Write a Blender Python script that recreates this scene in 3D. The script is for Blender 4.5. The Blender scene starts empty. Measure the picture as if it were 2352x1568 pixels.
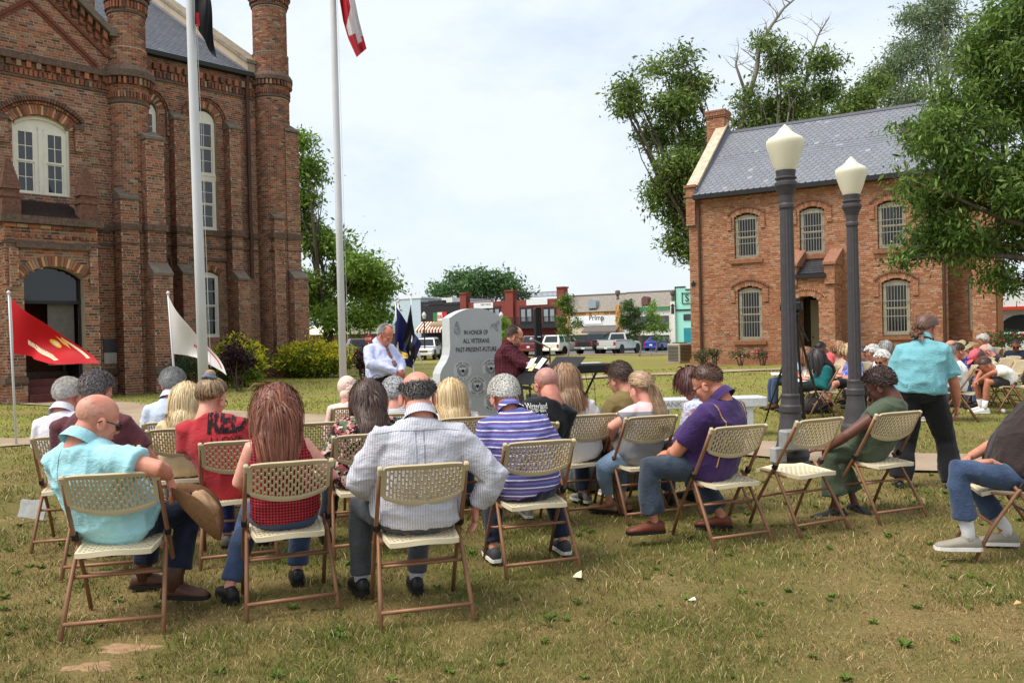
import bpy, bmesh, math, random
import numpy as np
from mathutils import Vector, Matrix, Euler, noise as mnoise
from mathutils.bvhtree import BVHTree
R = math.radians
rng = np.random.default_rng(7)
random.seed(7)
sc = bpy.context.scene
COL = sc.collection
# ------------------------------------------------------------------ camera
CAM_H, ROLL, PITCH, FPX = 1.5, R(1.3), math.atan(16 / 1907.0), 1907.0
cam_d = bpy.data.cameras.new('camera')
cam_d.sensor_width = 36.0
cam_d.lens = 36.0 * FPX / 2352.0
cam_d.clip_end = 2000
cam = bpy.data.objects.new('camera', cam_d)
COL.objects.link(cam)
FW = np.array([0, math.cos(PITCH), -math.sin(PITCH)])
UP0 = np.array([0, math.sin(PITCH), math.cos(PITCH)])
RT0 = np.array([1.0, 0, 0])
CR = RT0 * math.cos(ROLL) - UP0 * math.sin(ROLL)
CU = RT0 * math.sin(ROLL) + UP0 * math.cos(ROLL)
mw = Matrix.Identity(4)
for i in range(3):
 mw[i][0], mw[i][1], mw[i][2] = CR[i], CU[i], -FW[i]
mw[2][3] = CAM_H
cam.matrix_world = mw
sc.camera = cam
sc.render.resolution_x, sc.render.resolution_y = 1024, 682
# ------------------------------------------------------------------ sky and sun (bright, thinly overcast)
SUN_EL, SUN_AZ = 58, -112          # degrees; azimuth from +Y towards +X
world = bpy.data.worlds.new('World')
sc.world = world
world.use_nodes = True
wn, wl = world.node_tree.nodes, world.node_tree.links
bg = wn['Background']
sky = wn.new('ShaderNodeTexSky')
sky.sky_type = 'NISHITA'
sky.sun_disc = False
sky.sun_elevation = R(SUN_EL)
sky.sun_rotation = R(SUN_AZ)
sky.air_density, sky.dust_density, sky.ozone_density = 1.0, 2.0, 1.0
tc = wn.new('ShaderNodeTexCoord')
mp = wn.new('ShaderNodeMapping'); mp.inputs['Scale'].default_value = (1.0, 1.0, 2.2)
nz = wn.new('ShaderNodeTexNoise'); nz.inputs['Scale'].default_value = 3.4; nz.inputs['Detail'].default_value = 9; nz.inputs['Roughness'].default_value = .62; nz.inputs['Distortion'].default_value = .1
rmp = wn.new('ShaderNodeValToRGB'); rmp.color_ramp.elements[0].position = .36; rmp.color_ramp.elements[1].position = .58
rmp.color_ramp.elements[0].color = (.66, .66, .66, 1); rmp.color_ramp.elements[1].color = (1, 1, 1, 1)
mx = wn.new('ShaderNodeMix'); mx.data_type = 'RGBA'
mx.inputs[7].default_value = (4.4, 4.8, 5.2, 1)
wl.new(tc.outputs['Generated'], mp.inputs['Vector']); wl.new(mp.outputs[0], nz.inputs['Vector'])
wl.new(nz.outputs['Fac'], rmp.inputs['Fac']); wl.new(rmp.outputs['Color'], mx.inputs[0])
wl.new(sky.outputs[0], mx.inputs[6]); wl.new(mx.outputs[2], bg.inputs['Color'])
bg.inputs['Strength'].default_value = 0.1
sun_d = bpy.data.lights.new('sun', 'SUN')
sun_d.energy, sun_d.angle, sun_d.color = 2.0, R(34), (1.0, .955, .88)
sun = bpy.data.objects.new('sun', sun_d)
COL.objects.link(sun)
sv = Vector((math.sin(R(SUN_AZ)) * math.cos(R(SUN_EL)), math.cos(R(SUN_AZ)) * math.cos(R(SUN_EL)), math.sin(R(SUN_EL))))
sun.rotation_euler = sv.to_track_quat('Z', 'Y').to_euler()
sc.view_settings.view_transform = 'Standard'
sc.view_settings.look = 'None'
sc.view_settings.exposure = 1.05
sc.view_settings.gamma = 1.0
sc.view_settings.use_curve_mapping = False
sc.cycles.use_denoising = True
sc.cycles.max_bounces = 6
sc.cycles.transparent_max_bounces = 12
# ------------------------------------------------------------------ placing: photograph measurements to metres
def sst(a, b, x):
 t = min(1.0, max(0.0, (x - a) / (b - a)))
 return t * t * (3 - 2 * t)
def gz(x, y):
 return .15 * sst(8, 20, y) - .65 * sst(38, 66, y)
def ray(px, py):
 return FW + CR * (px - 1176) / FPX + CU * (784 - py) / FPX
def P(px, py, d):
 return Vector(np.array([0, 0, CAM_H]) + ray(px, py) * d)
def G(px, py):
 q = ray(px, py); z = 0.0
 for i in range(25):
  t = (z - CAM_H) / q[2]; p = q * t; z = gz(p[0], p[1])
 return Vector((p[0], p[1], z))
def GD(px, d):
 """ground point under picture column px at depth d"""
 p = P(px, 768, d)
 return Vector((p.x, p.y, gz(p.x, p.y)))
# ------------------------------------------------------------------ objects
def frame_of(o):
 return Matrix.Translation(o.location) @ o.rotation_euler.to_matrix().to_4x4()
def link(o, parent=None, world=True):
 COL.objects.link(o)
 if parent is not None:
  o.parent = parent
  if world:
   m = frame_of(parent)
   if parent.parent is not None:
    m = parent.parent.matrix_local_w @ m if False else m
   o.matrix_parent_inverse = m.inverted()
 return o
def tag(o, label=None, cat=None, group=None, kind=None):
 if label: o['label'] = label
 if cat: o['category'] = cat
 if group: o['group'] = group
 if kind: o['kind'] = kind
 return o
def thing(name, label, cat, loc=(0, 0, 0), rotz=0.0, group=None):
 o = bpy.data.objects.new(name, None)
 o.empty_display_size = .1
 COL.objects.link(o)
 o.location = loc; o.rotation_euler = (0, 0, rotz)
 return tag(o, label, cat, group)
def npmesh(name, V, F, mats, fmat=None, fcol=None, smooth=False):
 """V (n,3), F list of tuples or an (m,k) array"""
 me = bpy.data.meshes.new(name)
 V = np.asarray(V, dtype=np.float32).reshape(-1, 3)
 if isinstance(F, np.ndarray):
  k = F.shape[1]; nf = len(F)
  loops = F.astype(np.int32).ravel(); starts = np.arange(nf, dtype=np.int32) * k
 else:
  nf = len(F)
  ln = np.fromiter((len(f) for f in F), dtype=np.int32, count=nf)
  loops = np.fromiter((i for f in F for i in f), dtype=np.int32, count=int(ln.sum()))
  starts = np.concatenate([[0], np.cumsum(ln)[:-1]]).astype(np.int32)
 me.vertices.add(len(V)); me.vertices.foreach_set('co', V.ravel())
 me.loops.add(len(loops)); me.loops.foreach_set('vertex_index', loops)
 me.polygons.add(nf); me.polygons.foreach_set('loop_start', starts)
 if fmat is not None:
  me.polygons.foreach_set('material_index', np.asarray(fmat, dtype=np.int32))
 me.polygons.foreach_set('use_smooth', np.full(nf, bool(smooth)))
 if fcol is not None:
  a = me.attributes.new('tint', 'FLOAT_COLOR', 'FACE')
  c = np.ones((nf, 4), dtype=np.float32); c[:, :3] = fcol
  a.data.foreach_set('color', c.ravel())
 for m in (mats if isinstance(mats, (list, tuple)) else [mats]):
  me.materials.append(m)
 me.update(calc_edges=True)
 return me
class MB:
 """collects shapes into one mesh"""
 def __init__(s):
  s.v, s.f, s.m = [], [], []
  s.T = Matrix.Identity(4); s.mi = 0
 def add(s, vs, fs):
  b = len(s.v)
  for p in vs:
   q = s.T @ Vector(p)
   s.v.append((q.x, q.y, q.z))
  for f in fs:
   s.f.append(tuple(i + b for i in f)); s.m.append(s.mi)
  return s
 def box(s, c, size, rot=None, bevel=0.0, taper=(1, 1)):
  x, y, z = size[0] / 2, size[1] / 2, size[2] / 2
  M = rot if rot is not None else Matrix.Identity(3)
  c = Vector(c)
  if bevel <= 0:
   vs = []
   for sz in (-1, 1):
    tx, ty = taper if sz > 0 else (1, 1)
    for sx, sy in ((-1, -1), (1, -1), (1, 1), (-1, 1)):
     vs.append(c + M @ Vector((sx * x * tx, sy * y * ty, sz * z)))
   return s.add(vs, [(3, 2, 1, 0), (4, 5, 6, 7), (0, 1, 5, 4), (1, 2, 6, 5), (2, 3, 7, 6), (3, 0, 4, 7)])
  b = min(bevel, x * .9, y * .9, z * .9)
  rings = []
  for dz, ins in ((-z, b), (-z + b, 0), (z - b, 0), (z, b)):
   tx, ty = taper if dz > 0 else (1, 1)
   X, Y = (x - ins) * tx, (y - ins) * ty
   rings.append([c + M @ Vector(p) for p in ((-X + (b if not ins else 0), -Y, dz), (X - (b if not ins else 0), -Y, dz), (X, -Y + (b if not ins else 0), dz), (X, Y - (b if not ins else 0), dz), (X - (b if not ins else 0), Y, dz), (-X + (b if not ins else 0), Y, dz), (-X, Y - (b if not ins else 0), dz), (-X, -Y + (b if not ins else 0), dz))])
  return s.loft(rings)
 def loft(s, rings, cap=True, closed=False):
  n = len(rings[0]); vs = [p for r in rings for p in r]; fs = []
  for i in range(len(rings) - 1 + (1 if closed else 0)):
   a = i * n; b = ((i + 1) % len(rings)) * n
   for j in range(n):
    k = (j + 1) % n
    fs.append((a + j, a + k, b + k, b + j))
  if cap and not closed:
   fs.append(tuple(range(n - 1, -1, -1)))
   fs.append(tuple(range((len(rings) - 1) * n, len(rings) * n)))
  return s.add(vs, fs)
 def tube(s, pts, rad, n=8, cap=True, flat=1.0, up=None):
  pts = [Vector(p) for p in pts]
  if not isinstance(rad, (list, tuple)): rad = [rad] * len(pts)
  rings = []; prev = None
  for i, p in enumerate(pts):
   t = (pts[min(i + 1, len(pts) - 1)] - pts[max(i - 1, 0)])
   t = t.normalized() if t.length > 1e-9 else Vector((0, 0, 1))
   if prev is None:
    a = Vector(up) if up is not None else (Vector((1, 0, 0)) if abs(t.x) < .8 else Vector((0, 1, 0)))
   else:
    a = prev
   a = (a - t * a.dot(t)).normalized(); prev = a
   b = t.cross(a); r = rad[i]
   rx, ry = r if isinstance(r, (tuple, list)) else (r, r * flat)
   rings.append([p + a * (rx * math.cos(2 * math.pi * k / n)) + b * (ry * math.sin(2 * math.pi * k / n)) for k in range(n)])
  return s.loft(rings, cap)
 def lathe(s, prof, n=16, c=(0, 0, 0), flutes=0, fl=0.0):
  c = Vector(c); rings = []
  for (r, z) in prof:
   rings.append([c + Vector((r * math.cos(2 * math.pi * k / n), r * math.sin(2 * math.pi * k / n), z)) for k in range(n)])
  return s.loft(rings)
 def ell(s, c, rad, rot=None, nu=12, nv=8):
  M = rot if rot is not None else Matrix.Identity(3)
  c = Vector(c); rings = []
  for i in range(nv + 1):
   a = -math.pi / 2 + math.pi * i / nv
   e = max(math.cos(a), .02)
   rings.append([c + M @ Vector((rad[0] * e * math.cos(2 * math.pi * k / nu), rad[1] * e * math.sin(2 * math.pi * k / nu), rad[2] * math.sin(a))) for k in range(nu)])
  return s.loft(rings)
 def prism(s, poly, a, b):
  """poly: list of 3d points (planar); extruded from offset vector a to b"""
  a, b = Vector(a), Vector(b); n = len(poly)
  vs = [Vector(p) + a for p in poly] + [Vector(p) + b for p in poly]
  fs = [tuple(range(n - 1, -1, -1)), tuple(range(n, 2 * n))] + [(i, (i + 1) % n, n + (i + 1) % n, n + i) for i in range(n)]
  return s.add(vs, fs)
 def quad(s, a, b, c, d):
  return s.add([a, b, c, d], [(0, 1, 2, 3)])
 def mesh(s, name, mats, smooth=False):
  return npmesh(name, np.array([tuple(p) for p in s.v]), s.f, mats, s.m, smooth=smooth)
 def build(s, name, mats, parent=None, smooth=False, world=False, fix=True):
  me = s.mesh(name, mats, smooth)
  if fix:
   bm = bmesh.new(); bm.from_mesh(me); bmesh.ops.recalc_face_normals(bm, faces=bm.faces); bm.to_mesh(me); bm.free()
  o = bpy.data.objects.new(name, me)
  return link(o, parent, world)
def obj(name, me, parent=None, world=False, loc=None, rot=None):
 o = bpy.data.objects.new(name, me)
 if loc is not None: o.location = loc
 if rot is not None: o.rotation_euler = rot
 return link(o, parent, world)
def copy_tree(root, loc, rotz, parent=None):
 c = root.copy(); COL.objects.link(c)
 c.location = loc; c.rotation_euler = (0, 0, rotz); c.parent = parent
 for ch in root.children:
  d = ch.copy(); COL.objects.link(d); d.parent = c
  for g in ch.children:
   e = g.copy(); COL.objects.link(e); e.parent = d
 return c
def rotz(a): return Matrix.Rotation(a, 3, 'Z')
def rotx(a): return Matrix.Rotation(a, 3, 'X')
def roty(a): return Matrix.Rotation(a, 3, 'Y')
# ------------------------------------------------------------------ materials
def s2l(c):
 return tuple(((x / 255.0) / 12.92 if x / 255.0 <= .04045 else ((x / 255.0 + .055) / 1.055) ** 2.4) for x in c)
MC = {}
class NT:
 def __init__(s, name):
  s.m = bpy.data.materials.new(name); s.m.use_nodes = True
  s.n, s.l = s.m.node_tree.nodes, s.m.node_tree.links
  s.b = s.n['Principled BSDF']
  s.tc = s.n.new('ShaderNodeTexCoord')
 def new(s, t, **kw):
  q = s.n.new(t)
  for k, v in kw.items():
   if k in q.inputs: q.inputs[k].default_value = v
   else: setattr(q, k, v)
  return q
 def noise(s, scale, detail=4, rough=.6, vec=None, dist=0.0):
  q = s.new('ShaderNodeTexNoise', Scale=scale, Detail=detail, Roughness=rough, Distortion=dist)
  s.l.new(vec if vec is not None else s.tc.outputs['Object'], q.inputs['Vector'])
  return q.outputs['Fac']
 def ramp(s, fac, stops):
  q = s.new('ShaderNodeValToRGB'); e = q.color_ramp.elements
  while len(e) < len(stops): e.new(.5)
  for i, (p, c) in enumerate(stops):
   e[i].position = p; e[i].color = (*c, 1) if len(c) == 3 else c
  s.l.new(fac, q.inputs['Fac'])
  return q.outputs['Color']
 def mix(s, fac, a, b, mode='MIX'):
  q = s.new('ShaderNodeMix', data_type='RGBA', blend_type=mode)
  for v, i in ((fac, 0), (a, 6), (b, 7)):
   if hasattr(v, 'is_output') or hasattr(v, 'links'): s.l.new(v, q.inputs[i])
   elif i == 0: q.inputs[0].default_value = v
   else: q.inputs[i].default_value = (*v, 1)
  return q.outputs[2]
 def math(s, op, a, b=0.0, clamp=False):
  q = s.new('ShaderNodeMath', operation=op, use_clamp=clamp)
  for v, i in ((a, 0), (b, 1)):
   if hasattr(v, 'links'): s.l.new(v, q.inputs[i])
   else: q.inputs[i].default_value = v
  return q.outputs[0]
 def mapping(s, scale=(1, 1, 1), rot=(0, 0, 0), src='Object'):
  q = s.new('ShaderNodeMapping'); q.inputs['Scale'].default_value = scale; q.inputs['Rotation'].default_value = rot
  s.l.new(s.tc.outputs[src], q.inputs['Vector'])
  return q.outputs[0]
 def xyz(s, src='Object'):
  q = s.new('ShaderNodeSeparateXYZ'); s.l.new(s.tc.outputs[src], q.inputs[0]); return q.outputs
 def attr(s, name='tint'):
  q = s.new('ShaderNodeAttribute'); q.attribute_name = name; return q.outputs['Color']
 def out(s, color=None, rough=.7, spec=.3, bump=None, bstr=.3, bdist=.01, metal=0.0, **kw):
  if color is not None:
   if hasattr(color, 'links'): s.l.new(color, s.b.inputs['Base Color'])
   else: s.b.inputs['Base Color'].default_value = (*color, 1)
  if hasattr(rough, 'links'): s.l.new(rough, s.b.inputs['Roughness'])
  else: s.b.inputs['Roughness'].default_value = rough
  s.b.inputs['Specular IOR Level'].default_value = spec
  s.b.inputs['Metallic'].default_value = metal
  for k, v in kw.items(): s.b.inputs[k].default_value = v
  if bump is not None:
   q = s.new('ShaderNodeBump', Strength=bstr, Distance=bdist)
   s.l.new(bump, q.inputs['Height']); s.l.new(q.outputs[0], s.b.inputs['Normal'])
  return s.m
def simple(name, c, rough=.6, var=.18, scale=8, bump=.15, metal=0.0, spec=.3, bscale=None):
 """plain material: one colour with uneven tone and fine relief; c in 0-255 picture colour"""
 key = (name, tuple(c), rough)
 if key in MC: return MC[key]
 t = NT(name); c = s2l(c)
 f = t.noise(scale, 5)
 col = t.ramp(f, [(.25, tuple(x * (1 - var) for x in c)), (.75, tuple(min(1, x * (1 + var)) for x in c))])
 MC[key] = t.out(col, rough, spec, t.noise(bscale or scale * 9, 3), bump, .004, metal)
 return MC[key]
def vnoise(Pn, seed=0):
 """vectorised value noise, 0..1"""
 Pn = np.asarray(Pn, float); i = np.floor(Pn).astype(np.int64); f = Pn - i; f = f * f * (3 - 2 * f)
 def h(a):
  n = (a[:, 0] * 374761393 + a[:, 1] * 668265263 + a[:, 2] * 2147483647 + seed * 1442695041) & 0xffffffff
  n = ((n ^ (n >> 13)) * 1274126177) & 0xffffffff
  return ((n ^ (n >> 16)) & 0xffff) / 65535.0
 r = 0
 for dx in (0, 1):
  for dy in (0, 1):
   for dz in (0, 1):
    w = (f[:, 0] if dx else 1 - f[:, 0]) * (f[:, 1] if dy else 1 - f[:, 1]) * (f[:, 2] if dz else 1 - f[:, 2])
    r = r + w * h(i + np.array([dx, dy, dz]))
 return r
TMP = bpy.data.scenes.new('workshop')   # small side scene for evaluating text and remeshes quickly; removed at the end
def evaluated_mesh(o):
 TMP.collection.objects.link(o); TMP.view_layers[0].update()
 dg = TMP.view_layers[0].depsgraph; dg.update()
 me = bpy.data.meshes.new_from_object(o.evaluated_get(dg))
 bpy.data.objects.remove(o); return me
# ------------------------------------------------------------------ ground
DJ = Vector((math.sin(R(58)), -math.cos(R(58)), 0)); NJ = Vector((-math.cos(R(58)), -math.sin(R(58)), 0))  # town grid
def m_lawn():
 t = NT('lawn_soil')
 big = t.noise(.55, 5, .65); mid = t.noise(3.5, 6, .7); fine = t.noise(60, 4, .7)
 base = t.ramp(mid, [(.3, s2l((138, 130, 72))), (.5, s2l((138, 140, 68))), (.72, s2l((124, 134, 58)))])
 dry = t.ramp(fine, [(.3, s2l((118, 96, 64))), (.7, s2l((162, 138, 94)))])
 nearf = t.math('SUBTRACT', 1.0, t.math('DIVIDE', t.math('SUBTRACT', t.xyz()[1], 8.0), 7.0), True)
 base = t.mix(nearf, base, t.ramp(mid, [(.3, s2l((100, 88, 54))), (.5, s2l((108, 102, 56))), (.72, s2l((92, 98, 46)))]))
 c = t.mix(t.ramp(big, [(.42, (0, 0, 0)), (.62, (.75, .75, .75))]), base, dry)
 c = t.mix(.5, c, t.ramp(fine, [(.35, (.55, .55, .5)), (.65, (1, 1, 1))]), 'MULTIPLY')
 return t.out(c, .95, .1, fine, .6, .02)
def sheet(name, mat, xs, ys, dz=0.0, fn=None):
 X, Y = np.meshgrid(xs, ys)
 Z = np.vectorize(gz)(X, Y) + dz
 if fn is not None: Z = Z + fn(X, Y)
 V = np.stack([X, Y, Z], -1).reshape(-1, 3)
 nx = len(xs); i = np.arange(len(ys) - 1)[:, None] * nx + np.arange(nx - 1)[None]
 F = np.stack([i, i + 1, i + 1 + nx, i + nx], -1).reshape(-1, 4)
 return obj(name, npmesh(name, V, F, mat, smooth=True))
def bumps(X, Y):
 near = np.clip((60 - Y) / 30, 0, 1)
 return near * (.012 * np.sin(X * 1.7 + 1.3 * np.sin(Y * .9)) * np.sin(Y * 1.3 + .7))
xs = np.concatenate([np.linspace(-900, -60, 12), np.arange(-56, -14, 1.0), np.arange(-14, 14, .5), np.arange(14, 57, 1.0), np.linspace(60, 900, 12)])
ys = np.concatenate([np.linspace(-60, 0, 8), np.arange(1, 22, .4), np.arange(22, 80, 1.0), np.linspace(82, 1500, 16)])
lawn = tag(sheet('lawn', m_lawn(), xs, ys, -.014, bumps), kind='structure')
def ribbon(name, mat, pts, w, dz, kind='structure', step=.6):
 """a strip laid on the ground along pts (x, y); w width"""
 pts = [Vector((p[0], p[1], 0)) for p in pts]; out = []
 for a, b in zip(pts[:-1], pts[1:]):
  n = max(1, int((b - a).length / step))
  out += [a.lerp(b, i / n) for i in range(n)]
 out.append(pts[-1]); V = []; F = []
 for i, p in enumerate(out):
  t = (out[min(i + 1, len(out) - 1)] - out[max(0, i - 1)]).normalized()
  q = Vector((-t.y, t.x, 0))
  for k in range(5):
   x = p + q * (w * (k / 4 - .5)); V.append((x.x, x.y, gz(x.x, x.y) + dz))
 for i in range(len(out) - 1):
  for k in range(4): F.append((i * 5 + k, i * 5 + k + 1, i * 5 + 6 + k, i * 5 + 5 + k))
 o = obj(name, npmesh(name, np.array(V), F, mat))
 return tag(o, kind=kind)
def m_concrete():
 t = NT('aggregate_concrete')
 a = t.noise(1.2, 5); b = t.noise(90, 4, .8)
 c = t.ramp(a, [(.3, s2l((150, 130, 108))), (.7, s2l((178, 157, 134)))])
 c = t.mix(.45, c, t.ramp(b, [(.3, (.6, .58, .55)), (.7, (1, 1, 1))]), 'MULTIPLY')
 return t.out(c, .9, .2, b, .4, .005)
CONC = m_concrete()
pp = [(-60, 915), (250, 930), (330, 941), (530, 954), (720, 964), (1000, 985), (1400, 1012), (1770, 1030), (2100, 1060), (2420, 1066), (2700, 1068)]
ribbon('walkway', CONC, [G(*p) for p in pp], 1.25, .008)
ribbon('walkway', CONC, [G(-220, 1018), G(0, 1018), G(90, 1012), G(240, 985), G(330, 948)], 1.0, .012)
ribbon('walkway', CONC, [GD(985, 12.6), GD(1035, 17.5), GD(1040, 27)], 2.4, .016)
ribbon('walkway', CONC, [GD(1050, 22), G(1400, 863), G(1560, 858), G(1700, 851), G(1850, 846)], 1.1, .02)
def m_asphalt():
 t = NT('asphalt'); a = t.noise(.3, 6); b = t.noise(40, 4)
 c = t.ramp(a, [(.3, (.10, .10, .10)), (.7, (.17, .168, .165))])
 return t.out(c, .9, .25, b, .3, .004)
def strip_on_grid(name, mat, c0, along, n0, n1, dz, kind='structure'):
 """rectangle in the town grid: c0 origin, along = (u0, u1) along DJ, n0..n1 away from the camera"""
 V = []; F = []; nu, nv = 40, 8; away = -NJ
 for i in range(nu + 1):
  for j in range(nv + 1):
   p = c0 + DJ * (along[0] + (along[1] - along[0]) * i / nu) + away * (n0 + (n1 - n0) * j / nv)
   V.append((p.x, p.y, max(gz(p.x, p.y), -.5) + dz))
 for i in range(nu):
  for j in range(nv): F.append((i * (nv + 1) + j, (i + 1) * (nv + 1) + j, (i + 1) * (nv + 1) + j + 1, i * (nv + 1) + j + 1))
 return tag(obj(name, npmesh(name, np.array(V), F, mat)), kind=kind)
ST0 = GD(1400, 72.5); ST0.z = 0     # near edge of the street
strip_on_grid('street', m_asphalt(), ST0, (-160, 45), 0, 17.2, .012)
WHITE = simple('white_paint', (232, 232, 226), .5)
for k in range(-10, 10):
 c = ST0 + DJ * (k * 3.1 + .9)
 mb = MB(); a = -NJ
 for q in ((.3, 5.0),):
  p0, p1 = c + a * q[0], c + a * q[1]; s = DJ * .06
  mb.quad(*[Vector((p.x, p.y, -.5 + .018)) for p in (p0 - s, p0 + s, p1 + s, p1 - s)])
 tag(mb.build('parking_line', WHITE, fix=False), kind='structure')
def kerb(name, off, w, h):
 mb = MB(); a = -NJ
 L0, L1 = ST0 + DJ * -160, ST0 + DJ * 45
 n = 60
 for i in range(n):
  p, q = L0.lerp(L1, i / n), L0.lerp(L1, (i + 1) / n - .0004)
  c = (p + q) / 2 + a * off
  mb.box((c.x, c.y, -.5 + h / 2 - .02), ((q - p).length, w, h), rotz(math.atan2(DJ.y, DJ.x)), .02)
 return tag(mb.build(name, CONC), kind='structure')
kerb('kerb', -.1, .18, .15); kerb('kerb', 17.3, .18, .17)
strip_on_grid('pavement', CONC, ST0, (-160, 45), 17.4, 21.5, .12)
# grass: short uneven turf, dense near the camera; bare and dry patches stay thin
SEGS = []
for pl_, hw_ in (([G(-220, 1018), G(0, 1018), G(90, 1012), G(240, 985), G(330, 948)], .5), ([GD(985, 12.6), GD(1035, 17.5), GD(1040, 27)], 1.2), ([GD(1050, 22), G(1400, 863), G(1560, 858), G(1700, 851), G(1850, 846)], .55)):
 for a_, b_ in zip(pl_[:-1], pl_[1:]): SEGS.append((a_, b_, hw_))
def grass():
 def patch(X, Y):
  Q = np.stack([X, Y, 0 * X], -1); return np.clip(1.5 * (vnoise(Q * 1.1 + 3, 1) - .5) + 1.3 * (vnoise(Q * 3.3, 2) - .5) + 1.0 * (vnoise(Q * 9, 3) - .5) + .7 * (vnoise(Q * 24, 4) - .5), -1, 1)
  a = np.sin(X * 1.9 + 1.1 * np.sin(Y * 1.4 + .5)) + np.sin(Y * 2.3 + 1.7 * np.sin(X * 1.1 + 2)) + .8 * np.sin(X * 4.7 + Y * 3.1) + .6 * np.sin(X * 9.1 - Y * 7.3 + 1)
  return a / 3.4
 zones = [(2.6, 4.6, 14500, .023, .0029, .035), (4.6, 7, 5000, .025, .0040, .04), (7, 11, 1600, .027, .007, .06), (11, 18, 480, .032, .012, .10), (18, 30, 110, .034, .024, .16)]
 VV, FF, CC = [], [], []; base = 0
 soil = G(292, 1480); soil2 = G(205, 1522)
 walks = [G(*p) for p in pp]
 for (y0, y1, dens, h, w, jit) in zones:
  A = .5 * (y1 ** 2 - y0 ** 2) * 1.42
  n = int(A * dens * .62)
  Y = np.sqrt(rng.uniform(y0 ** 2, y1 ** 2, n)); X = rng.uniform(-.71, .71, n) * Y
  pt = patch(X, Y)
  keep = rng.uniform(0, 1, n) < np.clip(.78 + .45 * pt, .3, 1)
  for s_, rx in ((soil, .20), (soil2, .20)):
   d2 = ((X - s_.x) / rx) ** 2 + ((Y - s_.y) / (rx * .75)) ** 2 + .5 * np.sin(X * 23) * np.sin(Y * 19)
   keep &= rng.uniform(0, 1, n) < np.clip(.10 + .6 * (d2 - .35), .10, 1)
  # stay off the walkway
  wx = np.array([p.x for p in walks]); wy = np.array([p.y for p in walks])
  wyi = np.interp(X, wx, wy); keep &= np.abs(Y - wyi) > .66
  for A_, B_, hw_ in SEGS:
   ab = np.array([B_[0] - A_[0], B_[1] - A_[1]]); tt = np.clip(((X - A_[0]) * ab[0] + (Y - A_[1]) * ab[1]) / (ab @ ab), 0, 1)
   keep &= np.hypot(X - A_[0] - tt * ab[0], Y - A_[1] - tt * ab[1]) > hw_
  X, Y, pt = X[keep], Y[keep], pt[keep]; n = len(X)
  Z = np.vectorize(gz)(X, Y) + bumps(X, Y) - .016
  ang = rng.uniform(0, 2 * np.pi, n); hh = h * rng.uniform(.45, 1.5, n) * (1 + .55 * pt); ww = w * rng.uniform(.7, 1.3, n)
  lean = rng.normal(0, .75, (n, 2)) * hh[:, None]
  px_, py_ = np.cos(ang) * ww / 2, np.sin(ang) * ww / 2
  v0 = np.stack([X - px_, Y - py_, Z], -1); v1 = np.stack([X + px_, Y + py_, Z], -1)
  mx_, my_ = X + lean[:, 0] * .35, Y + lean[:, 1] * .35
  v2 = np.stack([mx_ + px_ * .8, my_ + py_ * .8, Z + hh * .62], -1); v3 = np.stack([mx_ - px_ * .8, my_ - py_ * .8, Z + hh * .62], -1)
  v4 = np.stack([X + lean[:, 0], Y + lean[:, 1], Z + hh], -1)
  V = np.stack([v0, v1, v2, v3, v4], 1).reshape(-1, 3)
  b = base + np.arange(n) * 5
  F = np.concatenate([np.stack([b, b + 1, b + 2], -1), np.stack([b, b + 2, b + 3], -1), np.stack([b + 3, b + 2, b + 4], -1)])
  far = min(1, max(0, (y0 - 6) / 8)); g = np.clip(.46 + .20 * far + (1.1 - .75 * far) * pt + rng.normal(0, .24 - .1 * far, n), 0, 1)[:, None]
  green = np.array(s2l((112, 124, 52) if y0 < 9 else (132, 140, 64))) * (1 - rng.uniform(0, .5 - .25 * far, (n, 1))); dry = np.array(s2l((184, 154, 104) if y0 < 9 else (166, 148, 90))) * (1 - rng.uniform(0, .55 - .3 * far, (n, 1)))
  br = np.array(s2l((120, 92, 60)))
  c = green * g + dry * (1 - g)
  pick = rng.uniform(0, 1, n) < .12 * (1 - far)
  c[pick] = br
  fl = rng.uniform(0, 1, n) < .0012
  if y1 < 10: c[fl] = s2l((214, 190, 40))
  if y0 < 9:
   st = rng.uniform(0, 1, n) < .11; c[st] = np.array(s2l((214, 188, 140))) * rng.uniform(.7, 1.05, (int(st.sum()), 1)); dk = rng.uniform(0, 1, n) < .14; c[dk] = np.array(s2l((70, 82, 36))) * rng.uniform(.7, 1.1, (int(dk.sum()), 1))
  CC.append(np.concatenate([c, c, c])); VV.append(V); FF.append(F); base += n * 5
 # broad leaved weeds scattered in the near turf
 n = 260; Y = np.sqrt(rng.uniform(3.2 ** 2, 8.5 ** 2, n)); X = rng.uniform(-.66, .66, n) * Y
 for i in range(n):
  z = gz(X[i], Y[i]) + float(bumps(np.array([X[i]]), np.array([Y[i]]))[0]) - .012; k0 = rng.integers(6, 11); L = rng.uniform(.018, .042); cg = np.array(s2l((92, 118, 46))) * rng.uniform(.65, 1.1)
  for k in range(k0):
   a = 2 * np.pi * k / k0 + rng.uniform(-.3, .3); dx, dy = np.cos(a) * L, np.sin(a) * L; w = L * .26; up = L * rng.uniform(.25, .8)
   VV.append(np.array([(X[i], Y[i], z), (X[i] + dx * .55 - np.sin(a) * w, Y[i] + dy * .55 + np.cos(a) * w, z + up), (X[i] + dx, Y[i] + dy, z + up * .8), (X[i] + dx * .55 + np.sin(a) * w, Y[i] + dy * .55 - np.cos(a) * w, z + up)]))
   FF.append(np.array([(base, base + 1, base + 2), (base, base + 2, base + 3)])); CC.append(np.array([cg, cg])); base += 4
 t = NT('grass_blade')
 c = t.attr(); m = t.out(c, .75, .15)
 t.b.inputs['Subsurface Weight'].default_value = 0
 me = npmesh('grass', np.concatenate(VV), np.concatenate(FF), m, fcol=np.concatenate(CC))
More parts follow.
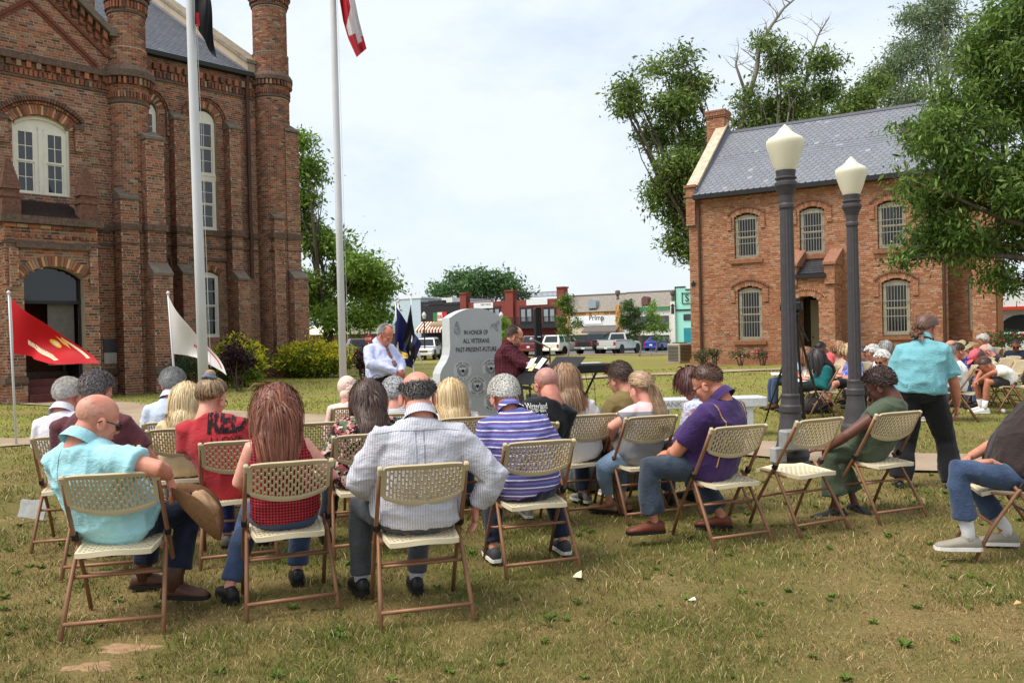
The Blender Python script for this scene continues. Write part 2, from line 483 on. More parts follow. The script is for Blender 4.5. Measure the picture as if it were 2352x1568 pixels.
 return tag(obj('grass', me), 'short patchy green and straw coloured turf across the square', 'grass', kind='stuff')
grass()
def soil_patch(px_, py, rx, ry, seed):
 g = G(px_, py); rr = random.Random(seed); V = [(g.x, g.y, gz(g.x, g.y) + float(bumps(np.array([g.x]), np.array([g.y]))[0]) - .0105)]; F = []; n = 28
 for ring in (.55, 1.0):
  for k in range(n):
   a = 2 * math.pi * k / n; q = ring * (1 + .22 * math.sin(3 * a + seed) + .14 * math.sin(7 * a) + rr.uniform(-.07, .07)); x, y = g.x + rx * q * math.cos(a), g.y + ry * q * math.sin(a)
   V.append((x, y, gz(x, y) + float(bumps(np.array([x]), np.array([y]))[0]) + (-.0105 if ring < 1 else -.021)))
 for k in range(n):
  j = (k + 1) % n; F.append((0, 1 + k, 1 + j)); F.append((1 + k, 1 + n + k, 1 + n + j, 1 + j))
 t = NT('sandy_soil'); a = t.noise(18, 6, .7); c = t.ramp(a, [(.3, s2l((134, 106, 78))), (.7, s2l((170, 138, 106)))])
 tag(obj('bare_soil', npmesh('bare_soil', np.array(V), F, t.out(c, .95, .1, t.noise(70, 4), .5, .006))), kind='structure')
soil_patch(292, 1480, .20, .09, 1); soil_patch(205, 1522, .17, .08, 4)
# ------------------------------------------------------------------ brickwork
class Plane:
 def __init__(s, O, ang):
  s.O = Vector((O[0], O[1], 0)); s.D = Vector((math.sin(ang), math.cos(ang), 0)); s.N = Vector((math.cos(ang), -math.sin(ang), 0))
 def pt(s, u, n, z):
  p = s.O + s.D * u + s.N * n; return Vector((p.x, p.y, z))
 def uv(s, px, py, n=0.0):
  q = Vector(ray(px, py)); c = Vector((0, 0, CAM_H)); o = s.O + s.N * n
  t = (o - c).dot(s.N) / q.dot(s.N); p = c + q * t
  return (p - s.O).dot(s.D), p.z
class Bricks:
 """bricks of one building: the largest in view become single objects, the rest one mesh"""
 def __init__(s, pal, mortar_m, brick_m, lo=.72, hi=1.22):
  s.lo, s.hi = lo, hi
  s.pal = [np.array(s2l(c)) for c in pal[0]]; s.w = np.array(pal[1], float); s.w /= s.w.sum()
  s.C, s.U, s.V, s.N, s.S, s.K, s.full = [], [], [], [], [], [], []
  s.back = MB(); s.mm, s.bm = mortar_m, brick_m
 def color(s, k=None):
  i = rng.choice(len(s.pal), p=s.w) if k is None else k
  return s.pal[i] * rng.uniform(s.lo, s.hi)
 def put(s, c, u, v, n, L, h, proud, full=False, k=None):
  s.C.append(c); s.U.append(u); s.V.append(v); s.N.append(n); s.S.append((L, h, proud)); s.full.append(full)
  s.K.append(s.color(k))
 def wall(s, pl, n, s0, s1, z0, z1, holes=(), top=None, course=.07, L=.213, joint=.014, rough=.004):
  Z = Vector((0, 0, 1)); i = 0; z = z0
  while z + course <= z1 + 1e-6:
   zm = z + course / 2
   iv = [(s0, s1)]
   if top is not None:
    t = top(zm)
    iv = [(max(s0, t[0]), min(s1, t[1]))] if t else []
   for h in holes:
    g = h(zm)
    if g is None: continue
    nv = []
    for a, b in iv:
     if g[1] <= a or g[0] >= b: nv.append((a, b)); continue
     if g[0] > a: nv.append((a, g[0]))
     if g[1] < b: nv.append((g[1], b))
    iv = nv
   hdr = (i % 6 == 5); bl = L / 2 if hdr else L
   off = (bl / 2 if i % 2 else 0) + (.04 * ((i * 7) % 3))
   for a, b in iv:
    if b - a < .02: continue
    s.back.quad(pl.pt(a, n, z), pl.pt(b, n, z), pl.pt(b, n, z + course), pl.pt(a, n, z + course))
    x = a - ((a - off) % bl)
    while x < b:
     p, q = max(a, x + joint / 2), min(b, x + bl - joint / 2)
     if q - p > .03:
      pr = .008 + rng.uniform(-rough, rough)
      s.put(pl.pt((p + q) / 2, n, zm + rng.uniform(-.002, .002)), pl.D, Z, pl.N, q - p, course - joint, pr, abs(q - p - (L - joint)) < 1e-4)
     x += bl
   z += course; i += 1
 def pier(s, pl, u0, u1, n0, n1, z0, z1, left=True, right=False, course=.07):
  """projecting pier: front face and its side faces"""
  s.wall(pl, n1, u0, u1, z0, z1, course=course)
  side = Plane((0, 0), 0); Z = Vector((0, 0, 1))
  for on, u, sg in ((left, u0, -1), (right, u1, 1)):
   if not on: continue
   q = Plane((0, 0), 0); q.O = pl.pt(u, 0, 0); q.D = pl.N.copy(); q.N = pl.D * sg
   s.wall(q, 0.0, n0, n1, z0, z1, course=course)
 def drum(s, pl, u, n, r, z0, z1, a0=-125, a1=125, course=.07, L=.16, jog=0):
  c0 = pl.pt(u, n, 0); z = z0; i = 0; Z = Vector((0, 0, 1)); base = math.atan2(-c0.y, -c0.x)
  nb = int(R(a1 - a0) * r / L)
  while z + course <= z1 + 1e-6:
   zm = z + course / 2
   for k in range(nb):
    a = base + R(a0) + (k + (.5 if i % 2 else 0)) * R(a1 - a0) / nb
    nn = Vector((math.cos(a), math.sin(a), 0)); uu = Vector((-nn.y, nn.x, 0))
    s.put(c0 + nn * (r - .004) + Z * zm, uu, Z, nn, L - .012, course - .012, .01 + rng.uniform(-.003, .003))
   z += course; i += 1
  s.back.lathe([(r - .004, z0), (r - .004, z1)], 40, c0)
 def arch(s, pl, n, uc, zc, rad, a0, a1, thick, proud, alt=None, w=.07):
  """radial bricks from angle a0 to a1 (degrees from +u), inner radius rad"""
  m = max(4, int(round(R(a1 - a0) * (rad + thick / 2) / w)))
  for k in range(m):
   a = R(a0) + (k + .5) * R(a1 - a0) / m
   rv = pl.D * math.cos(a) + Vector((0, 0, math.sin(a))); tv = pl.D * -math.sin(a) + Vector((0, 0, math.cos(a)))
   c = pl.pt(uc, n, zc) + rv * (rad + thick / 2)
   kk = None
   if alt: kk = alt[0] if k % alt[1] == 0 else alt[2]
   s.put(c, tv, rv, pl.N, R(a1 - a0) * (rad + thick / 2) / m - .01, thick, proud, k=kk)
 def dentils(s, pl, n, s0, s1, z0, z1, step=.22, w=.11, depth=.09):
  u = s0 + step / 2
  while u < s1:
   s.put(pl.pt(u, n, (z0 + z1) / 2), pl.D, Vector((0, 0, 1)), pl.N, w, z1 - z0, depth); u += step
 def drum_dentils(s, pl, u, n, r, z0, z1, depth, cnt=40, w=.09):
  c0 = pl.pt(u, n, 0)
  for k in range(cnt):
   a = 2 * math.pi * k / cnt; nn = Vector((math.cos(a), math.sin(a), 0))
   s.put(c0 + nn * r + Vector((0, 0, (z0 + z1) / 2)), Vector((-nn.y, nn.x, 0)), Vector((0, 0, 1)), nn, w, z1 - z0, depth)
 def finish(s, parent, count=300):
  C = np.array([tuple(c) for c in s.C]); U = np.array([tuple(c) for c in s.U]); V = np.array([tuple(c) for c in s.V]); N = np.array([tuple(c) for c in s.N])
  S = np.array(s.S); K = np.array(s.K); full = np.array(s.full)
  rel = C - np.array([0, 0, CAM_H]); d = rel @ FW; x = (rel @ CR) / d; y = (rel @ CU) / d
  seen = (np.abs(x) < .60) & (np.abs(y) < .40) & (d > 0) & ((-rel * N).sum(1) > 0)
  score = np.where(full & seen, np.abs((rel * N).sum(1)) / d ** 3, 0)
  pick = np.argsort(-score)[:count]; pick = pick[score[pick] > 0]
  rest = np.ones(len(C), bool); rest[pick] = False
  C2, U2, V2, N2, S2, K2 = C[rest], U[rest], V[rest], N[rest], S[rest], K[rest]
  vs = []
  for dn in (0, 1):
   for a, b in ((-1, -1), (1, -1), (1, 1), (-1, 1)):
    off = np.where(dn, S2[:, 2], -.012)[:, None]
    ins = .0025 if dn else 0
    vs.append(C2 + U2 * (a * (S2[:, :1] / 2 - ins)) + V2 * (b * (S2[:, 1:2] / 2 - ins)) + N2 * off)
  Vx = np.stack(vs, 1).reshape(-1, 3); b = np.arange(len(C2)) * 8
  F = np.concatenate([np.stack([b + i for i in q], -1) for q in ((4, 5, 6, 7), (0, 1, 5, 4), (1, 2, 6, 5), (2, 3, 7, 6), (3, 0, 4, 7))])
  flip = (np.cross(U2, V2) * N2).sum(1) < 0
  Ff = F.copy(); fl5 = np.tile(flip, 5); Ff[fl5] = F[fl5][:, ::-1]
  tag(obj('brickwork', npmesh('brickwork', Vx, Ff, s.bm, fcol=np.tile(K2, (5, 1))), parent, True), kind='stuff')
  s.back.build('wall', s.mm, parent, world=True, fix=False)
  # single bricks: ten shared meshes of different colour
  ms = []
  for k in range(10):
   L, h = .201, .058
   mb = MB(); z = .0025
   mb.loft([[(-L / 2, -h / 2, -.012), (L / 2, -h / 2, -.012), (L / 2, h / 2, -.012), (-L / 2, h / 2, -.012)], [(-L / 2 + z, -h / 2 + z, .009), (L / 2 - z, -h / 2 + z, .009), (L / 2 - z, h / 2 - z, .009), (-L / 2 + z, h / 2 - z, .009)]])
   me = npmesh('brick', np.array(mb.v), mb.f, s.bm, fcol=np.tile(s.color(), (len(mb.f), 1)))
   ms.append(me)
  pinv = frame_of(parent).inverted()
  for j in pick:
   o = bpy.data.objects.new('brick', ms[rng.integers(10)])
   M = Matrix.Identity(4)
   nn = N[j] if np.dot(np.cross(U[j], V[j]), N[j]) > 0 else N[j]
   u = U[j] if np.dot(np.cross(U[j], V[j]), N[j]) > 0 else -U[j]
   for i in range(3): M[i][0], M[i][1], M[i][2], M[i][3] = u[i], V[j][i], nn[i], C[j][i]
   o.matrix_world = M
   COL.objects.link(o); o.parent = parent; o.matrix_parent_inverse = pinv
def m_brick(name, stain=.5, soot=(40, 32, 28)):
 t = NT(name)
 c = t.attr()
 a = t.noise(1.1, 6, .7, t.mapping((1, 1, .35))); b = t.noise(38, 4, .7)
 c = t.mix(.55, c, t.ramp(b, [(.3, (.6, .57, .55)), (.7, (1.12, 1.1, 1.08))]), 'MULTIPLY')
 f = t.ramp(a, [(.50, (0, 0, 0)), (.70, (stain, stain, stain))])
 c = t.mix(f, c, s2l(soot))
 return t.out(c, .92, .15, b, .5, .004)
def m_mortar(name, c1, c2, stain=.5):
 t = NT(name); a = t.noise(1.1, 6, .7, t.mapping((1, 1, .35))); b = t.noise(45, 4)
 c = t.ramp(b, [(.3, s2l(c1)), (.7, s2l(c2))])
 c = t.mix(t.ramp(a, [(.50, (0, 0, 0)), (.70, (stain, stain, stain))]), c, s2l((48, 40, 35)))
 return t.out(c, .95, .1, b, .6, .004)
def m_slate(name, c):
 t = NT(name); b = t.noise(30, 4); col = t.mix(.5, t.attr(), t.ramp(b, [(.3, (.7, .7, .7)), (.7, (1.1, 1.1, 1.1))]), 'MULTIPLY')
 return t.out(col, .55, .4, b, .25, .003)
PANE = None
def m_pane(name, c, rough=.06):
 t = NT(name); f = t.noise(1.2, 2)
 return t.out(t.ramp(f, [(.3, tuple(x * .8 for x in s2l(c))), (.7, s2l(c))]), rough, .6, t.noise(3, 2), .04, .02)
PANE = m_pane('window_glass', (58, 60, 64)); DARKPANE = m_pane('dark_glass', (22, 24, 25))
CREAM = simple('cream_paint', (222, 216, 198), .55, .08, 6, .1)
IRON = simple('black_iron', (40, 38, 40), .5, .2, 12, .2)
RUST = simple('brown_downpipe', (78, 52, 42), .6, .25, 6, .2)
STONE = simple('weathered_cap_stone', (110, 100, 88), .9, .35, 5, .5)
DARKSTONE = simple('sooty_moulding', (100, 82, 70), .95, .5, 14, .9, bscale=40)
def arc_z(s0, s1, zs, rise):
 """segmental arch: returns (uc, zc, r)"""
 w = (s1 - s0) / 2; r = (w * w + rise * rise) / (2 * rise)
 return (s0 + s1) / 2, zs + rise - r, r
def arch_hole(s0, s1, z0, zs, rise):
 uc, zc, r = arc_z(s0, s1, zs, rise)
 def f(z):
  if z < z0 or z > zs + rise: return None
  if z <= zs: return (s0, s1)
  h = math.sqrt(max(0, r * r - (z - zc) ** 2)); return (uc - h, uc + h)
 return f
def arch_pts(pl, n, s0, s1, zs, rise, m=10):
 uc, zc, r = arc_z(s0, s1, zs, rise); a = math.asin(min(1, (s1 - s0) / 2 / r))
 if rise > (s1 - s0) / 2 - 1e-6: a = math.pi / 2
 return [pl.pt(uc + r * math.sin(-a + 2 * a * i / m), n, zc + r * math.cos(-a + 2 * a * i / m)) for i in range(m + 1)]
def reveal(bk, pl, s0, s1, z0, zs, rise, n0, n1, sill=True):
 """inner faces of an opening"""
 ptsA = [pl.pt(s0, n0, z0)] + arch_pts(pl, n0, s0, s1, zs, rise) + [pl.pt(s1, n0, z0)]
 ptsB = [pl.pt(s0, n1, z0)] + arch_pts(pl, n1, s0, s1, zs, rise) + [pl.pt(s1, n1, z0)]
 for i in range(len(ptsA) - 1): bk.back.quad(ptsA[i], ptsA[i + 1], ptsB[i + 1], ptsB[i])
 if sill: bk.back.quad(ptsA[-1], ptsA[0], ptsB[0], ptsB[-1])
def bar(mb, pl, s0, s1, z0, z1, n0, n1):
 mb.loft([[pl.pt(s0, n0, z0), pl.pt(s1, n0, z0), pl.pt(s1, n0, z1), pl.pt(s0, n0, z1)], [pl.pt(s0, n1, z0), pl.pt(s1, n1, z0), pl.pt(s1, n1, z1), pl.pt(s0, n1, z1)]])
def sash_window(parent, pl, n, s0, s1, z0, zs, rise, cols, rows, frame=CREAM, pane=PANE, fw=.085, head=None, trim=.045, name='window'):
 """one window: frame mesh with meeting rails and muntins; each pane a sub-part. rows: list of pane row counts per sash, bottom to top; head: z of the sash top"""
 mb = MB(); top = head if head is not None else zs
 bar(mb, pl, s0, s0 + fw, z0, zs, n - .06, n + .02); bar(mb, pl, s1 - fw, s1, z0, zs, n - .06, n + .02)
 bar(mb, pl, s0 - .0, s1 + .0, z0 - .06, z0 + .02, n - .05, n + .05)
 ap = arch_pts(pl, n, s0, s1, zs, rise); a0, a1 = pl.pt(s1 - .001, n, top), pl.pt(s0 + .001, n, top)
 if top < zs - .01: poly = ap + [a0, a1]
 else: poly = ap
 mb.prism(poly, pl.N * -.05, pl.N * .012)
 i0, i1 = s0 + fw, s1 - fw; hz = (top - z0 - .02) / len(rows); panes = []
 for k, rn in enumerate(rows):
  b, t = z0 + .02 + k * hz, z0 + .02 + (k + 1) * hz; nn = n - .025 + (.03 if k else 0)
  bar(mb, pl, i0, i1, b, b + trim, nn - .02, nn + .02); bar(mb, pl, i0, i1, t - trim * .8, t, nn - .021, nn + .019)
  bar(mb, pl, i0, i0 + trim, b + trim, t - trim * .8, nn - .02, nn + .02); bar(mb, pl, i1 - trim, i1, b + trim, t - trim * .8, nn - .02, nn + .02)
  x0, x1, y0, y1 = i0 + trim, i1 - trim, b + trim, t - trim * .8
  for c in range(1, cols):
   x = x0 + (x1 - x0) * c / cols; bar(mb, pl, x - .009, x + .009, y0, y1, nn - .012, nn + .012)
  for r_ in range(1, rn):
   y = y0 + (y1 - y0) * r_ / rn; bar(mb, pl, x0, x1, y - .009, y + .009, nn - .0115, nn + .0115)
  for c in range(cols):
   for r_ in range(rn):
    panes.append((x0 + (x1 - x0) * c / cols + .008, x0 + (x1 - x0) * (c + 1) / cols - .008, y0 + (y1 - y0) * r_ / rn + .008, y0 + (y1 - y0) * (r_ + 1) / rn - .008, nn))
 w = mb.build(name, frame, parent, world=True)
 for (a, b, c, d, nn) in panes:
  q = MB(); bar(q, pl, a, b, c, d, nn - .004, nn + .002); q.build('pane', pane, w)
 return w
# ------------------------------------------------------------------ courthouse
def slates(parent, quadpts, rows, cols, mat, base, shape='diamond', count=300, thick=.012, vary=.16, vmax=1.0):
 """roof slates over the quad (bl, br, tr, tl)"""
 bl, br, tr, tl = [Vector(p) for p in quadpts]
 nrm = (br - bl).cross(tl - bl).normalized()
 if nrm.z < 0: nrm = -nrm
 items = []
 for i in range(rows):
  for j in range(-1, cols + 1):
   u = (j + (.5 if i % 2 else 0)) / cols; v = i / rows
   items.append((u, v))
 du, dv = 1 / cols, 1 / rows
 def at(u, v):
  u = min(1, max(0, u)); v = min(vmax, max(0, v))
  return (bl.lerp(br, u)).lerp(tl.lerp(tr, u), v)
 big = []
 for (u, v) in items:
  if u + du <= 0 or u >= 1: continue
  g = .006
  if shape == 'fish':
   ring = [(u + du * .03, v + dv * 1.9), (u + du * .03, v + dv * .42), (u + du * .3, v + dv * .08), (u + du * .5, v - dv * .03), (u + du * .7, v + dv * .08), (u + du * .97, v + dv * .42), (u + du * .97, v + dv * 1.9)]
  else:
   ring = [(u + du * .03, v + dv * 1.9), (u + du * .03, v), (u + du * .97, v), (u + du * .97, v + dv * 1.9)]
  lo = [at(*p) for p in ring]; n = len(ring)
  lift = [.004 if p[1] > v + dv else .004 + thick * 1.6 for p in ring]
  top = [p + nrm * (h + thick * .7) for p, h in zip(lo, lift)]; bot = [p + nrm * h for p, h in zip(lo, lift)]
  rel = np.array(top[1]) - np.array([0, 0, CAM_H]); d = rel @ FW; x = (rel @ CR) / d
  y = (rel @ CU) / d
  ok = abs(x) < .6 and y < .4
  big.append((-1 / d if ok else 0, top, bot))
 big.sort(key=lambda q: q[0])
 def geo(mb, top, bot):
  n = len(top)
  mb.add(top + bot, [tuple(range(n))] + [(i, i + n, (i + 1) % n + n, (i + 1) % n) for i in range(n)])
 b = np.array(s2l(base))
 rest = MB(); cols_ = []
 pinv = frame_of(parent).inverted()
 for k, (sc_, top, bot) in enumerate(big):
  c = b * rng.uniform(1 - vary, 1 + vary) * np.array([rng.uniform(.96, 1.04), 1, rng.uniform(.97, 1.06)])
  if rng.uniform() < .015: c = c * 1.45
  if k < count and sc_ < 0:
   mb = MB(); geo(mb, top, bot)
   o = bpy.data.objects.new('slate', npmesh('slate', np.array(mb.v), mb.f, mat, fcol=np.tile(c, (len(mb.f), 1))))
   COL.objects.link(o); o.parent = parent; o.matrix_parent_inverse = pinv
  else:
   m0 = len(rest.f); geo(rest, top, bot); cols_ += [c] * (len(rest.f) - m0)
 if rest.f:
  tag(obj('slating', npmesh('slating', np.array(rest.v), rest.f, mat, fcol=np.array(cols_)), parent, True), kind='stuff')
 deck = MB(); deck.quad(bl - nrm * .01, br - nrm * .01, tr - nrm * .01, tl - nrm * .01)
 deck.build('roof', simple('slate_deck', tuple(int(x * .8) for x in base), .7), parent, world=True, fix=False)
def courthouse():
 T = ((310 - 1176) / 1907 * 22.9, 22.9)
 A = Plane(T, R(44))
 root = thing('courthouse', 'large dark red brick courthouse with round corner turrets and arched door', 'courthouse', A.pt(0, -5, 0))
 BK = Bricks(([(156, 102, 78), (138, 90, 72), (168, 110, 82), (116, 88, 76), (162, 134, 110), (142, 118, 98), (98, 78, 68), (194, 152, 110)], [30, 22, 14, 11, 9, 9, 5, 0]),
    m_mortar('courthouse_mortar', (160, 142, 122), (192, 174, 150), .4), m_brick('courthouse_brick', .48))
 BUFF = 7
 g = .1
 # main front: gabled wall, double window, moulded bands
 def zAt(px, py, n=0): return A.uv(px, py, n)[1]
 ws0, ws1 = A.uv(30, 400)[0], A.uv(161, 400)[0]; wz0, wzs, wr = A.uv(95, 450)[1], A.uv(95, 290)[1], .27
 p1, p2 = A.uv(170, 9), A.uv(241, 80); slope = (p1[1] - p2[1]) / (p1[0] - p2[0]); ax = -2.42
 apex = p1[1] + slope * (ax - p1[0]); kneel = p2[1] - .02
 def gable(z):
  if z < kneel: return (-9, 9)
  h = (apex - z) / -slope
  return (ax - h, ax + h) if h > 0.02 else None
 BK.wall(A, 0, -4.9, 0, g, apex, [arch_hole(ws0, ws1, wz0, wzs, wr), lambda z: (-3.15, -1.85) if z < 3.4 else None], gable)
 reveal(BK, A, ws0, ws1, wz0, wzs, wr, .008, -.3)
 # double window
 mid = (ws0 + ws1) / 2
 w1 = sash_window(root, A, -.12, ws0 + .03, mid - .05, wz0 + .06, wzs - .12, .16, 2, [2, 2], head=wzs - .14)
 w2 = sash_window(root, A, -.12, mid + .05, ws1 - .03, wz0 + .06, wzs - .12, .16, 2, [2, 2], head=wzs - .14)
 mb = MB(); bar(mb, A, mid - .05, mid + .05, wz0, wzs - .02, -.17, -.07)
 ap = arch_pts(A, -.14, ws0 + .005, ws1 - .005, wzs, wr - .01, 14)
 mb.prism(ap + [A.pt(ws1 - .01, -.14, wzs - .17), A.pt(ws0 + .01, -.14, wzs - .17)], A.N * -.03, A.N * .0)
 bar(mb, A, ws0, ws0 + .05, wz0, wzs - .02, -.16, -.055); bar(mb, A, ws1 - .05, ws1, wz0, wzs - .02, -.16, -.055)
 for k in range(12):  # arched casing
  a, b = ap[k + 1], ap[k + 2]; dn = Vector((0, 0, -.08))
  mb.loft([[a, b, b + dn, a + dn], [p + A.N * .05 for p in (a, b, b + dn, a + dn)]])
 mb.build('window_casing', CREAM, root, world=True)
 uc, zc, r = arc_z(ws0, ws1, wzs, wr); aa = math.degrees(math.asin((ws1 - ws0) / 2 / r))
 BK.arch(A, 0, uc, zc, r + .01, 90 - aa - 3, 90 + aa + 3, .24, .02, alt=(BUFF, 4, None))
 BK.arch(A, 0, uc, zc, r + .27, 90 - aa - 3, 90 + aa + 3, .07, .07); BK.arch(A, 0, uc, zc, r + .35, 90 - aa - 3, 90 + aa + 3, .11, .14, alt=(3, 1, 3))
 for u in (ws0 - .30, ws1 + .12):   # label stops
  BK.pier(A, u, u + .19, 0, .12, wzs - .55, wzs + .02, True)
  mb = MB(); bar(mb, A, u - .03, u + .22, wzs + .02, wzs + .14, 0, .15); mb.build('label_stop', DARKSTONE, root, world=True)
 # string courses on the front
 z = zAt(140, 178); zt, zb = z + .22, z
 mb = MB(); bar(mb, A, -4.9, -.2, zt, zt + .14, 0, .16); bar(mb, A, -4.9, -.2, zt + .14, zt + .2, 0, .08); mb.build('string_course', DARKSTONE, root, world=True)
 BK.dentils(A, 0, -4.9, -.3, zt - .16, zt, .23, .11, .13); BK.dentils(A, 0, -4.9, -.3, zt - .34, zt - .18, .11, .075, .05)
 mb = MB(); bar(mb, A, -4.9, -.2, zt - .42, zt - .36, 0, .05); mb.build('string_course', DARKSTONE, root, world=True)
 # gable coping, corbel table and chevron
 cop = MB(); che = MB(); cor = []
 L = math.hypot(1, slope)
 for sg in (1, -1):
  e = (apex - kneel) / -slope
  def q(h, dz): return (ax + sg * h, apex + slope * h + dz)
  pts = [(q(0, .02), q(e, .02)), ]
  a, b = q(0, 0), q(e, 0)
  cop.loft([[A.pt(a[0], n_, a[1] + dz) for n_, dz in ((-.3, .0), (.32, .0), (.32, .2), (-.3, .2))], [A.pt(b[0], n_, b[1] + dz) for n_, dz in ((-.3, .0), (.32, .0), (.32, .2), (-.3, .2))]])
  c = ax + sg * (e + .25)
  bar(cop, A, min(b[0], c + sg * .3), max(b[0], c + sg * .3), kneel - .06, kneel + .16, -.3, .3)
  m = int(e * L / .24)
  for k in range(m):
   h = e * (k + .5) / m; t = q(h, -.13); t2 = q(h, -.33)
   dirv = (A.D * sg + Vector((0, 0, slope))).normalized(); upv = Vector((0, 0, 1))
   BK.put(A.pt(t[0], 0, t[1]), dirv, upv, A.N, .13, .17, .24); BK.put(A.pt(t2[0], 0, t2[1]), dirv, upv, A.N, .10, .16, .14)
  for (dz, pr) in ((-.52, .07), (-1.02, .06), (-1.12, .03)):
   hh = e if dz > -.6 else e * .86
   a, b = q(0, dz), q(hh, dz)
   che.loft([[A.pt(a[0], n_, a[1] + k_) for n_, k_ in ((0, -.1), (pr, -.1), (pr, 0), (0, 0))], [A.pt(b[0], n_, b[1] + k_) for n_, k_ in ((0, -.1), (pr, -.1), (pr, 0), (0, 0))]])
 cop.build('gable_coping', STONE, root, world=True); che.build('gable_moulding', simple('brick_moulding', (112, 66, 50), .9, .3, 9, .4), root, world=True)
 # gable roof behind and the tall pier
 rl = slope
 mb = MB()
 for sg in (1, -1):
  e = (apex - kneel) / -slope
  mb.quad(A.pt(ax, -.2, apex), A.pt(ax, -6, apex), A.pt(ax + sg * e, -6, kneel), A.pt(ax + sg * e, -.2, kneel))
 mb.build('roof', simple('grey_slate_roof', (96, 98, 104), .6, .2, 4, .3), root, world=True, fix=False)
 BK.pier(A, -1.35, -.35, -2.2, -1.3, kneel, kneel + 3.6, True)
 # door porch
 n = 1.5
 ps0, ps1 = A.uv(13, 700, n)[0], A.uv(228, 700, n)[0]; ds0, ds1 = A.uv(56, 700, n)[0], A.uv(195, 700, n)[0]
 dzs, drise = A.uv(55, 634, n)[1] - .02, .27; pz = A.uv(120, 510, n)[1]
 BK.wall(A, n, ps0, ps1, g, pz, [arch_hole(ds0, ds1, g + .1, dzs, drise)])
 q = Plane((0, 0), 0); q.O = A.pt(ps0, 0, 0); q.D = A.N.copy(); q.N = -A.D
 BK.wall(q, 0, 0, n, g, pz)
 q = Plane((0, 0), 0); q.O = A.pt(ps1, 0, 0); q.D = A.N.copy(); q.N = A.D.copy()
 BK.wall(q, 0, 0, n, g, pz)
 reveal(BK, A, ds0, ds1, g, dzs, drise, n + .008, n - .5, False)
 uc, zc, r = arc_z(ds0, ds1, dzs, drise); aa = math.degrees(math.asin((ds1 - ds0) / 2 / r))
 BK.arch(A, n, uc, zc, r + .01, 90 - aa - 4, 90 + aa + 4, .24, .022, alt=(BUFF, 4, None))
 mb = MB(); zl = A.uv(120, 573, n)[1]
 bar(mb, A, ds0 - .15, ds1 + .15, zl, zl + .13, n, n + .12); mb.build('label_mould', DARKSTONE, root, world=True)
 for u in (ds0 - .30, ds1 + .12):
  BK.pier(A, u, u + .18, n, n + .1, dzs - .25, zl + .02, True)
 mb = MB(); zc1 = A.uv(120, 516, n)[1]
 bar(mb, A, ps0 - .1, ps1 + .1, zc1 - .02, zc1 + .16, -.0, n + .18); bar(mb, A, ps0 - .05, ps1 + .05, zc1 - .5, zc1 - .44, 0, n + .05); mb.build('porch_cornice', DARKSTONE, root, world=True)
 BK.dentils(A, n, ps0, ps1, zc1 - .34, zc1 - .26, .16, .08, .06); BK.dentils(A, n, ps0, ps1, zc1 - .12, zc1 - .04, .25, .24, .08)
 mb = MB()   # stepped weathering roof of the porch
 for k in range(8):
  bar(mb, A, ps0 + .25, ps1 - .25, zc1 + .16 + k * .07, zc1 + .16 + (k + 1) * .07 - .004, 0, n - .05 - k * .16)
 mb.build('porch_roof', simple('dark_stepped_brick', (62, 50, 46), .95, .35, 14, .6), root, world=True)
 for u in (ps0 + .18, ps1 - .18):   # corner pinnacles
  c = A.pt(u, n - .2, 0); mb = MB(); a = math.atan2(A.D.y, A.D.x)
  z0 = zc1 + .16
  for k, (w, h) in enumerate(((.40, .42), (.46, .10), (.36, .10))):
   mb.box((c.x, c.y, z0 + h / 2), (w, w, h - .003), rotz(a)); z0 += h
  for k in range(8):
   w = .44 - k * .045; mb.box((c.x, c.y, z0 + .045), (w, w, .086), rotz(a), taper=(.93, .93)); z0 += .09
  mb.build('pinnacle', simple('dark_stepped_brick', (112, 80, 66), .95, .45, 16, .9), root, world=True)
 # door: fanlight, dark interior, steps
 zt = A.uv(125, 691, n)[1]
 mb = MB(); ap = arch_pts(A, n - .3, ds0 + .02, ds1 - .02, dzs, drise - .02)
 mb.prism(ap + [A.pt(ds1 - .02, n - .3, zt), A.pt(ds0 + .02, n - .3, zt)], A.N * -.02, A.N * .01)
 fan = mb.build('fanlight', DARKPANE, root, world=True)
 mb = MB(); bar(mb, A, ds0, ds1, zt - .06, zt + .02, n - .33, n - .26); bar(mb, A, ds0, ds0 + .05, g, dzs, n - .33, n - .27); bar(mb, A, ds1 - .05, ds1, g, dzs, n - .33, n - .27); mb.build('door_frame', IRON, fan)
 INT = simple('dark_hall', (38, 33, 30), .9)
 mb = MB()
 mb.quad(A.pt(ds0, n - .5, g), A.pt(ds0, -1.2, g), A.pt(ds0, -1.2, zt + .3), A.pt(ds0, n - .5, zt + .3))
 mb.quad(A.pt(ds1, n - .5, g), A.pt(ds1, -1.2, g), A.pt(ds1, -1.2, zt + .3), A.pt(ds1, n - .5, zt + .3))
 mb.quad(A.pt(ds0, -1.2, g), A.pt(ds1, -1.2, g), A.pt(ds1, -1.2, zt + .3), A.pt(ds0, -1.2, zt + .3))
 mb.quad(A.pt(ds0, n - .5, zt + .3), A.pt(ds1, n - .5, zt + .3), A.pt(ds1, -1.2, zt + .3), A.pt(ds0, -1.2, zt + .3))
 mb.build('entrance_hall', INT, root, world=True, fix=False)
 mb = MB(); bar(mb, A, uc - .05, ds1 - .12, g + .9, zt - .05, n - .46, n - .42); mb.build('door_leaf', simple('grey_door', (96, 92, 86), .6), root, world=True)
 mb = MB()
 for k in range(4): bar(mb, A, ds0 + .02, ds1 - .02, g - .1 + k * .17, g + .07 + k * .17 - .004, -.4, n + .55 - k * .28)
 mb.build('steps', simple('dark_red_steps', (92, 52, 46), .85, .25, 8, .3), root, world=True)
 # plinth and bands of the front
 zp = A.uv(250, 855)[1]
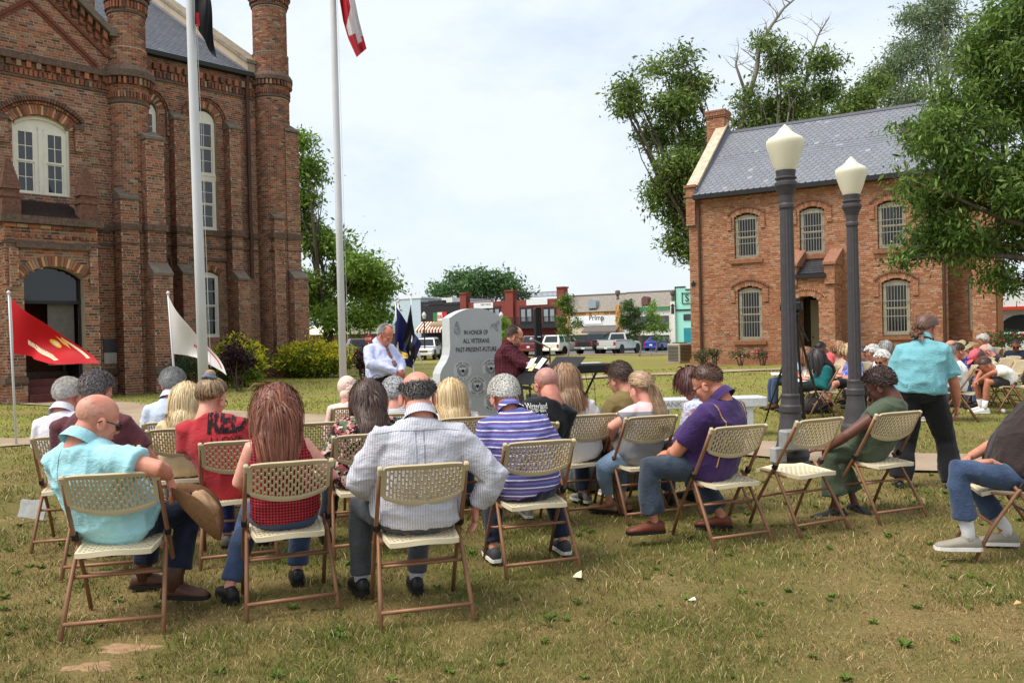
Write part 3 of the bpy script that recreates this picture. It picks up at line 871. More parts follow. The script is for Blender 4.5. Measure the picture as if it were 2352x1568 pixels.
 mb = MB(); bar(mb, A, -4.9, 0, zp - .06, zp + .1, 0, .12); bar(mb, A, ps0 - .1, ds0 - .0, A.uv(20, 868, n)[1] - .13, A.uv(20, 868, n)[1], n - .4, n + .16); bar(mb, A, ds1, ps1 + .1, A.uv(20, 868, n)[1] - .13, A.uv(20, 868, n)[1], 0, n + .16)
 mb.build('plinth_moulding', DARKSTONE, root, world=True)
 BK.wall(A, .08, ps1, 0, g - .05, zp - .06)
 BK.wall(A, n + .10, ps0 - .06, ds0, g - .05, A.uv(20, 868, n)[1] - .13); BK.wall(A, n + .10, ds1, ps1 + .06, g - .05, A.uv(20, 868, n)[1] - .13)
 zb2 = A.uv(260, 528)[1]
 mb = MB(); bar(mb, A, ps1, -.3, zb2 - .05, zb2 + .12, 0, .12); bar(mb, A, ps1, -.3, zb2 - .45, zb2 - .38, 0, .05); mb.build('string_course', DARKSTONE, root, world=True)
 BK.dentils(A, 0, ps1, -.3, zb2 - .3, zb2 - .22, .16, .09, .06)
 # plaque
 q0, q1 = A.uv(237, 778), A.uv(270, 808); mb = MB(); bar(mb, A, q0[0], q1[0], q1[1], q0[1], 0, .05)
 mb.build('bronze_plaque', simple('bronze_plaque', (72, 72, 74), .5, .2, 20, .3), root, world=True)
 q2 = A.uv(270, 834); mb = MB(); bar(mb, A, q0[0], q1[0], q2[1], q1[1] - .01, 0, .04); mb.build('stone_plaque', simple('pale_stone', (186, 182, 172), .8), root, world=True)
 # corner turrets
 for u in (0.0, -4.84):
  zz = [A.uv(310, y)[1] for y in (46, 152, 196, 248)]
  BK.drum(A, u, 0, .50, g, zz[3]); BK.drum(A, u, 0, .50, zz[2] + .3, zz[1] + .35); BK.drum(A, u, 0, .465, zz[1] + .35, zz[0])
  c = A.pt(u, 0, 0); z0 = zz[3]; mb = MB()
  mb.lathe([(.5, z0 - .04), (.54, z0), (.54, z0 + .06), (.50, z0 + .1)], 40, c)
  mb.lathe([(.5, zz[2] + .02), (.68, zz[2] + .04), (.68, zz[2] + .22), (.6, zz[2] + .34), (.5, zz[2] + .40)], 40, c)
  mb.build('turret_moulding', DARKSTONE, root, world=True, smooth=False)
  BK.drum(A, u, 0, .52, z0 + .1, zz[2] + .02)
  BK.drum_dentils(A, u, 0, .52, z0 + .12, z0 + .28, .05, 44, .045); BK.drum_dentils(A, u, 0, .52, zz[2] - .16, zz[2] + .02, .13, 30, .075)
  z1 = zz[0]; mb = MB()
  mb.lathe([(.46, z1 - .02), (.5, z1), (.5, z1 + .05), (.47, z1 + .08)], 40, c); mb.lathe([(.5, z1 + .3), (.56, z1 + .32), (.56, z1 + .42), (.52, z1 + .44)], 40, c)
  mb.lathe([(.6, z1 + .75), (.70, z1 + .78), (.70, z1 + .9), (.62, z1 + 1.0), (.3, z1 + 1.3)], 40, c); mb.build('turret_cap', DARKSTONE, root, world=True)
  BK.drum(A, u, 0, .48, z1 + .06, z1 + .8); BK.drum_dentils(A, u, 0, .48, z1 + .1, z1 + .28, .06, 36, .06); BK.drum_dentils(A, u, 0, .5, z1 + .46, z1 + .62, .1, 28, .09); BK.drum_dentils(A, u, 0, .5, z1 + .62, z1 + .78, .17, 28, .09)
 # turret buttress, two stages
 def buttress(pl, u0, u1, nb, z1, z2, d1, d2, cap=.35, both=False):
  BK.pier(pl, u0, u1, nb, nb + d1, g, z1, True, both); mb = MB()
  def capm(z, da, db):
   prof = [(nb + da, z + cap), (nb + db + .04, z + .04), (nb + db + .04, z - .03), (nb + da, z - .03)]
   m2 = MB(); m2.loft([[pl.pt(u0 - .03, a, b) for a, b in prof], [pl.pt(u1 + .03, a, b) for a, b in prof]]); m2.build('buttress_cap', STONE, root, world=True)
  capm(z1, 0, d1)
  if z2:
   BK.pier(pl, u0 - .02, u1 + .02, nb + d1, nb + d2, g, z2, True, both); capm(z2, d1, d2)
   BK.pier(pl, u0 - .05, u1 + .05, nb + d2, nb + d2 + .1, g - .05, zp - .06, True, both)
   bar(mb, pl, u0 - .08, u1 + .08, zp - .06, zp + .08, nb + d2, nb + d2 + .14)
  mb.build('buttress_band', STONE, root, world=True) if mb.f else None
 buttress(A, .12, .60, .1, A.uv(340, 318, .7)[1], A.uv(350, 630, 1.0)[1], .68, 1.0)
 buttress(A, -.52, -.05, .2, A.uv(300, 456, .6)[1], None, .42, .42, .3)
 mb = MB()
 for u0, u1, nb in ((-.55, -.02, .68), (.08, .64, .86)):
  bar(mb, A, u0, u1, zb2 - .05, zb2 + .12, 0, nb); bar(mb, A, u0 + .02, u1 - .02, zb2 - .45, zb2 - .38, 0, nb - .06)
 mb.build('string_course', DARKSTONE, root, world=True)
 # ---------------- side range, set back
 nb = -4.2; B = A
 us, ue = 0.6, 6.3
 ez = B.uv(465, 150, nb)[1]
 cx = 472; wu = B.uv(cx, 400, nb)[0]; hw = .42
 zb_, zt_ = B.uv(cx, 528, nb)[1], B.uv(cx, 250, nb)[1]
 sp = B.uv(472, 400, nb)[0] - B.uv(336, 400, nb)[0]
 lz0, lz1 = B.uv(cx + 12, 775, nb)[1], B.uv(cx + 12, 622, nb)[1]
 holes = []
 for k in (0, 1, 2):
  c = wu - k * sp
  holes.append(arch_hole(c - hw, c + hw, zb_, zt_ - hw, hw)); holes.append(arch_hole(c - hw, c + hw, lz0, lz1 - .16, .16))
 BK.wall(B, nb, us - 1.6, ue, g, ez + .02, holes)
 for k in (0, 1):
  c = wu - k * sp
  reveal(BK, B, c - hw, c + hw, zb_, zt_ - hw, hw, nb + .008, nb - .25); reveal(BK, B, c - hw, c + hw, lz0, lz1 - .16, .16, nb + .008, nb - .25)
  zh = zb_ + (zt_ - zb_) * .435
  sash_window(root, B, nb - .1, c - hw + .02, c + hw - .02, zb_ + .06, zh - .08, .02, 2, [2, 2], head=zh - .1)
  sash_window(root, B, nb - .1, c - hw + .02, c + hw - .02, zh + .12, zt_ - hw - .03, hw - .05, 2, [2, 2], head=zt_ - hw - .05)
  mb = MB(); bar(mb, B, c - hw, c + hw, zh - .1, zh + .1, nb - .14, nb - .07); mb.build('window_panel', CREAM, root, world=True)
  sash_window(root, B, nb - .1, c - hw + .02, c + hw - .02, lz0 + .06, lz1 - .18, .14, 2, [2, 2], head=lz1 - .2, pane=DARKPANE)
  BK.arch(B, nb, c, zt_ - hw, hw + .01, -3, 183, .23, .02, alt=(BUFF, 4, None)); BK.arch(B, nb, c, zt_ - hw, hw + .27, -3, 183, .06, .06); BK.arch(B, nb, c, zt_ - hw, hw + .34, -3, 183, .06, .10)
  uc, zc, r = arc_z(c - hw, c + hw, lz1 - .16, .16); aa = math.degrees(math.asin(hw / r))
  BK.arch(B, nb, uc, zc, r + .01, 90 - aa - 4, 90 + aa + 4, .2, .02, alt=(BUFF, 4, None))
  for sg in (-1, 1): BK.pier(B, c + sg * (hw + .35) - .08, c + sg * (hw + .35) + .08, nb, nb + .12, zt_ - hw - .75, zt_ - hw + .05, True)
  mb = MB(); zl = lz1 + .34; bar(mb, B, c - hw - .25, c + hw + .25, zl, zl + .1, nb, nb + .1)
  for sg in (-1, 1): bar(mb, B, c + sg * (hw + .33) - .08, c + sg * (hw + .33) + .08, zl - .7, zl + .1, nb, nb + .1)
  mb.build('label_mould', DARKSTONE, root, world=True)
 # buttresses between the windows
 for (xa, xb, ya, yb) in ((400, 431, 275, 628), (527, 556, 296, 642)):
  xm = (xa + xb) / 2
  u0, u1 = B.uv(xa + 7, 500, nb + .5)[0], B.uv(xb + 2, 500, nb + .5)[0]
  buttress(B, u0, u1, nb, B.uv(xm, ya, nb + .4)[1], B.uv(xm, yb, nb + .8)[1], .45, .85)
 # bands of the side range
 zb3 = B.uv(500, 540, nb)[1]
 mb = MB(); bar(mb, B, us - 1.6, ue, zb3 - .05, zb3 + .14, nb, nb + .12); bar(mb, B, us - 1.6, ue, zb3 - .5, zb3 - .43, nb, nb + .05)
 for (xa, xb) in ((400, 431), (527, 556)):
  u0, u1 = B.uv(xa + 7, 500, nb + .5)[0], B.uv(xb + 2, 500, nb + .5)[0]
  bar(mb, B, u0 - .05, u1 + .05, zb3 - .052, zb3 + .138, nb, nb + .57); bar(mb, B, u0 - .03, u1 + .03, zb3 - .502, zb3 - .432, nb, nb + .5)
 bar(mb, B, us - 1.6, ue, ez - .86, ez - .78, nb, nb + .06)
 mb.build('string_course', DARKSTONE, root, world=True)
 BK.dentils(B, nb, us - 1.6, ue - .2, ez - .52, ez - .3, .26, .13, .16); BK.dentils(B, nb, us - 1.6, ue - .2, ez - .76, ez - .56, .13, .08, .07)
 # gutter, downpipe
 mb = MB(); bar(mb, B, us - 1.6, ue - .3, ez - .1, ez + .05, nb, nb + .3); mb.build('gutter', simple('dark_gutter', (44, 46, 44), .6), root, world=True)
 dp = B.uv(573, 500, nb + .1)[0]; mb = MB()
 mb.tube([B.pt(dp, nb + .22, ez - .1), B.pt(dp, nb + .16, ez - .5), B.pt(dp, nb + .16, zb3 + .3), B.pt(dp, nb + .22, zb3), B.pt(dp, nb + .18, zb3 - .5), B.pt(dp, nb + .18, B.uv(573, 640, nb)[1])], .075, 8)
 mb.build('downpipe', RUST, root, world=True)
 # slate roof and raking parapet
 run, rise = 8.5, 8.5 * math.tan(R(32)); re = ue - .45
 slates(root, [B.pt(-1.2, nb + .2, ez + .05), B.pt(re, nb + .2, ez + .05), B.pt(re, nb - run, ez + rise), B.pt(-1.2, nb - run, ez + rise)], 44, 30, m_slate('courthouse_slate', 0), (86, 88, 94), 'rect', 300)
 mb = MB(); prof = [(re, -.05), (re, .42), (re + .45, .42), (re + .45, -.4)]
 mb.loft([[B.pt(u, nb + .1, ez + dz) for u, dz in prof], [B.pt(u, nb - run, ez + rise + dz) for u, dz in prof]]); mb.build('parapet', BK.mm, root, world=True)
 mb = MB(); prof = [(re - .06, .42), (re - .06, .56), (re + .52, .56), (re + .52, .42)]
 mb.loft([[B.pt(u, nb + .14, ez + dz) for u, dz in prof], [B.pt(u, nb - run, ez + rise + dz) for u, dz in prof]]); mb.build('parapet_coping', simple('pale_weathered_coping', (132, 120, 100), .9, .45, 5, .5), root, world=True)
 mb = MB(); prof = [(re - .16, .02), (re - .16, .1), (re, .1), (re, .02)]
 mb.loft([[B.pt(u, nb + .16, ez + dz) for u, dz in prof], [B.pt(u, nb - run, ez + rise + dz) for u, dz in prof]]); mb.build('flashing', simple('lead_flashing', (112, 116, 122), .5), root, world=True)
 # round tower at the far corner
 tu, tn = B.uv(622, 300, nb)[0] + .02, nb + .05
 zz = [B.uv(622, y, nb)[1] for y in (26, 133, 196, 232)]
 BK.drum(B, tu, tn, .63, g, zz[3]); BK.drum(B, tu, tn, .64, zz[2] + .2, zz[1]); BK.drum(B, tu, tn, .60, zz[1], zz[0])
 c = B.pt(tu, tn, 0)
 for pr in ([(.6, zz[1] - .02), (.66, zz[1] - .02), (.6, zz[1] + .06)], [(.62, zz[3] - .03), (.68, zz[3]), (.68, zz[3] + .06), (.62, zz[3] + .1)], [(.62, zz[2]), (.78, zz[2] + .02), (.78, zz[2] + .16), (.72, zz[2] + .26), (.62, zz[2] + .34)], [(.6, zz[0] - .02), (.65, zz[0]), (.65, zz[0] + .06), (.6, zz[0] + .1)], [(.62, zz[0] + .55), (.82, zz[0] + .6), (.82, zz[0] + .8), (.3, zz[0] + 1.2)]):
  mb = MB(); mb.lathe(pr, 40, c); mb.build('tower_moulding', DARKSTONE, root, world=True)
 BK.drum(B, tu, tn, .64, zz[3] + .1, zz[2] + .02); BK.drum(B, tu, tn, .61, zz[0] + .06, zz[0] + .6)
 BK.drum_dentils(B, tu, tn, .64, zz[2] - .17, zz[2], .12, 34, .09); BK.drum_dentils(B, tu, tn, .64, zz[3] + .12, zz[3] + .26, .05, 60, .04)
 BK.drum_dentils(B, tu, tn, .62, zz[0] + .12, zz[0] + .28, .08, 40, .06); BK.drum_dentils(B, tu, tn, .62, zz[0] + .34, zz[0] + .54, .15, 30, .09)
 # tower piers
 zq = B.uv(655, 306, nb + .3)[1]
 buttress(B, tu + .16, tu + .70, tn + .1, zq, B.uv(660, 640, nb + .9)[1], .55, .95, both=False)
 buttress(B, tu - .42, tu - .02, tn + .3, B.uv(600, 500, nb + .5)[1], None, .42, .42, .3)
 BK.wall(B, tn + .35, tu + .62, tu + 1.02, g, B.uv(670, 640, nb + .4)[1])
 mb = MB()
 for u0, u1, k in ((tu - .5, tu + .06, .78), (tu + .12, tu + .76, .72)):
  bar(mb, B, u0, u1, zb3 - .054, zb3 + .136, tn, tn + k); bar(mb, B, u0 + .02, u1 - .02, zb3 - .504, zb3 - .434, tn, tn + k - .06)
 mb.build('string_course', DARKSTONE, root, world=True)
 # rear walls (not seen from the square)
 mb = MB(); mm = m_mortar('plain_brick_wall', (98, 62, 48), (118, 76, 58), .3)
 bar(mb, A, -4.9, .3, g, kneel, -7, -.35); bar(mb, A, -2, tu + .3, g, ez, nb - 14, nb - .4)
 mb.build('rear_wall', mm, root, world=True)
 BK.finish(root, 300)
 return root
courthouse()
# ------------------------------------------------------------------ old jail
GRILLE = simple('pale_painted_bars', (158, 152, 138), .6, .15, 10, .1)
JFRAME = simple('grey_cream_frame', (176, 168, 146), .7, .2, 8, .2)
def jail():
 O = P(1650, 750, 32.6); J = Plane((O.x, O.y), R(122))
 root = thing('brick_jail', 'two storey orange brick jail with barred windows and grey slate roof', 'building', J.pt(4, -4, 0))
 BK = Bricks(([(182, 132, 102), (174, 120, 92), (190, 142, 112), (164, 108, 86), (178, 150, 128), (190, 158, 132), (142, 106, 88)], [32, 24, 18, 10, 7, 6, 3]),
    m_mortar('jail_mortar', (120, 84, 62), (172, 134, 104), .25), m_brick('jail_brick', .28, (88, 62, 48)), .84, 1.12)
 g = .1
 u0, u1 = J.uv(1584, 600)[0], J.uv(2176, 600)[0]
 ez = J.uv(1700, 440)[1] - .05
 W = []
 for (xa, xb, yt, yb) in ((1688, 1743, 489, 594), (1838, 1895, 474, 584), (2017, 2083, 459, 569), (1693, 1748, 657, 781), (2024, 2089, 639, 769)):
  a, b = J.uv(xa, 600)[0], J.uv(xb, 600)[0]; xm = (xa + xb) / 2
  W.append((a, b, J.uv(xm, yb)[1], J.uv(xm, yt)[1]))
 # porch
 n = 1.25; px0, px1 = J.uv(1812, 700, n)[0], J.uv(1917, 700, n)[0]; da, db = J.uv(1824, 700, n)[0], J.uv(1880, 700, n)[0]; pz = J.uv(1860, 628, n)[1]; dz = J.uv(1850, 690, n)[1]
 holes = [arch_hole(a, b, c, d - .14, .14) for a, b, c, d in W] + [arch_hole(da + .05, db - .05, g, dz + .1, .12)]
 BK.wall(J, 0, u0, u1, g, ez, holes, rough=.006)
 for (a, b, c, d) in W:
  reveal(BK, J, a, b, c, d - .14, .14, .008, -.22)
  uc, zc, r = arc_z(a, b, d - .14, .14); aa = math.degrees(math.asin((b - a) / 2 / r))
  BK.arch(J, 0, uc, zc, r + .01, 90 - aa - 3, 90 + aa + 3, .19, .015); BK.arch(J, 0, uc, zc, r + .21, 90 - aa - 9, 90 + aa + 9, .07, .07, alt=(6, 1, 6))
  for u in (a - .26, b + .10): BK.pier(J, u, u + .16, 0, .055, d - .62, d - .12, True, True)
  mb = MB(); bar(mb, J, a - .16, b + .16, c - .17, c - .03, -.05, .09); mb.build('window_sill', simple('brick_sill', (140, 96, 70), .9, .3, 10, .5), root, world=True)
  w = sash_window(root, J, -.12, a + .02, b - .02, c + .04, d - .18, .12, 1, [1, 1], frame=JFRAME, pane=DARKPANE, fw=.07)
  k = 0; m = 8
  for i in range(m):   # bars
   u = a + .05 + (b - a - .1) * (i + .5) / m; mb = MB()
   mb.tube([J.pt(u, -.03, c + .0), J.pt(u, -.03, d - .13)], .0095, 6); mb.build('window_bar', GRILLE, w)
  for i in range(4):
   z = c + .12 + (d - c - .36) * i / 3; mb = MB(); bar(mb, J, a + .01, b - .01, z - .012, z + .012, -.055, -.035); mb.build('cross_bar', GRILLE, w)
 # porch walls
 BK.wall(J, n, px0, px1, g, pz, [arch_hole(da, db, g, dz, .16)])
 q = Plane((0, 0), 0); q.O = J.pt(px0, 0, 0); q.D = J.N.copy(); q.N = -J.D
 BK.wall(q, 0, 0, n, g, pz); q = Plane((0, 0), 0); q.O = J.pt(px1, 0, 0); q.D = J.N.copy(); q.N = J.D.copy(); BK.wall(q, 0, 0, n, g, pz)
 reveal(BK, J, da, db, g, dz, .16, n + .008, n - .3, False)
 uc, zc, r = arc_z(da, db, dz, .16); aa = math.degrees(math.asin((db - da) / 2 / r))
 BK.arch(J, n, uc, zc, r + .01, 90 - aa - 4, 90 + aa + 4, .2, .015); BK.arch(J, n, uc, zc, r + .22, 90 - aa - 8, 90 + aa + 8, .07, .05)
 for sgn, ub in ((-1, px0), (1, px1)):   # stepped side parapets with sloping copings
  a, b = (ub - .04, ub + .3) if sgn < 0 else (ub - .3, ub + .04)
  BK.pier(J, a, b, 0, n + .1, pz - .4, pz + .32, True, True)
  mb = MB(); prof = [(0, pz + .95), (n + .18, pz + .36), (n + .18, pz + .28), (0, pz + .28)]
  mb.loft([[J.pt(a - .05, x, z) for x, z in prof], [J.pt(b + .05, x, z) for x, z in prof]]); mb.build('porch_coping', simple('brick_coping', (148, 104, 82), .9, .45, 14, .8), root, world=True)
 slates(root, [J.pt(px0 + .25, n + .05, pz - .02), J.pt(px1 - .25, n + .05, pz - .02), J.pt(px1 - .25, 0, pz + .55), J.pt(px0 + .25, 0, pz + .55)], 6, 7, m_slate('dark_slate', 0), (58, 58, 62), 'rect', 60)
 mb = MB(); bar(mb, J, px0 + .25, px1 - .25, pz - .16, pz - .02, n, n + .16); mb.build('porch_gutter', IRON, root, world=True)
 # door
 mb = MB(); bar(mb, J, da + .28, db - .1, g, dz + .05, -.12, -.07)
 dr = mb.build('door', simple('pale_door', (172, 160, 128), .6, .08, 6, .1), root, world=True)
 mb = MB(); c = J.pt(da + .36, -.05, 1.15); mb.ell(c, (.035, .035, .035)); mb.build('handle', simple('brass', (160, 120, 60), .3, metal=1.0), dr)
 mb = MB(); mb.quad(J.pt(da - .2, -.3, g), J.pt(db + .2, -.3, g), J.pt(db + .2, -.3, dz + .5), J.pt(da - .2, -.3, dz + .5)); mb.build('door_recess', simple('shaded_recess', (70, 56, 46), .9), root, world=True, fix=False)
 # right-hand recess and end pier
 r0, r1, r2 = u1, J.uv(2236, 600, -1.1)[0], J.uv(2286, 600)[0]
 nw = (r0 + .55, r0 + .95, g + 1.2, 3.1)
 BK.wall(J, -1.1, r0 - .5, r1, g, ez, [arch_hole(*nw[:3], nw[3], .1)])
 sash_window(root, J, -1.22, nw[0], nw[1], nw[2], nw[3], .1, 1, [1, 1], frame=JFRAME, pane=DARKPANE, fw=.05)
 BK.pier(J, r1, r2, -1.1, 0, g, ez, True, False)
 # plinth
 mb = MB(); bar(mb, J, u0 - .05, px0, g - .1, g + .26, -.1, .07); bar(mb, J, px1, u1 + .03, g - .1, g + .26, -.1, .07); mb.build('plinth', simple('brick_plinth', (150, 106, 80), .95, .3, 9, .6), root, world=True)
 # corbelled eaves and corner piece
 BK.dentils(J, 0, u0 + .3, u1, ez - .16, ez - .06, .12, .1, .05)
 BK.pier(J, u0 - .06, u0 + .3, 0, .12, ez - 1.1, ez + .4, True, True); mb = MB()
 bar(mb, J, u0 - .12, u0 + .36, ez + .4, ez + .5, -.3, .2); bar(mb, J, u0 - .14, u0 + .38, ez + .02, ez + .1, -.02, .17); mb.build('kneeler', simple('brick_coping', (148, 104, 82), .9, .45, 14, .8), root, world=True)
 # roof
 run = 4.3; rz = J.uv(1690, 302, -run)[1]; ue = r2 + .2
 SL = m_slate('jail_slate', 0)
 bl, br, tr, tl = J.pt(u0 + .3, .28, ez + .02), J.pt(ue, .28, ez + .02), J.pt(ue, -run, rz), J.pt(u0 + .3, -run, rz)
 m1, m2 = .42, .56
 def lv(v): return bl.lerp(tl, v), br.lerp(tr, v)
 slates(root, [bl, br, lv(m1)[1], lv(m1)[0]], 11, 44, SL, (122, 124, 129), 'fish', 160, vary=.08, vmax=1.09)
 slates(root, [lv(m1)[0], lv(m1)[1], lv(m2)[1], lv(m2)[0]], 4, 34, SL, (120, 122, 128), 'rect', 60, vary=.08, vmax=1.12)
 slates(root, [lv(m2)[0], lv(m2)[1], tr, tl], 12, 44, SL, (122, 124, 129), 'fish', 80, vary=.08)
 mb = MB(); mb.quad(tl, tr, tr - J.N * 4.6 + Vector((0, 0, ez - rz)), tl - J.N * 4.6 + Vector((0, 0, ez - rz))); mb.build('rear_roof', IRON, root, world=True, fix=False)
 mb = MB(); prof = [(-run + .22, -.10), (-run, .06), (-run - .22, -.1)]
 mb.loft([[J.pt(u0 + .3, x, rz + z) for x, z in prof], [J.pt(ue, x, rz + z) for x, z in prof]]); mb.build('ridge_cap', simple('dark_ridge_metal', (84, 84, 90), .5), root, world=True)
 mb = MB(); bar(mb, J, u0 + .3, ue, ez - .12, ez + .05, .02, .38); mb.build('gutter', simple('black_gutter', (40, 38, 40), .45), root, world=True)
 # raking parapet at the left gable
 sl = (rz - ez) / run
 mb = MB(); prof = [(u0 - .05, -.6), (u0 - .05, .34), (u0 + .3, .34), (u0 + .3, -.1)]
 mb.loft([[J.pt(u, 0, ez + dz) for u, dz in prof], [J.pt(u, -run, rz + dz) for u, dz in prof], [J.pt(u, -2 * run, ez + dz) for u, dz in prof]]); mb.build('parapet', simple('parapet_brick', (140, 96, 74), .95, .35, 8, .6), root, world=True)
 mb = MB(); prof = [(u0 - .1, .34), (u0 - .1, .46), (u0 + .36, .46), (u0 + .36, .34)]
 mb.loft([[J.pt(u, .02, ez + dz) for u, dz in prof], [J.pt(u, -run, rz + dz) for u, dz in prof], [J.pt(u, -2 * run, ez + dz) for u, dz in prof]]); mb.build('parapet_coping', simple('flaking_pale_coping', (196, 176, 152), .9, .4, 4, .6), root, world=True)
 mb = MB(); prof = [(u0 + .3, .03), (u0 + .3, .22), (u0 + .34, .22), (u0 + .48, .03)]
 mb.loft([[J.pt(u, .2, ez + dz) for u, dz in prof], [J.pt(u, -run, rz + dz) for u, dz in prof]]); mb.build('flashing', simple('lead_flashing', (84, 84, 90), .5), root, world=True)
 # chimney
 ca, cb = J.uv(1626, 290, -run)[0], J.uv(1672, 290, -run)[0]; ct = J.uv(1650, 256, -run)[1]
 BK.pier(J, ca + .06, cb - .06, -run - .4, -run + .35, rz - 1.2, ct - .35, True, True)
 mb = MB()
 for k in range(4): bar(mb, J, ca + .02 - .015 * k, cb - .02 + .015 * k, ct - .35 + k * .08, ct - .274 + k * .08, -run - .45, -run + .39 + .02 * k)
 mb.build('chimney_cap', simple('brick_coping', (148, 104, 82), .9, .45, 14, .8), root, world=True)
 BK.dentils(J, -run + .39, ca, cb, ct - .27, ct - .2, .12, .07, .05)
 # downpipes, anchor star
 for px_, zlow in ((1607, .2), (2167, .2)):
  u = J.uv(px_, 600, .1)[0]; mb = MB(); mb.tube([J.pt(u, .25, ez - .1), J.pt(u, .1, ez - .4), J.pt(u, .1, zlow + .2), J.pt(u, .22, zlow)], .055, 8)
  mb.build('downpipe', RUST, root, world=True)
 su, sz = J.uv(1593, 652); mb = MB(); pts = []
 for k in range(10):
  a = math.pi / 2 + k * math.pi / 5; rr = .13 if k % 2 == 0 else .055
  pts.append(J.pt(su + rr * math.cos(a), .01, sz + rr * math.sin(a)))
 mb.prism(pts, J.N * 0, J.N * .04); mb.build('anchor_star', IRON, root, world=True)
 mb = MB(); bar(mb, J, u0 + .0, r0 - .6, g, ez, -2 * run, -.4); bar(mb, J, r0 - .6, r2, g, ez, -2 * run, -1.4); mb.build('rear_wall', m_mortar('plain_jail_brick', (150, 96, 66), (172, 112, 78), .2), root, world=True)
 BK.finish(root, 300)
 return J, u0
JAIL, JU0 = jail()
# air conditioner beside the jail
def condenser():
 c = G(1565, 833); t = thing('air_conditioner', 'beige outdoor air conditioner unit on the grass beside the brick jail', 'air conditioner', (c.x, c.y + .3, c.z), R(32))
 mb = MB(); mb.box((0, 0, .42), (.74, .74, .8), bevel=.03); mb.build('casing', simple('beige_metal', (172, 164, 144), .5, .08), t)
 for i in range(11):
  for sx, a in ((0, 0), (1, 1)):
   m2 = MB(); z = .1 + i * .06
   if a == 0: m2.box((0, -.378, z), (.62, .012, .03))
   else: m2.box((-.378, 0, z), (.012, .62, .03))
   m2.build('louvre', simple('dark_louvre', (60, 60, 58), .6), t)
 mb = MB(); mb.lathe([(.3, .82), (.32, .84), (.28, .86), (.05, .86)], 18); mb.build('fan_guard', IRON, t)
 mb = MB(); mb.box((0, 0, .01), (.9, .9, .06)); mb.build('pad', CONC, t)
condenser()
# ------------------------------------------------------------------ lettering helpers
def text_mesh(s, size=1.0, align='CENTER', ext=0.0, bold=0.0):
 cu = bpy.data.curves.new('txt', 'FONT'); cu.body = s; cu.size = size; cu.align_x = align; cu.align_y = 'CENTER'; cu.extrude = ext; cu.offset = bold; cu.resolution_u = 3
 me = evaluated_mesh(bpy.data.objects.new('txt', cu)); bpy.data.curves.remove(cu)
 return me
def lettering(name, s, mat, origin, ux, uy, height, parent, width=None, ext=.004, world=True):
 """flat letters standing on a surface: ux, uy unit vectors of the lettering; height = capital height"""
 me = text_mesh(s, 1.0, bold=.012)
 v = np.empty(len(me.vertices) * 3, np.float32); me.vertices.foreach_get('co', v); v = v.reshape(-1, 3)
 sc_y = height / .7; sc_x = sc_y
 if width: sc_x = width / max(1e-6, (v[:, 0].max() - v[:, 0].min()))
 cx = (v[:, 0].max() + v[:, 0].min()) / 2; cy = (v[:, 1].max() + v[:, 1].min()) / 2
 o = np.array(origin); ux, uy = np.array(ux), np.array(uy)
 w = o + (v[:, :1] - cx) * sc_x * ux + (v[:, 1:2] - cy) * sc_y * uy
 me.vertices.foreach_set('co', w.astype(np.float32).ravel()); me.materials.clear(); me.materials.append(mat); me.update()
 return obj(name, me, parent, world)
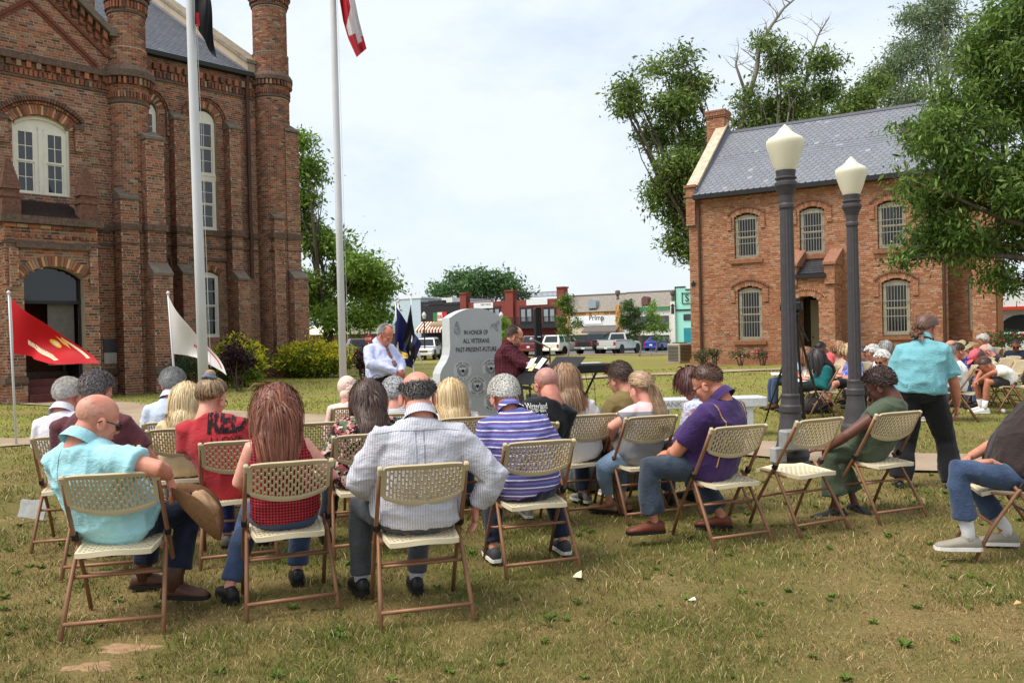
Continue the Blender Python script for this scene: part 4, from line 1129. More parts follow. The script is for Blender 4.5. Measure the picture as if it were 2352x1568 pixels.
# ------------------------------------------------------------------ shops across the street
SH0 = GD(1310, 92); SHP = Plane((SH0.x, SH0.y), R(122)); SZ = -.38
def sbox(mb, xa, xb, ya, yb, n0, n1, xm=None):
 """box between picture columns/rows on the shop line; n0..n1 depth towards the street"""
 a, b = SHP.uv(xa, 740, n1)[0], SHP.uv(xb, 740, n1)[0]; xm = xm or (xa + xb) / 2
 z1 = SHP.uv(xm, ya, n1)[1]; z0 = SZ if yb is None else SHP.uv(xm, yb, n1)[1]
 bar(mb, SHP, a, b, z0, z1, n0, n1); return a, b, z0, z1
def spart(root, name, mat, xa, xb, ya, yb, n0, n1, xm=None):
 mb = MB(); sbox(mb, xa, xb, ya, yb, n0, n1, xm); return mb.build(name, mat, root, world=True)
def shops():
 base = lambda x: SHP.pt(SHP.uv(x, 760)[0], -5, SZ)
 BRK = simple('dark_red_shop_brick', (132, 66, 56), .85, .2, 6, .4, bscale=30); BLK = simple('black_shop_paint', (46, 44, 46), .7, .2)
 WHT = simple('white_shop_wall', (226, 226, 222), .7, .06); GLS = m_pane('shop_glass', (52, 58, 60))
 # mural wall
 r = thing('shop_building', 'flat roofed shop with silver and pale blue mosaic mural wall', 'shop', base(900))
 t = NT('mural_wall'); v = t.noise(9, 8, .9); z = t.xyz()[2]
 c = t.ramp(v, [(.38, s2l((120, 128, 150))), (.5, s2l((214, 220, 226))), (.56, s2l((120, 176, 176))), (.66, s2l((226, 232, 232)))])
 spart(r, 'wall', t.out(c, .6), 850, 967, 687, None, -14, 0); spart(r, 'parapet', WHT, 850, 969, 684.5, 687.5, -14, .1)
 spart(r, 'shop_window', GLS, 890, 955, 775, 800, 0, .06)
 # pizza shop
 r = thing('shop_building', 'black painted shop with red and cream striped awning and tricolour sign', 'shop', base(1010))
 spart(r, 'wall', BLK, 967.4, 1056.8, 700, None, -14, 0)
 spart(r, 'parapet', BLK, 967.4, 985, 693, 700.2, -.5, .04); spart(r, 'parapet', BLK, 985, 1020, 690, 700.2, -.5, .05); spart(r, 'parapet', BLK, 1020, 1056.8, 694, 700.2, -.5, .04)
 spart(r, 'roof_wall', WHT, 969, 1040, 685, 696, -13, -4); spart(r, 'shop_window', GLS, 972, 1052, 772, 806, 0, .05)
 sg = spart(r, 'sign_board', simple('sign_white', (232, 226, 214), .5, .04), 1005, 1016, 717, 737, .1, .16); spart(r, 'sign_board', simple('sign_green', (52, 128, 72), .5, .04), 995, 1005, 718, 738, .1, .161); spart(r, 'sign_board', simple('sign_red', (196, 46, 50), .5, .04), 1016, 1026.5, 716, 736, .1, .161)
 u, z = SHP.uv(1011, 727, .17); lettering('sign_lettering', "Joe's", simple('sign_red', (196, 46, 50), .5, .04), SHP.pt(u, .18, z), SHP.D, (0, 0, 1), .62, r, 1.15)
 a0, a1 = SHP.uv(953, 750, 1.4)[0], SHP.uv(1030, 750, 1.4)[0]; zt, zb = SHP.uv(990, 738, 1.0)[1], SHP.uv(990, 764, 1.4)[1]; m = 22
 RD, CR_ = simple('awning_red', (128, 40, 44), .8, .1), simple('awning_cream', (226, 214, 186), .8, .06)
 for k in range(m):
  x0, x1 = a0 + (a1 - a0) * k / m, a0 + (a1 - a0) * (k + 1) / m; mb = MB()
  prof = [(0.05, zt), (1.4, zb + .35), (1.4, zb), (1.36, zb), (1.36, zb + .31), (.05, zt - .05)]
  mb.loft([[SHP.pt(x0, n, z) for n, z in prof], [SHP.pt(x1 - .004, n, z) for n, z in prof]]); mb.build('awning_stripe', RD if k % 2 else CR_, r, world=True)
 mb = MB(); c = SHP.pt((a0 + a1) / 2 + .6, .78, (zt + zb) / 2 + .22); mb.ell(c, (1.5, .25, .42), rotz(math.atan2(SHP.D.y, SHP.D.x))); mb.build('awning_badge', simple('awning_badge', (168, 140, 116), .8), r, world=True)
 # brick building with balcony
 r = thing('shop_building', 'two storey dark red brick building with iron balcony and roof terrace railing', 'building', base(1180))
 spart(r, 'wall', BRK, 1057.2, 1296.6, 690, None, -14, 0)
 for (xa, xb, yt) in ((1057.5, 1071, 672), (1161, 1179, 666), (1280, 1296.4, 658)):
  spart(r, 'pillar', BRK, xa, xb, yt + 3, None, -.6, .35); spart(r, 'pillar_cap', BRK, xa - .8, xb + .8, yt, yt + 3.1, -.7, .45)
 for (xa, xb, ya, yb) in ((1071.5, 1160.5, 681, 677), (1179.5, 1279.5, 674, 669)):
  y = lambda f, off: (ya + (yb - ya) * f) + off
  a, b = SHP.uv(xa, 680)[0], SHP.uv(xb, 680)[0]; z0, z1 = SHP.uv((xa + xb) / 2, (ya + yb) / 2 + 11)[1], SHP.uv((xa + xb) / 2, (ya + yb) / 2)[1]
  mb = MB(); bar(mb, SHP, a, b, z1 - .06, z1, .02, .08); bar(mb, SHP, a, b, z0, z0 + .05, .02, .08); mb.build('terrace_rail', IRON, r, world=True)
  n = 36
  for k in range(n):
   u = a + (b - a) * (k + .5) / n; mb = MB(); bar(mb, SHP, u - .02, u + .02, z0 + .05, z1 - .06, .03, .07); mb.build('baluster', IRON, r, world=True)
 for xa, xb in ((1121, 1150), (1194, 1224), (1246, 1277)):
  dr = spart(r, 'balcony_door', BLK, xa, xb, 705, 747, 0, .06)
  for f0, f1 in ((.12, .42), (.58, .88)):
   x0, x1 = xa + (xb - xa) * f0, xa + (xb - xa) * f1; mb = MB(); sbox(mb, x0, x1, 710, 738, .06, .08, (xa + xb) / 2); mb.build('pane', m_pane('curtained_glass', (150, 156, 160)), dr)
  spart(r, 'brick_arch', simple('shop_arch_brick', (112, 56, 48), .9), xa - 1, xb + 1, 701, 705.2, 0, .08)
 spart(r, 'balcony_floor', BLK, 1072, 1280, 746, 755, 0, 1.5)
 a, b = SHP.uv(1072, 740, 1.45)[0], SHP.uv(1280, 740, 1.45)[0]; z0, z1 = SHP.uv(1180, 748, 1.45)[1], SHP.uv(1180, 729, 1.45)[1]
 mb = MB(); bar(mb, SHP, a, b, z1 - .06, z1, 1.42, 1.5); mb.build('balcony_rail', IRON, r, world=True)
 for k in range(70):
  u = a + (b - a) * (k + .5) / 70; mb = MB(); w = .05 if k % 12 == 0 else .018
  bar(mb, SHP, u - w, u + w, z0, z1 - .06, 1.44, 1.48); mb.build('baluster', IRON, r, world=True)
 for xa, xb, ya, yb, tx in ((1089, 1133, 695, 708, 'FAMILY DENTAL'), (1210, 1258, 687, 700, None)):
  spart(r, 'sign_board', WHT, xa, xb, ya, yb, .02, .12)
  if tx:
   u, z = SHP.uv((xa + xb) / 2 + 5, ya + 4, .13); lettering('sign_lettering', tx, simple('grey_letters', (120, 124, 130), .6), SHP.pt(u, .14, z), SHP.D, (0, 0, 1), .2, r, 1.5)
 for xa, xb in ((1085, 1110), (1125, 1150), (1215, 1232), (1245, 1265)): spart(r, 'shop_window', GLS, xa, xb, 768, 806, 0, .05)
 # beauty shop under the mansard roof
 TILE = NT('orange_tile'); q = TILE.new('ShaderNodeTexChecker', Scale=1.6); TILE.l.new(TILE.tc.outputs['Object'], q.inputs['Vector']); q.inputs[1].default_value = (*s2l((206, 158, 96)), 1); q.inputs[2].default_value = (*s2l((170, 118, 66)), 1); TILE = TILE.out(q.outputs[0], .6)
 SHNG = simple('grey_shingle', (138, 130, 120), .9, .35, 7, .8, bscale=26)
 r = thing('shop_building', 'low shop with white name board, grey awning and shingled mansard roof', 'shop', base(1360))
 spart(r, 'wall', simple('cream_wall', (214, 196, 166), .8), 1297.4, 1425.6, 716, None, -14, 0)
 spart(r, 'tile_band', TILE, 1300, 1424, 716, 724, 0, .1); spart(r, 'tile_pilaster', TILE, 1414.5, 1425.5, 700, None, 0, .3); spart(r, 'tile_pilaster', TILE, 1298, 1309, 716, None, 0, .2)
 spart(r, 'name_board', WHT, 1309, 1414, 724.5, 748, .02, .14); spart(r, 'name_board', simple('board_white', (240, 240, 240), .4, .02), 1342, 1382, 725.5, 744, .14, .2)
 u, z = SHP.uv(1370, 731, .2); lettering('name_lettering', 'PrImp', simple('dark_letters', (40, 38, 40), .6), SHP.pt(u, .21, z), SHP.D, (0, 0, 1), .55, r, 1.75)
 GA = simple('grey_awning', (104, 98, 92), .85, .12)
 a, b = SHP.uv(1335, 755, 1.2)[0], SHP.uv(1414, 755, 1.2)[0]; zt, zb = SHP.uv(1375, 748, .1)[1], SHP.uv(1375, 764, 1.2)[1]
 for k in range(4):
  mb = MB(); prof = [(.05, zt), (1.2, zb + .16), (1.2, zb), (.05, zt - .06)]; x0, x1 = a + (b - a) * k / 4, a + (b - a) * (k + 1) / 4 - .01
  mb.loft([[SHP.pt(x0, n, z) for n, z in prof], [SHP.pt(x1, n, z) for n, z in prof]]); mb.build('awning_panel', GA, r, world=True)
 spart(r, 'shop_window', GLS, 1315, 1410, 768, 806, 0, .05)
 def mansard(root, xa, xb, yt, yb):
  a, b = SHP.uv(xa, 700)[0], SHP.uv(xb, 700)[0]; z0, z1 = SHP.uv((xa + xb) / 2, yb)[1], SHP.uv((xa + xb) / 2, yt, -1.6)[1]
  mb = MB(); prof = [(.25, z0), (-1.6, z1), (-3, z1), (-3, z0)]
  mb.loft([[SHP.pt(a, n, z) for n, z in prof], [SHP.pt(b, n, z) for n, z in prof]]); mb.build('roof', SHNG, root, world=True)
  mb = MB(); bar(mb, SHP, a, b, z1 - .02, z1 + .1, -1.75, -1.5); mb.build('ridge', simple('ridge_tile', (120, 112, 104), .9), root, world=True)
 mansard(r, 1298, 1425.6, 678, 716)
 u0, z0 = SHP.uv(1352, 708); u1, z1 = SHP.uv(1370, 686); mb = MB()
 pts = [SHP.pt(u0, .1, z0)] + arch_pts(SHP, .1, u0, u1, z1 - .5, .5) + [SHP.pt(u1, .1, z0)]
 mb.prism(pts, SHP.N * -1.7, SHP.N * .1); mb.build('dormer', simple('grey_metal_dormer', (150, 160, 164), .5), r, world=True)
 # green trimmed shop
 r = thing('shop_building', 'shop with green fascia strip and boarded arched dormer in shingled roof', 'shop', base(1480))
 spart(r, 'wall', simple('pale_wall', (222, 216, 204), .8), 1426.4, 1539.6, 708, None, -14, 0); spart(r, 'green_fascia', simple('green_fascia', (62, 150, 92), .5), 1427, 1538, 705, 712, 0, .2)
 spart(r, 'shop_window', m_pane('dusty_glass', (70, 72, 76)), 1430, 1536, 726, 755, 0, .06); spart(r, 'shop_window', GLS, 1430, 1536, 770, 806, 0, .06)
 mansard(r, 1426.4, 1539.6, 671, 706)
 u0, z0 = SHP.uv(1475, 700); u1, z1 = SHP.uv(1489, 680); mb = MB()
 pts = [SHP.pt(u0, .1, z0)] + arch_pts(SHP, .1, u0, u1, z1 - .4, .4) + [SHP.pt(u1, .1, z0)]
 mb.prism(pts, SHP.N * -1.7, SHP.N * .1); mb.build('dormer', simple('brown_boards', (112, 78, 72), .8), r, world=True)
 for xx in (1419, 1545):
  u, z = SHP.uv(xx, 688, .1); mb = MB(); mb.lathe([(.12, 0), (.16, .1), (.12, .35), (.26, .6), (.28, .9), (.16, 1.0)], 10, SHP.pt(u, .1, z)); mb.build('urn', STONE, r, world=True)
 spart(r, 'pilaster', simple('cream_pilaster', (226, 220, 204), .7), 1540, 1550.4, 692, None, -1, .3)
 for k in range(3):
  u, z = SHP.uv(1545, 702 + k * 7.5, .3); mb = MB(); mb.box(SHP.pt(u, .31, z), (.32, .03, .32), rotz(math.atan2(SHP.D.y, SHP.D.x)) @ roty(R(45 if k == 0 else 0))); mb.build('diamond', BLK, r, world=True)
 # mint shop
 r = thing('shop_building', 'mint green shop with black outlined stepped false front beside the jail', 'shop', base(1580))
 MT = simple('mint_wall', (160, 222, 200), .7, .05)
 spart(r, 'wall', MT, 1550.8, 1640, 662, None, -12, 0); spart(r, 'parapet', MT, 1550.8, 1575, 659, 662.2, -.5, 0)
 for (xa, xb, ya, yb) in ((1551, 1576, 657.5, 659.5), (1575, 1640, 662, 664), (1551, 1552.5, 659, 712), (1551, 1640, 709, 712), (1567, 1640, 671, 672), (1567, 1568, 671, 696), (1567, 1640, 695, 696)): spart(r, 'black_trim', BLK, xa, xb, ya, yb, 0, .1)
 u, z = SHP.uv(1578, 684, .1); lettering('sign_lettering', 'S', BLK, SHP.pt(u, .11, z), SHP.D, (0, 0, 1), .7, r)
 spart(r, 'shop_window', GLS, 1570, 1640, 720, 734, 0, .08); spart(r, 'shop_window', m_pane('teal_display', (60, 150, 160)), 1570, 1640, 752, 800, 0, .08)
 # cream warehouse behind the tree
 c = GD(755, 84); t = thing('warehouse', 'long low cream metal building with white eaves behind the leafy tree', 'building', (c.x, c.y, -.4), R(-32))
 mb = MB(); mb.box((-5, 4, 1.2), (14, 8, 2.4)); mb.build('wall', simple('brown_lower_wall', (122, 96, 76), .8), t)
 mb = MB(); mb.box((-5, 3.9, 2.75), (14.6, 8.9, .7), taper=(1, .9)); mb.build('roof', simple('cream_metal_roof', (224, 216, 184), .6, .08), t)
 mb = MB(); mb.box((-5, 3.85, 2.36), (14.8, 9.1, .1)); mb.build('eaves', WHITE, t)
 # white building far right
 c = GD(2345, 58); t = thing('white_building', 'white metal fronted building with red stripe and dark arches behind the jail', 'building', (c.x, c.y, 0), R(-32))
 mb = MB(); mb.box((2, 5, 1.3), (14, 8, 2.6)); mb.build('wall', simple('pale_grey_wall', (190, 190, 192), .7), t)
 mb = MB(); mb.box((2, 4.6, 3.6), (15, 9, 1.9)); mb.build('fascia', simple('white_metal_fascia', (236, 236, 234), .5, .05), t)
 mb = MB(); mb.box((2, 4.55, 2.55), (15.1, 9.2, .22)); mb.build('red_stripe', simple('red_stripe', (206, 60, 46), .5), t)
 for k in range(3):
  pts = [Vector((-4.2 + k * 4.2 + 1.7 * math.cos(a), .97, .1 + 2.0 * math.sin(a))) for a in np.linspace(0, math.pi, 13)]; mb = MB()
  mb.prism(pts, (0, 0, 0), (0, .3, 0)); mb.build('archway', simple('dark_archway', (30, 30, 32), .6), t)
shops()
# ------------------------------------------------------------------ vehicles
TYRE = simple('tyre_rubber', (34, 34, 35), .9, .1); RIM = simple('alloy_rim', (170, 172, 176), .3, .05, metal=.8); CGLASS = m_pane('car_glass', (36, 40, 44), .05)
REDL = simple('red_lamp', (170, 26, 24), .25, .05); CLEARL = simple('clear_lamp', (220, 222, 224), .2, .03); TRIM = simple('black_trim', (34, 34, 36), .5, .1); CHROME = simple('chrome', (190, 192, 196), .2, .03, metal=1.0)
def m_paint(name, c):
 t = NT(name); f = t.noise(2, 3); cc = s2l(c)
 return t.out(t.ramp(f, [(.3, tuple(x * .93 for x in cc)), (.7, cc)]), .3, .5, **{'Coat Weight': .6, 'Coat Roughness': .08})
def wheel(t, x, y, r=.37, w=.24):
 mb = MB(); pr = [(r * .62, -w / 2), (r * .93, -w / 2), (r, -w * .3), (r, w * .3), (r * .93, w / 2), (r * .62, w / 2)]
 mb.T = Matrix.Translation((x, y, r)) @ roty(R(90)).to_4x4(); mb.lathe(pr, 20); o = mb.build('wheel', TYRE, t)
 s = 1 if x > 0 else -1; mb = MB(); mb.T = Matrix.Translation((x + s * w * .42, y, r)) @ roty(R(90)).to_4x4()
 mb.lathe([(.04, -.02), (r * .62, -.02), (r * .64, .02), (r * .5, .0), (.04, .015)], 20)
 for k in range(5): mb.box((r * .3 * math.cos(k * 1.2566), r * .3 * math.sin(k * 1.2566), .02 * s), (r * .5, .07, .02), rotz(k * 1.2566))
 mb.build('rim', RIM, o)
def vehicle(name, label, paint, pos, rz, kind, plate=True):
 """local: +Y forward, origin under the middle. kind: suv, pickup, sedan"""
 t = thing(name, label, 'pickup truck' if kind == 'pickup' else ('car' if kind == 'sedan' else 'suv'), pos, rz, 'vehicles parked along the street')
 W = {'suv': .97, 'pickup': 1.0, 'sedan': .87}[kind]; L = {'suv': 2.45, 'pickup': 2.9, 'sedan': 2.2}[kind]
 sill = {'suv': .42, 'pickup': .5, 'sedan': .28}[kind]; belt = {'suv': 1.12, 'pickup': 1.25, 'sedan': .92}[kind]; roof = {'suv': 1.85, 'pickup': 1.93, 'sedan': 1.45}[kind]; wr = {'suv': .39, 'pickup': .42, 'sedan': .32}[kind]
 def sect(y, z0, z1, w0, w1):
  b = .09
  return [(-w0 + b, y, z0), (w0 - b, y, z0), (w0, y, z0 + b), (w1, y, z1 - b), (w1 - b * 1.4, y, z1), (-w1 + b * 1.4, y, z1), (-w1, y, z1 - b), (-w0, y, z0 + b)]
 hood = belt - (.06 if kind != 'sedan' else .1)
 mb = MB(); mb.loft([sect(-L, sill + .12, belt - .06, W * .9, W * .9), sect(-L + .12, sill, belt, W * .98, W * .95), sect(-L * .5, sill - .04, belt + .02, W, W * .96), sect(L * .25, sill - .04, belt + .02, W, W * .96), sect(L * .42, sill - .04, hood, W, W * .93), sect(L - .18, sill, hood - .1, W * .95, W * .86), sect(L, sill + .08, hood - .24, W * .84, W * .78)])
 mb.build('body', paint, t, smooth=False)
 if kind == 'pickup': c0, c1, c2, c3 = -L * .20, -L * .17, L * .22, L * .43
 elif kind == 'suv': c0, c1, c2, c3 = -L + .08, -L + .38, L * .22, L * .45
 else: c0, c1, c2, c3 = -L * .78, -L * .42, L * .12, L * .42
 def cs(y, z, w): return [(-w, y, z), (w, y, z)]
 ct, cb = roof - .04, belt
 ww, wt = W * .93, W * .74
 g = MB(); rings = []
 lo = [(-ww, c0, cb), (ww, c0, cb), (ww, c3, cb), (-ww, c3, cb)]; hi = [(-wt, c1, ct), (wt, c1, ct), (wt, c2, ct), (-wt, c2, ct)]; top = [(-wt * .9, c1 + .12, roof), (wt * .9, c1 + .12, roof), (wt * .9, c2 - .12, roof), (-wt * .9, c2 - .12, roof)]
 g.loft([lo, hi, top]); g.build('cab', paint, t)
 def lerp(a, b, f): return tuple(a[i] + (b[i] - a[i]) * f for i in range(3))
 def glass(a, b, nrm, f0, f1, name='window'):
  # a, b: bottom and top edges (two points each); inset window, set proud by 6 mm
  q = MB(); p = [lerp(lerp(a[0], b[0], .1), lerp(a[1], b[1], .1), f0), lerp(lerp(a[0], b[0], .1), lerp(a[1], b[1], .1), f1), lerp(lerp(a[0], b[0], .9), lerp(a[1], b[1], .9), f1), lerp(lerp(a[0], b[0], .9), lerp(a[1], b[1], .9), f0)]
  n = Vector(nrm).normalized() * .008
  q.prism([Vector(x) for x in p], n * -.3, n); q.build(name, CGLASS, t)
 glass((lo[0], lo[1]), (hi[0], hi[1]), (0, -1, .3), .1, .9, 'rear_window'); glass((lo[3], lo[2]), (hi[3], hi[2]), (0, 1, .5), .06, .94, 'windscreen')
 for s in (1, -1):
  a = (lo[1], lo[2]) if s > 0 else (lo[0], lo[3]); b = (hi[1], hi[2]) if s > 0 else (hi[0], hi[3])
  cuts = ((.04, .30), (.34, .62), (.66, .93)) if kind == 'suv' else ((.06, .46), (.52, .93))
  for f0, f1 in cuts: glass(a, b, (s, 0, .25), f0, f1)
  for y in (-L * .60, L * .62):
   wheel(t, s * (W - .12), y, wr)
   q = MB(); q.T = Matrix.Translation((s * (W - .06), y, wr)) @ roty(R(90)).to_4x4(); q.lathe([(wr * 1.02, -.075), (wr * 1.2, -.075), (wr * 1.2, .075), (wr * 1.02, .075)], 18); q.build('wheel_arch', TRIM, t)
  q = MB(); q.box((s * W * .80, -L - .0, belt - .26), (.18, .06, .34), bevel=.02); q.build('tail_light', REDL, t)
  q = MB(); q.box((s * W * .68, L - .1, hood - .3), (.34, .22, .18), bevel=.04); q.build('headlight', CLEARL, t)
  q = MB(); q.box((s * (W + .1), c3 - .1, belt + .1), (.2, .12, .16), bevel=.03); q.build('mirror', TRIM, t)
  for k in (0, 1) if kind != 'sedan' else (0,):
   q = MB(); q.box((s * (W * .985), -L * .12 + k * L * .36, belt - .12), (.03, .16, .03)); q.build('door_handle', TRIM, t)
 q = MB(); q.box((0, -L - .04, sill + .1), (W * 1.86, .18, .2), bevel=.04); q.build('rear_bumper', CHROME if kind == 'pickup' else paint, t)
 q = MB(); q.box((0, L - .02, sill + .08), (W * 1.66, .16, .22), bevel=.04); q.build('front_bumper', TRIM if kind == 'pickup' else paint, t)
 q = MB(); q.box((0, L + .01, hood - .34), (W * .9, .06, .24), bevel=.02); q.build('grille', CHROME if kind != 'sedan' else TRIM, t)
 if plate:
  q = MB(); q.box((0, -L - .135 if kind == 'pickup' else -L - .03, sill + .1 if kind == 'pickup' else belt - .3), (.31, .012, .16)); q.build('number_plate', WHITE, t)
 if kind == 'pickup':
  q = MB(); y0, y1 = -L + .1, c0 - .03; q.box((0, (y0 + y1) / 2, belt + .012), (W * 1.66, y1 - y0, .02)); q.build('bed', TRIM, t)
  q = MB(); q.box((0, -L - .015, belt - .26), (W * 1.42, .03, .44), bevel=.012); q.build('tailgate', paint, t)
  for s in (1, -1):
   q = MB(); q.box((s * W * .90, (y0 + y1) / 2, belt + .04), (.12, y1 - y0 + .1, .08), bevel=.02); q.build('bed_rail', paint, t)
 return t
HD = -R(32)
def park(px, d, L, label, c, kind, rz=HD, name=None):
 p = GD(px, d); h = Vector((-math.sin(rz), math.cos(rz), 0)); p = p + h * L; p.z = -.488
 return vehicle(name or ('pickup_truck' if kind == 'pickup' else 'parked_car'), label, m_paint('car_paint', c), p, rz, kind)
park(1216, 75.5, 2.2, 'dark red suv parked just behind the man reading at the lectern', (112, 30, 40), 'suv')
park(1266, 75, 2.2, 'white suv parked between the dark red suv and the black pickup', (232, 230, 220), 'suv')
park(1342, 75, 2.7, 'black pickup truck parked between white suv and silver pickup', (34, 34, 38), 'pickup')
park(1393, 73.5, 2.8, 'silver grey pickup truck with chrome rear bumper at the kerb', (196, 198, 196), 'pickup')
park(1498, 84, 1.8, 'small blue saloon car parked in front of the green trimmed shop', (44, 58, 150), 'sedan')
park(980, 72.5, 0, 'white suv facing the square, seen left of the granite monument', (232, 234, 236), 'suv', R(-32) + math.pi + .5)
park(985, 79, 0, 'black pickup truck parked behind the white suv near the striped awning', (36, 36, 40), 'pickup', R(60))
park(824, 66, 0, 'dark grey pickup truck partly hidden behind the golden bush and flagpole', (70, 72, 76), 'pickup', R(20))
park(2318, 50, 0, 'white car parked before the dark arches at the far right', (222, 224, 226), 'sedan', R(50))
# ------------------------------------------------------------------ trees and shrubs
def m_leaf(name, rough=.55):
 t = NT(name); c = t.attr(); t.out(c, rough, .3)
 tr = t.new('ShaderNodeBsdfTranslucent'); t.l.new(c, tr.inputs['Color'])
 ms = t.new('ShaderNodeMixShader'); ms.inputs[0].default_value = .38
 t.l.new(t.b.outputs[0], ms.inputs[1]); t.l.new(tr.outputs[0], ms.inputs[2]); t.l.new(ms.outputs[0], t.n['Material Output'].inputs['Surface'])
 return t.m
LEAF = m_leaf('leaf')
BARK = simple('bark', (92, 82, 72), .95, .35, 9, .9); PALEBARK = simple('pale_bark', (132, 124, 112), .9, .3, 9, .7)
def leaves(blobs, n, size, cols, droop=.3, aspect=.38, clump=14, spread=.3, shell=.55, tipcol=None, tipfrac=.5, seed=1, ragged=0):
 """blobs: (centre, (rx, ry, rz)); leaf faces gathered in small sprays through the volume"""
 rg = np.random.default_rng(seed)
 if ragged:
  nb_ = []
  for c, r3 in blobs:
   nb_.append((c, tuple(x * .72 for x in r3)))
   for i in range(ragged):
    dv = rg.normal(0, 1, 3); dv /= np.linalg.norm(dv); f = rg.uniform(.22, .46)
    nb_.append((Vector(np.array(c) + dv * np.array(r3) * rg.uniform(.6, 1.0)), tuple(x * f for x in r3)))
  blobs = nb_
 C = np.array([tuple(b[0]) for b in blobs]); Rr = np.array([b[1] for b in blobs], float)
 vol = Rr.prod(1) ** .67; vol /= vol.sum(); nc = max(1, n // clump)
 k = rg.choice(len(C), nc, p=vol)
 d = rg.normal(0, 1, (nc, 3)); d /= np.linalg.norm(d, axis=1)[:, None]
 rad = shell + (1 - shell) * rg.uniform(0, 1, nc) ** .6; rad *= 1 + .16 * rg.normal(0, 1, nc)
 cc = C[k] + d * rad[:, None] * Rr[k]
 # thin some sprays to leave gaps
 gap = np.sin(cc[:, 0] * 2.1 / spread * .25 + cc[:, 2] * 1.3 / spread * .3) * np.sin(cc[:, 1] * 1.7 / spread * .25 + cc[:, 2] * 2.3 / spread * .22)
 keep = gap > -.5; cc, d, k, rad = cc[keep], d[keep], k[keep], rad[keep]; nc = len(cc)
 sprc = np.array([s2l(c) for c in cols])[rg.integers(0, len(cols), nc)] * rg.uniform(.7, 1.25, (nc, 1))
 out = d.copy(); out[:, 2] -= droop; out /= np.linalg.norm(out, axis=1)[:, None]
 m = clump; N = nc * m
 tw = rg.normal(0, 1, (N, 3)) * spread * np.array([1, 1, .62]); p = np.repeat(cc, m, 0) + tw
 ax = np.repeat(out, m, 0) + rg.normal(0, .65, (N, 3)); ax[:, 2] -= droop * .6; ax /= np.linalg.norm(ax, axis=1)[:, None]
 w = np.cross(ax, rg.normal(0, 1, (N, 3))); w /= np.linalg.norm(w, axis=1)[:, None] + 1e-9
 s = size * np.clip(rg.lognormal(-.05, .38, (N, 1)), .4, 2.1)
 v0, v2 = p - ax * s * .5, p + ax * s * .5; v1, v3 = p - ax * s * .05 + w * s * aspect * .5, p - ax * s * .05 - w * s * aspect * .5
 V = np.stack([v0, v1, v2, v3], 1).reshape(-1, 3); F = (np.arange(N) * 4)[:, None] + np.array([0, 1, 2, 3])
 col = np.repeat(sprc, m, 0) * rg.uniform(.75, 1.25, (N, 1))
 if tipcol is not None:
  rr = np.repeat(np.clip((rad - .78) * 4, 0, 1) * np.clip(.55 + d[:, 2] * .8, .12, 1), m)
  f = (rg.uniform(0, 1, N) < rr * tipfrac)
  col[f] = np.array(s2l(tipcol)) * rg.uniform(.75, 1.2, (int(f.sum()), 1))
 return npmesh('crown', V, F, LEAF, fcol=col)
def limb(mb, a, b, r0, r1, bend=.12, seg=6, n=7, rg=random):
 a, b = Vector(a), Vector(b); L = (b - a).length; off = Vector((rg.uniform(-1, 1), rg.uniform(-1, 1), rg.uniform(-.3, 1))) * bend * L
 pts, rad = [], []
 for i in range(seg + 1):
  t = i / seg; q = a.lerp(b, t) + off * (4 * t * (1 - t)) * .5 + Vector((rg.uniform(-1, 1), rg.uniform(-1, 1), rg.uniform(-1, 1))) * L * .012
  pts.append(q); rad.append(r0 + (r1 - r0) * t)
 mb.tube(pts, rad, n); return pts
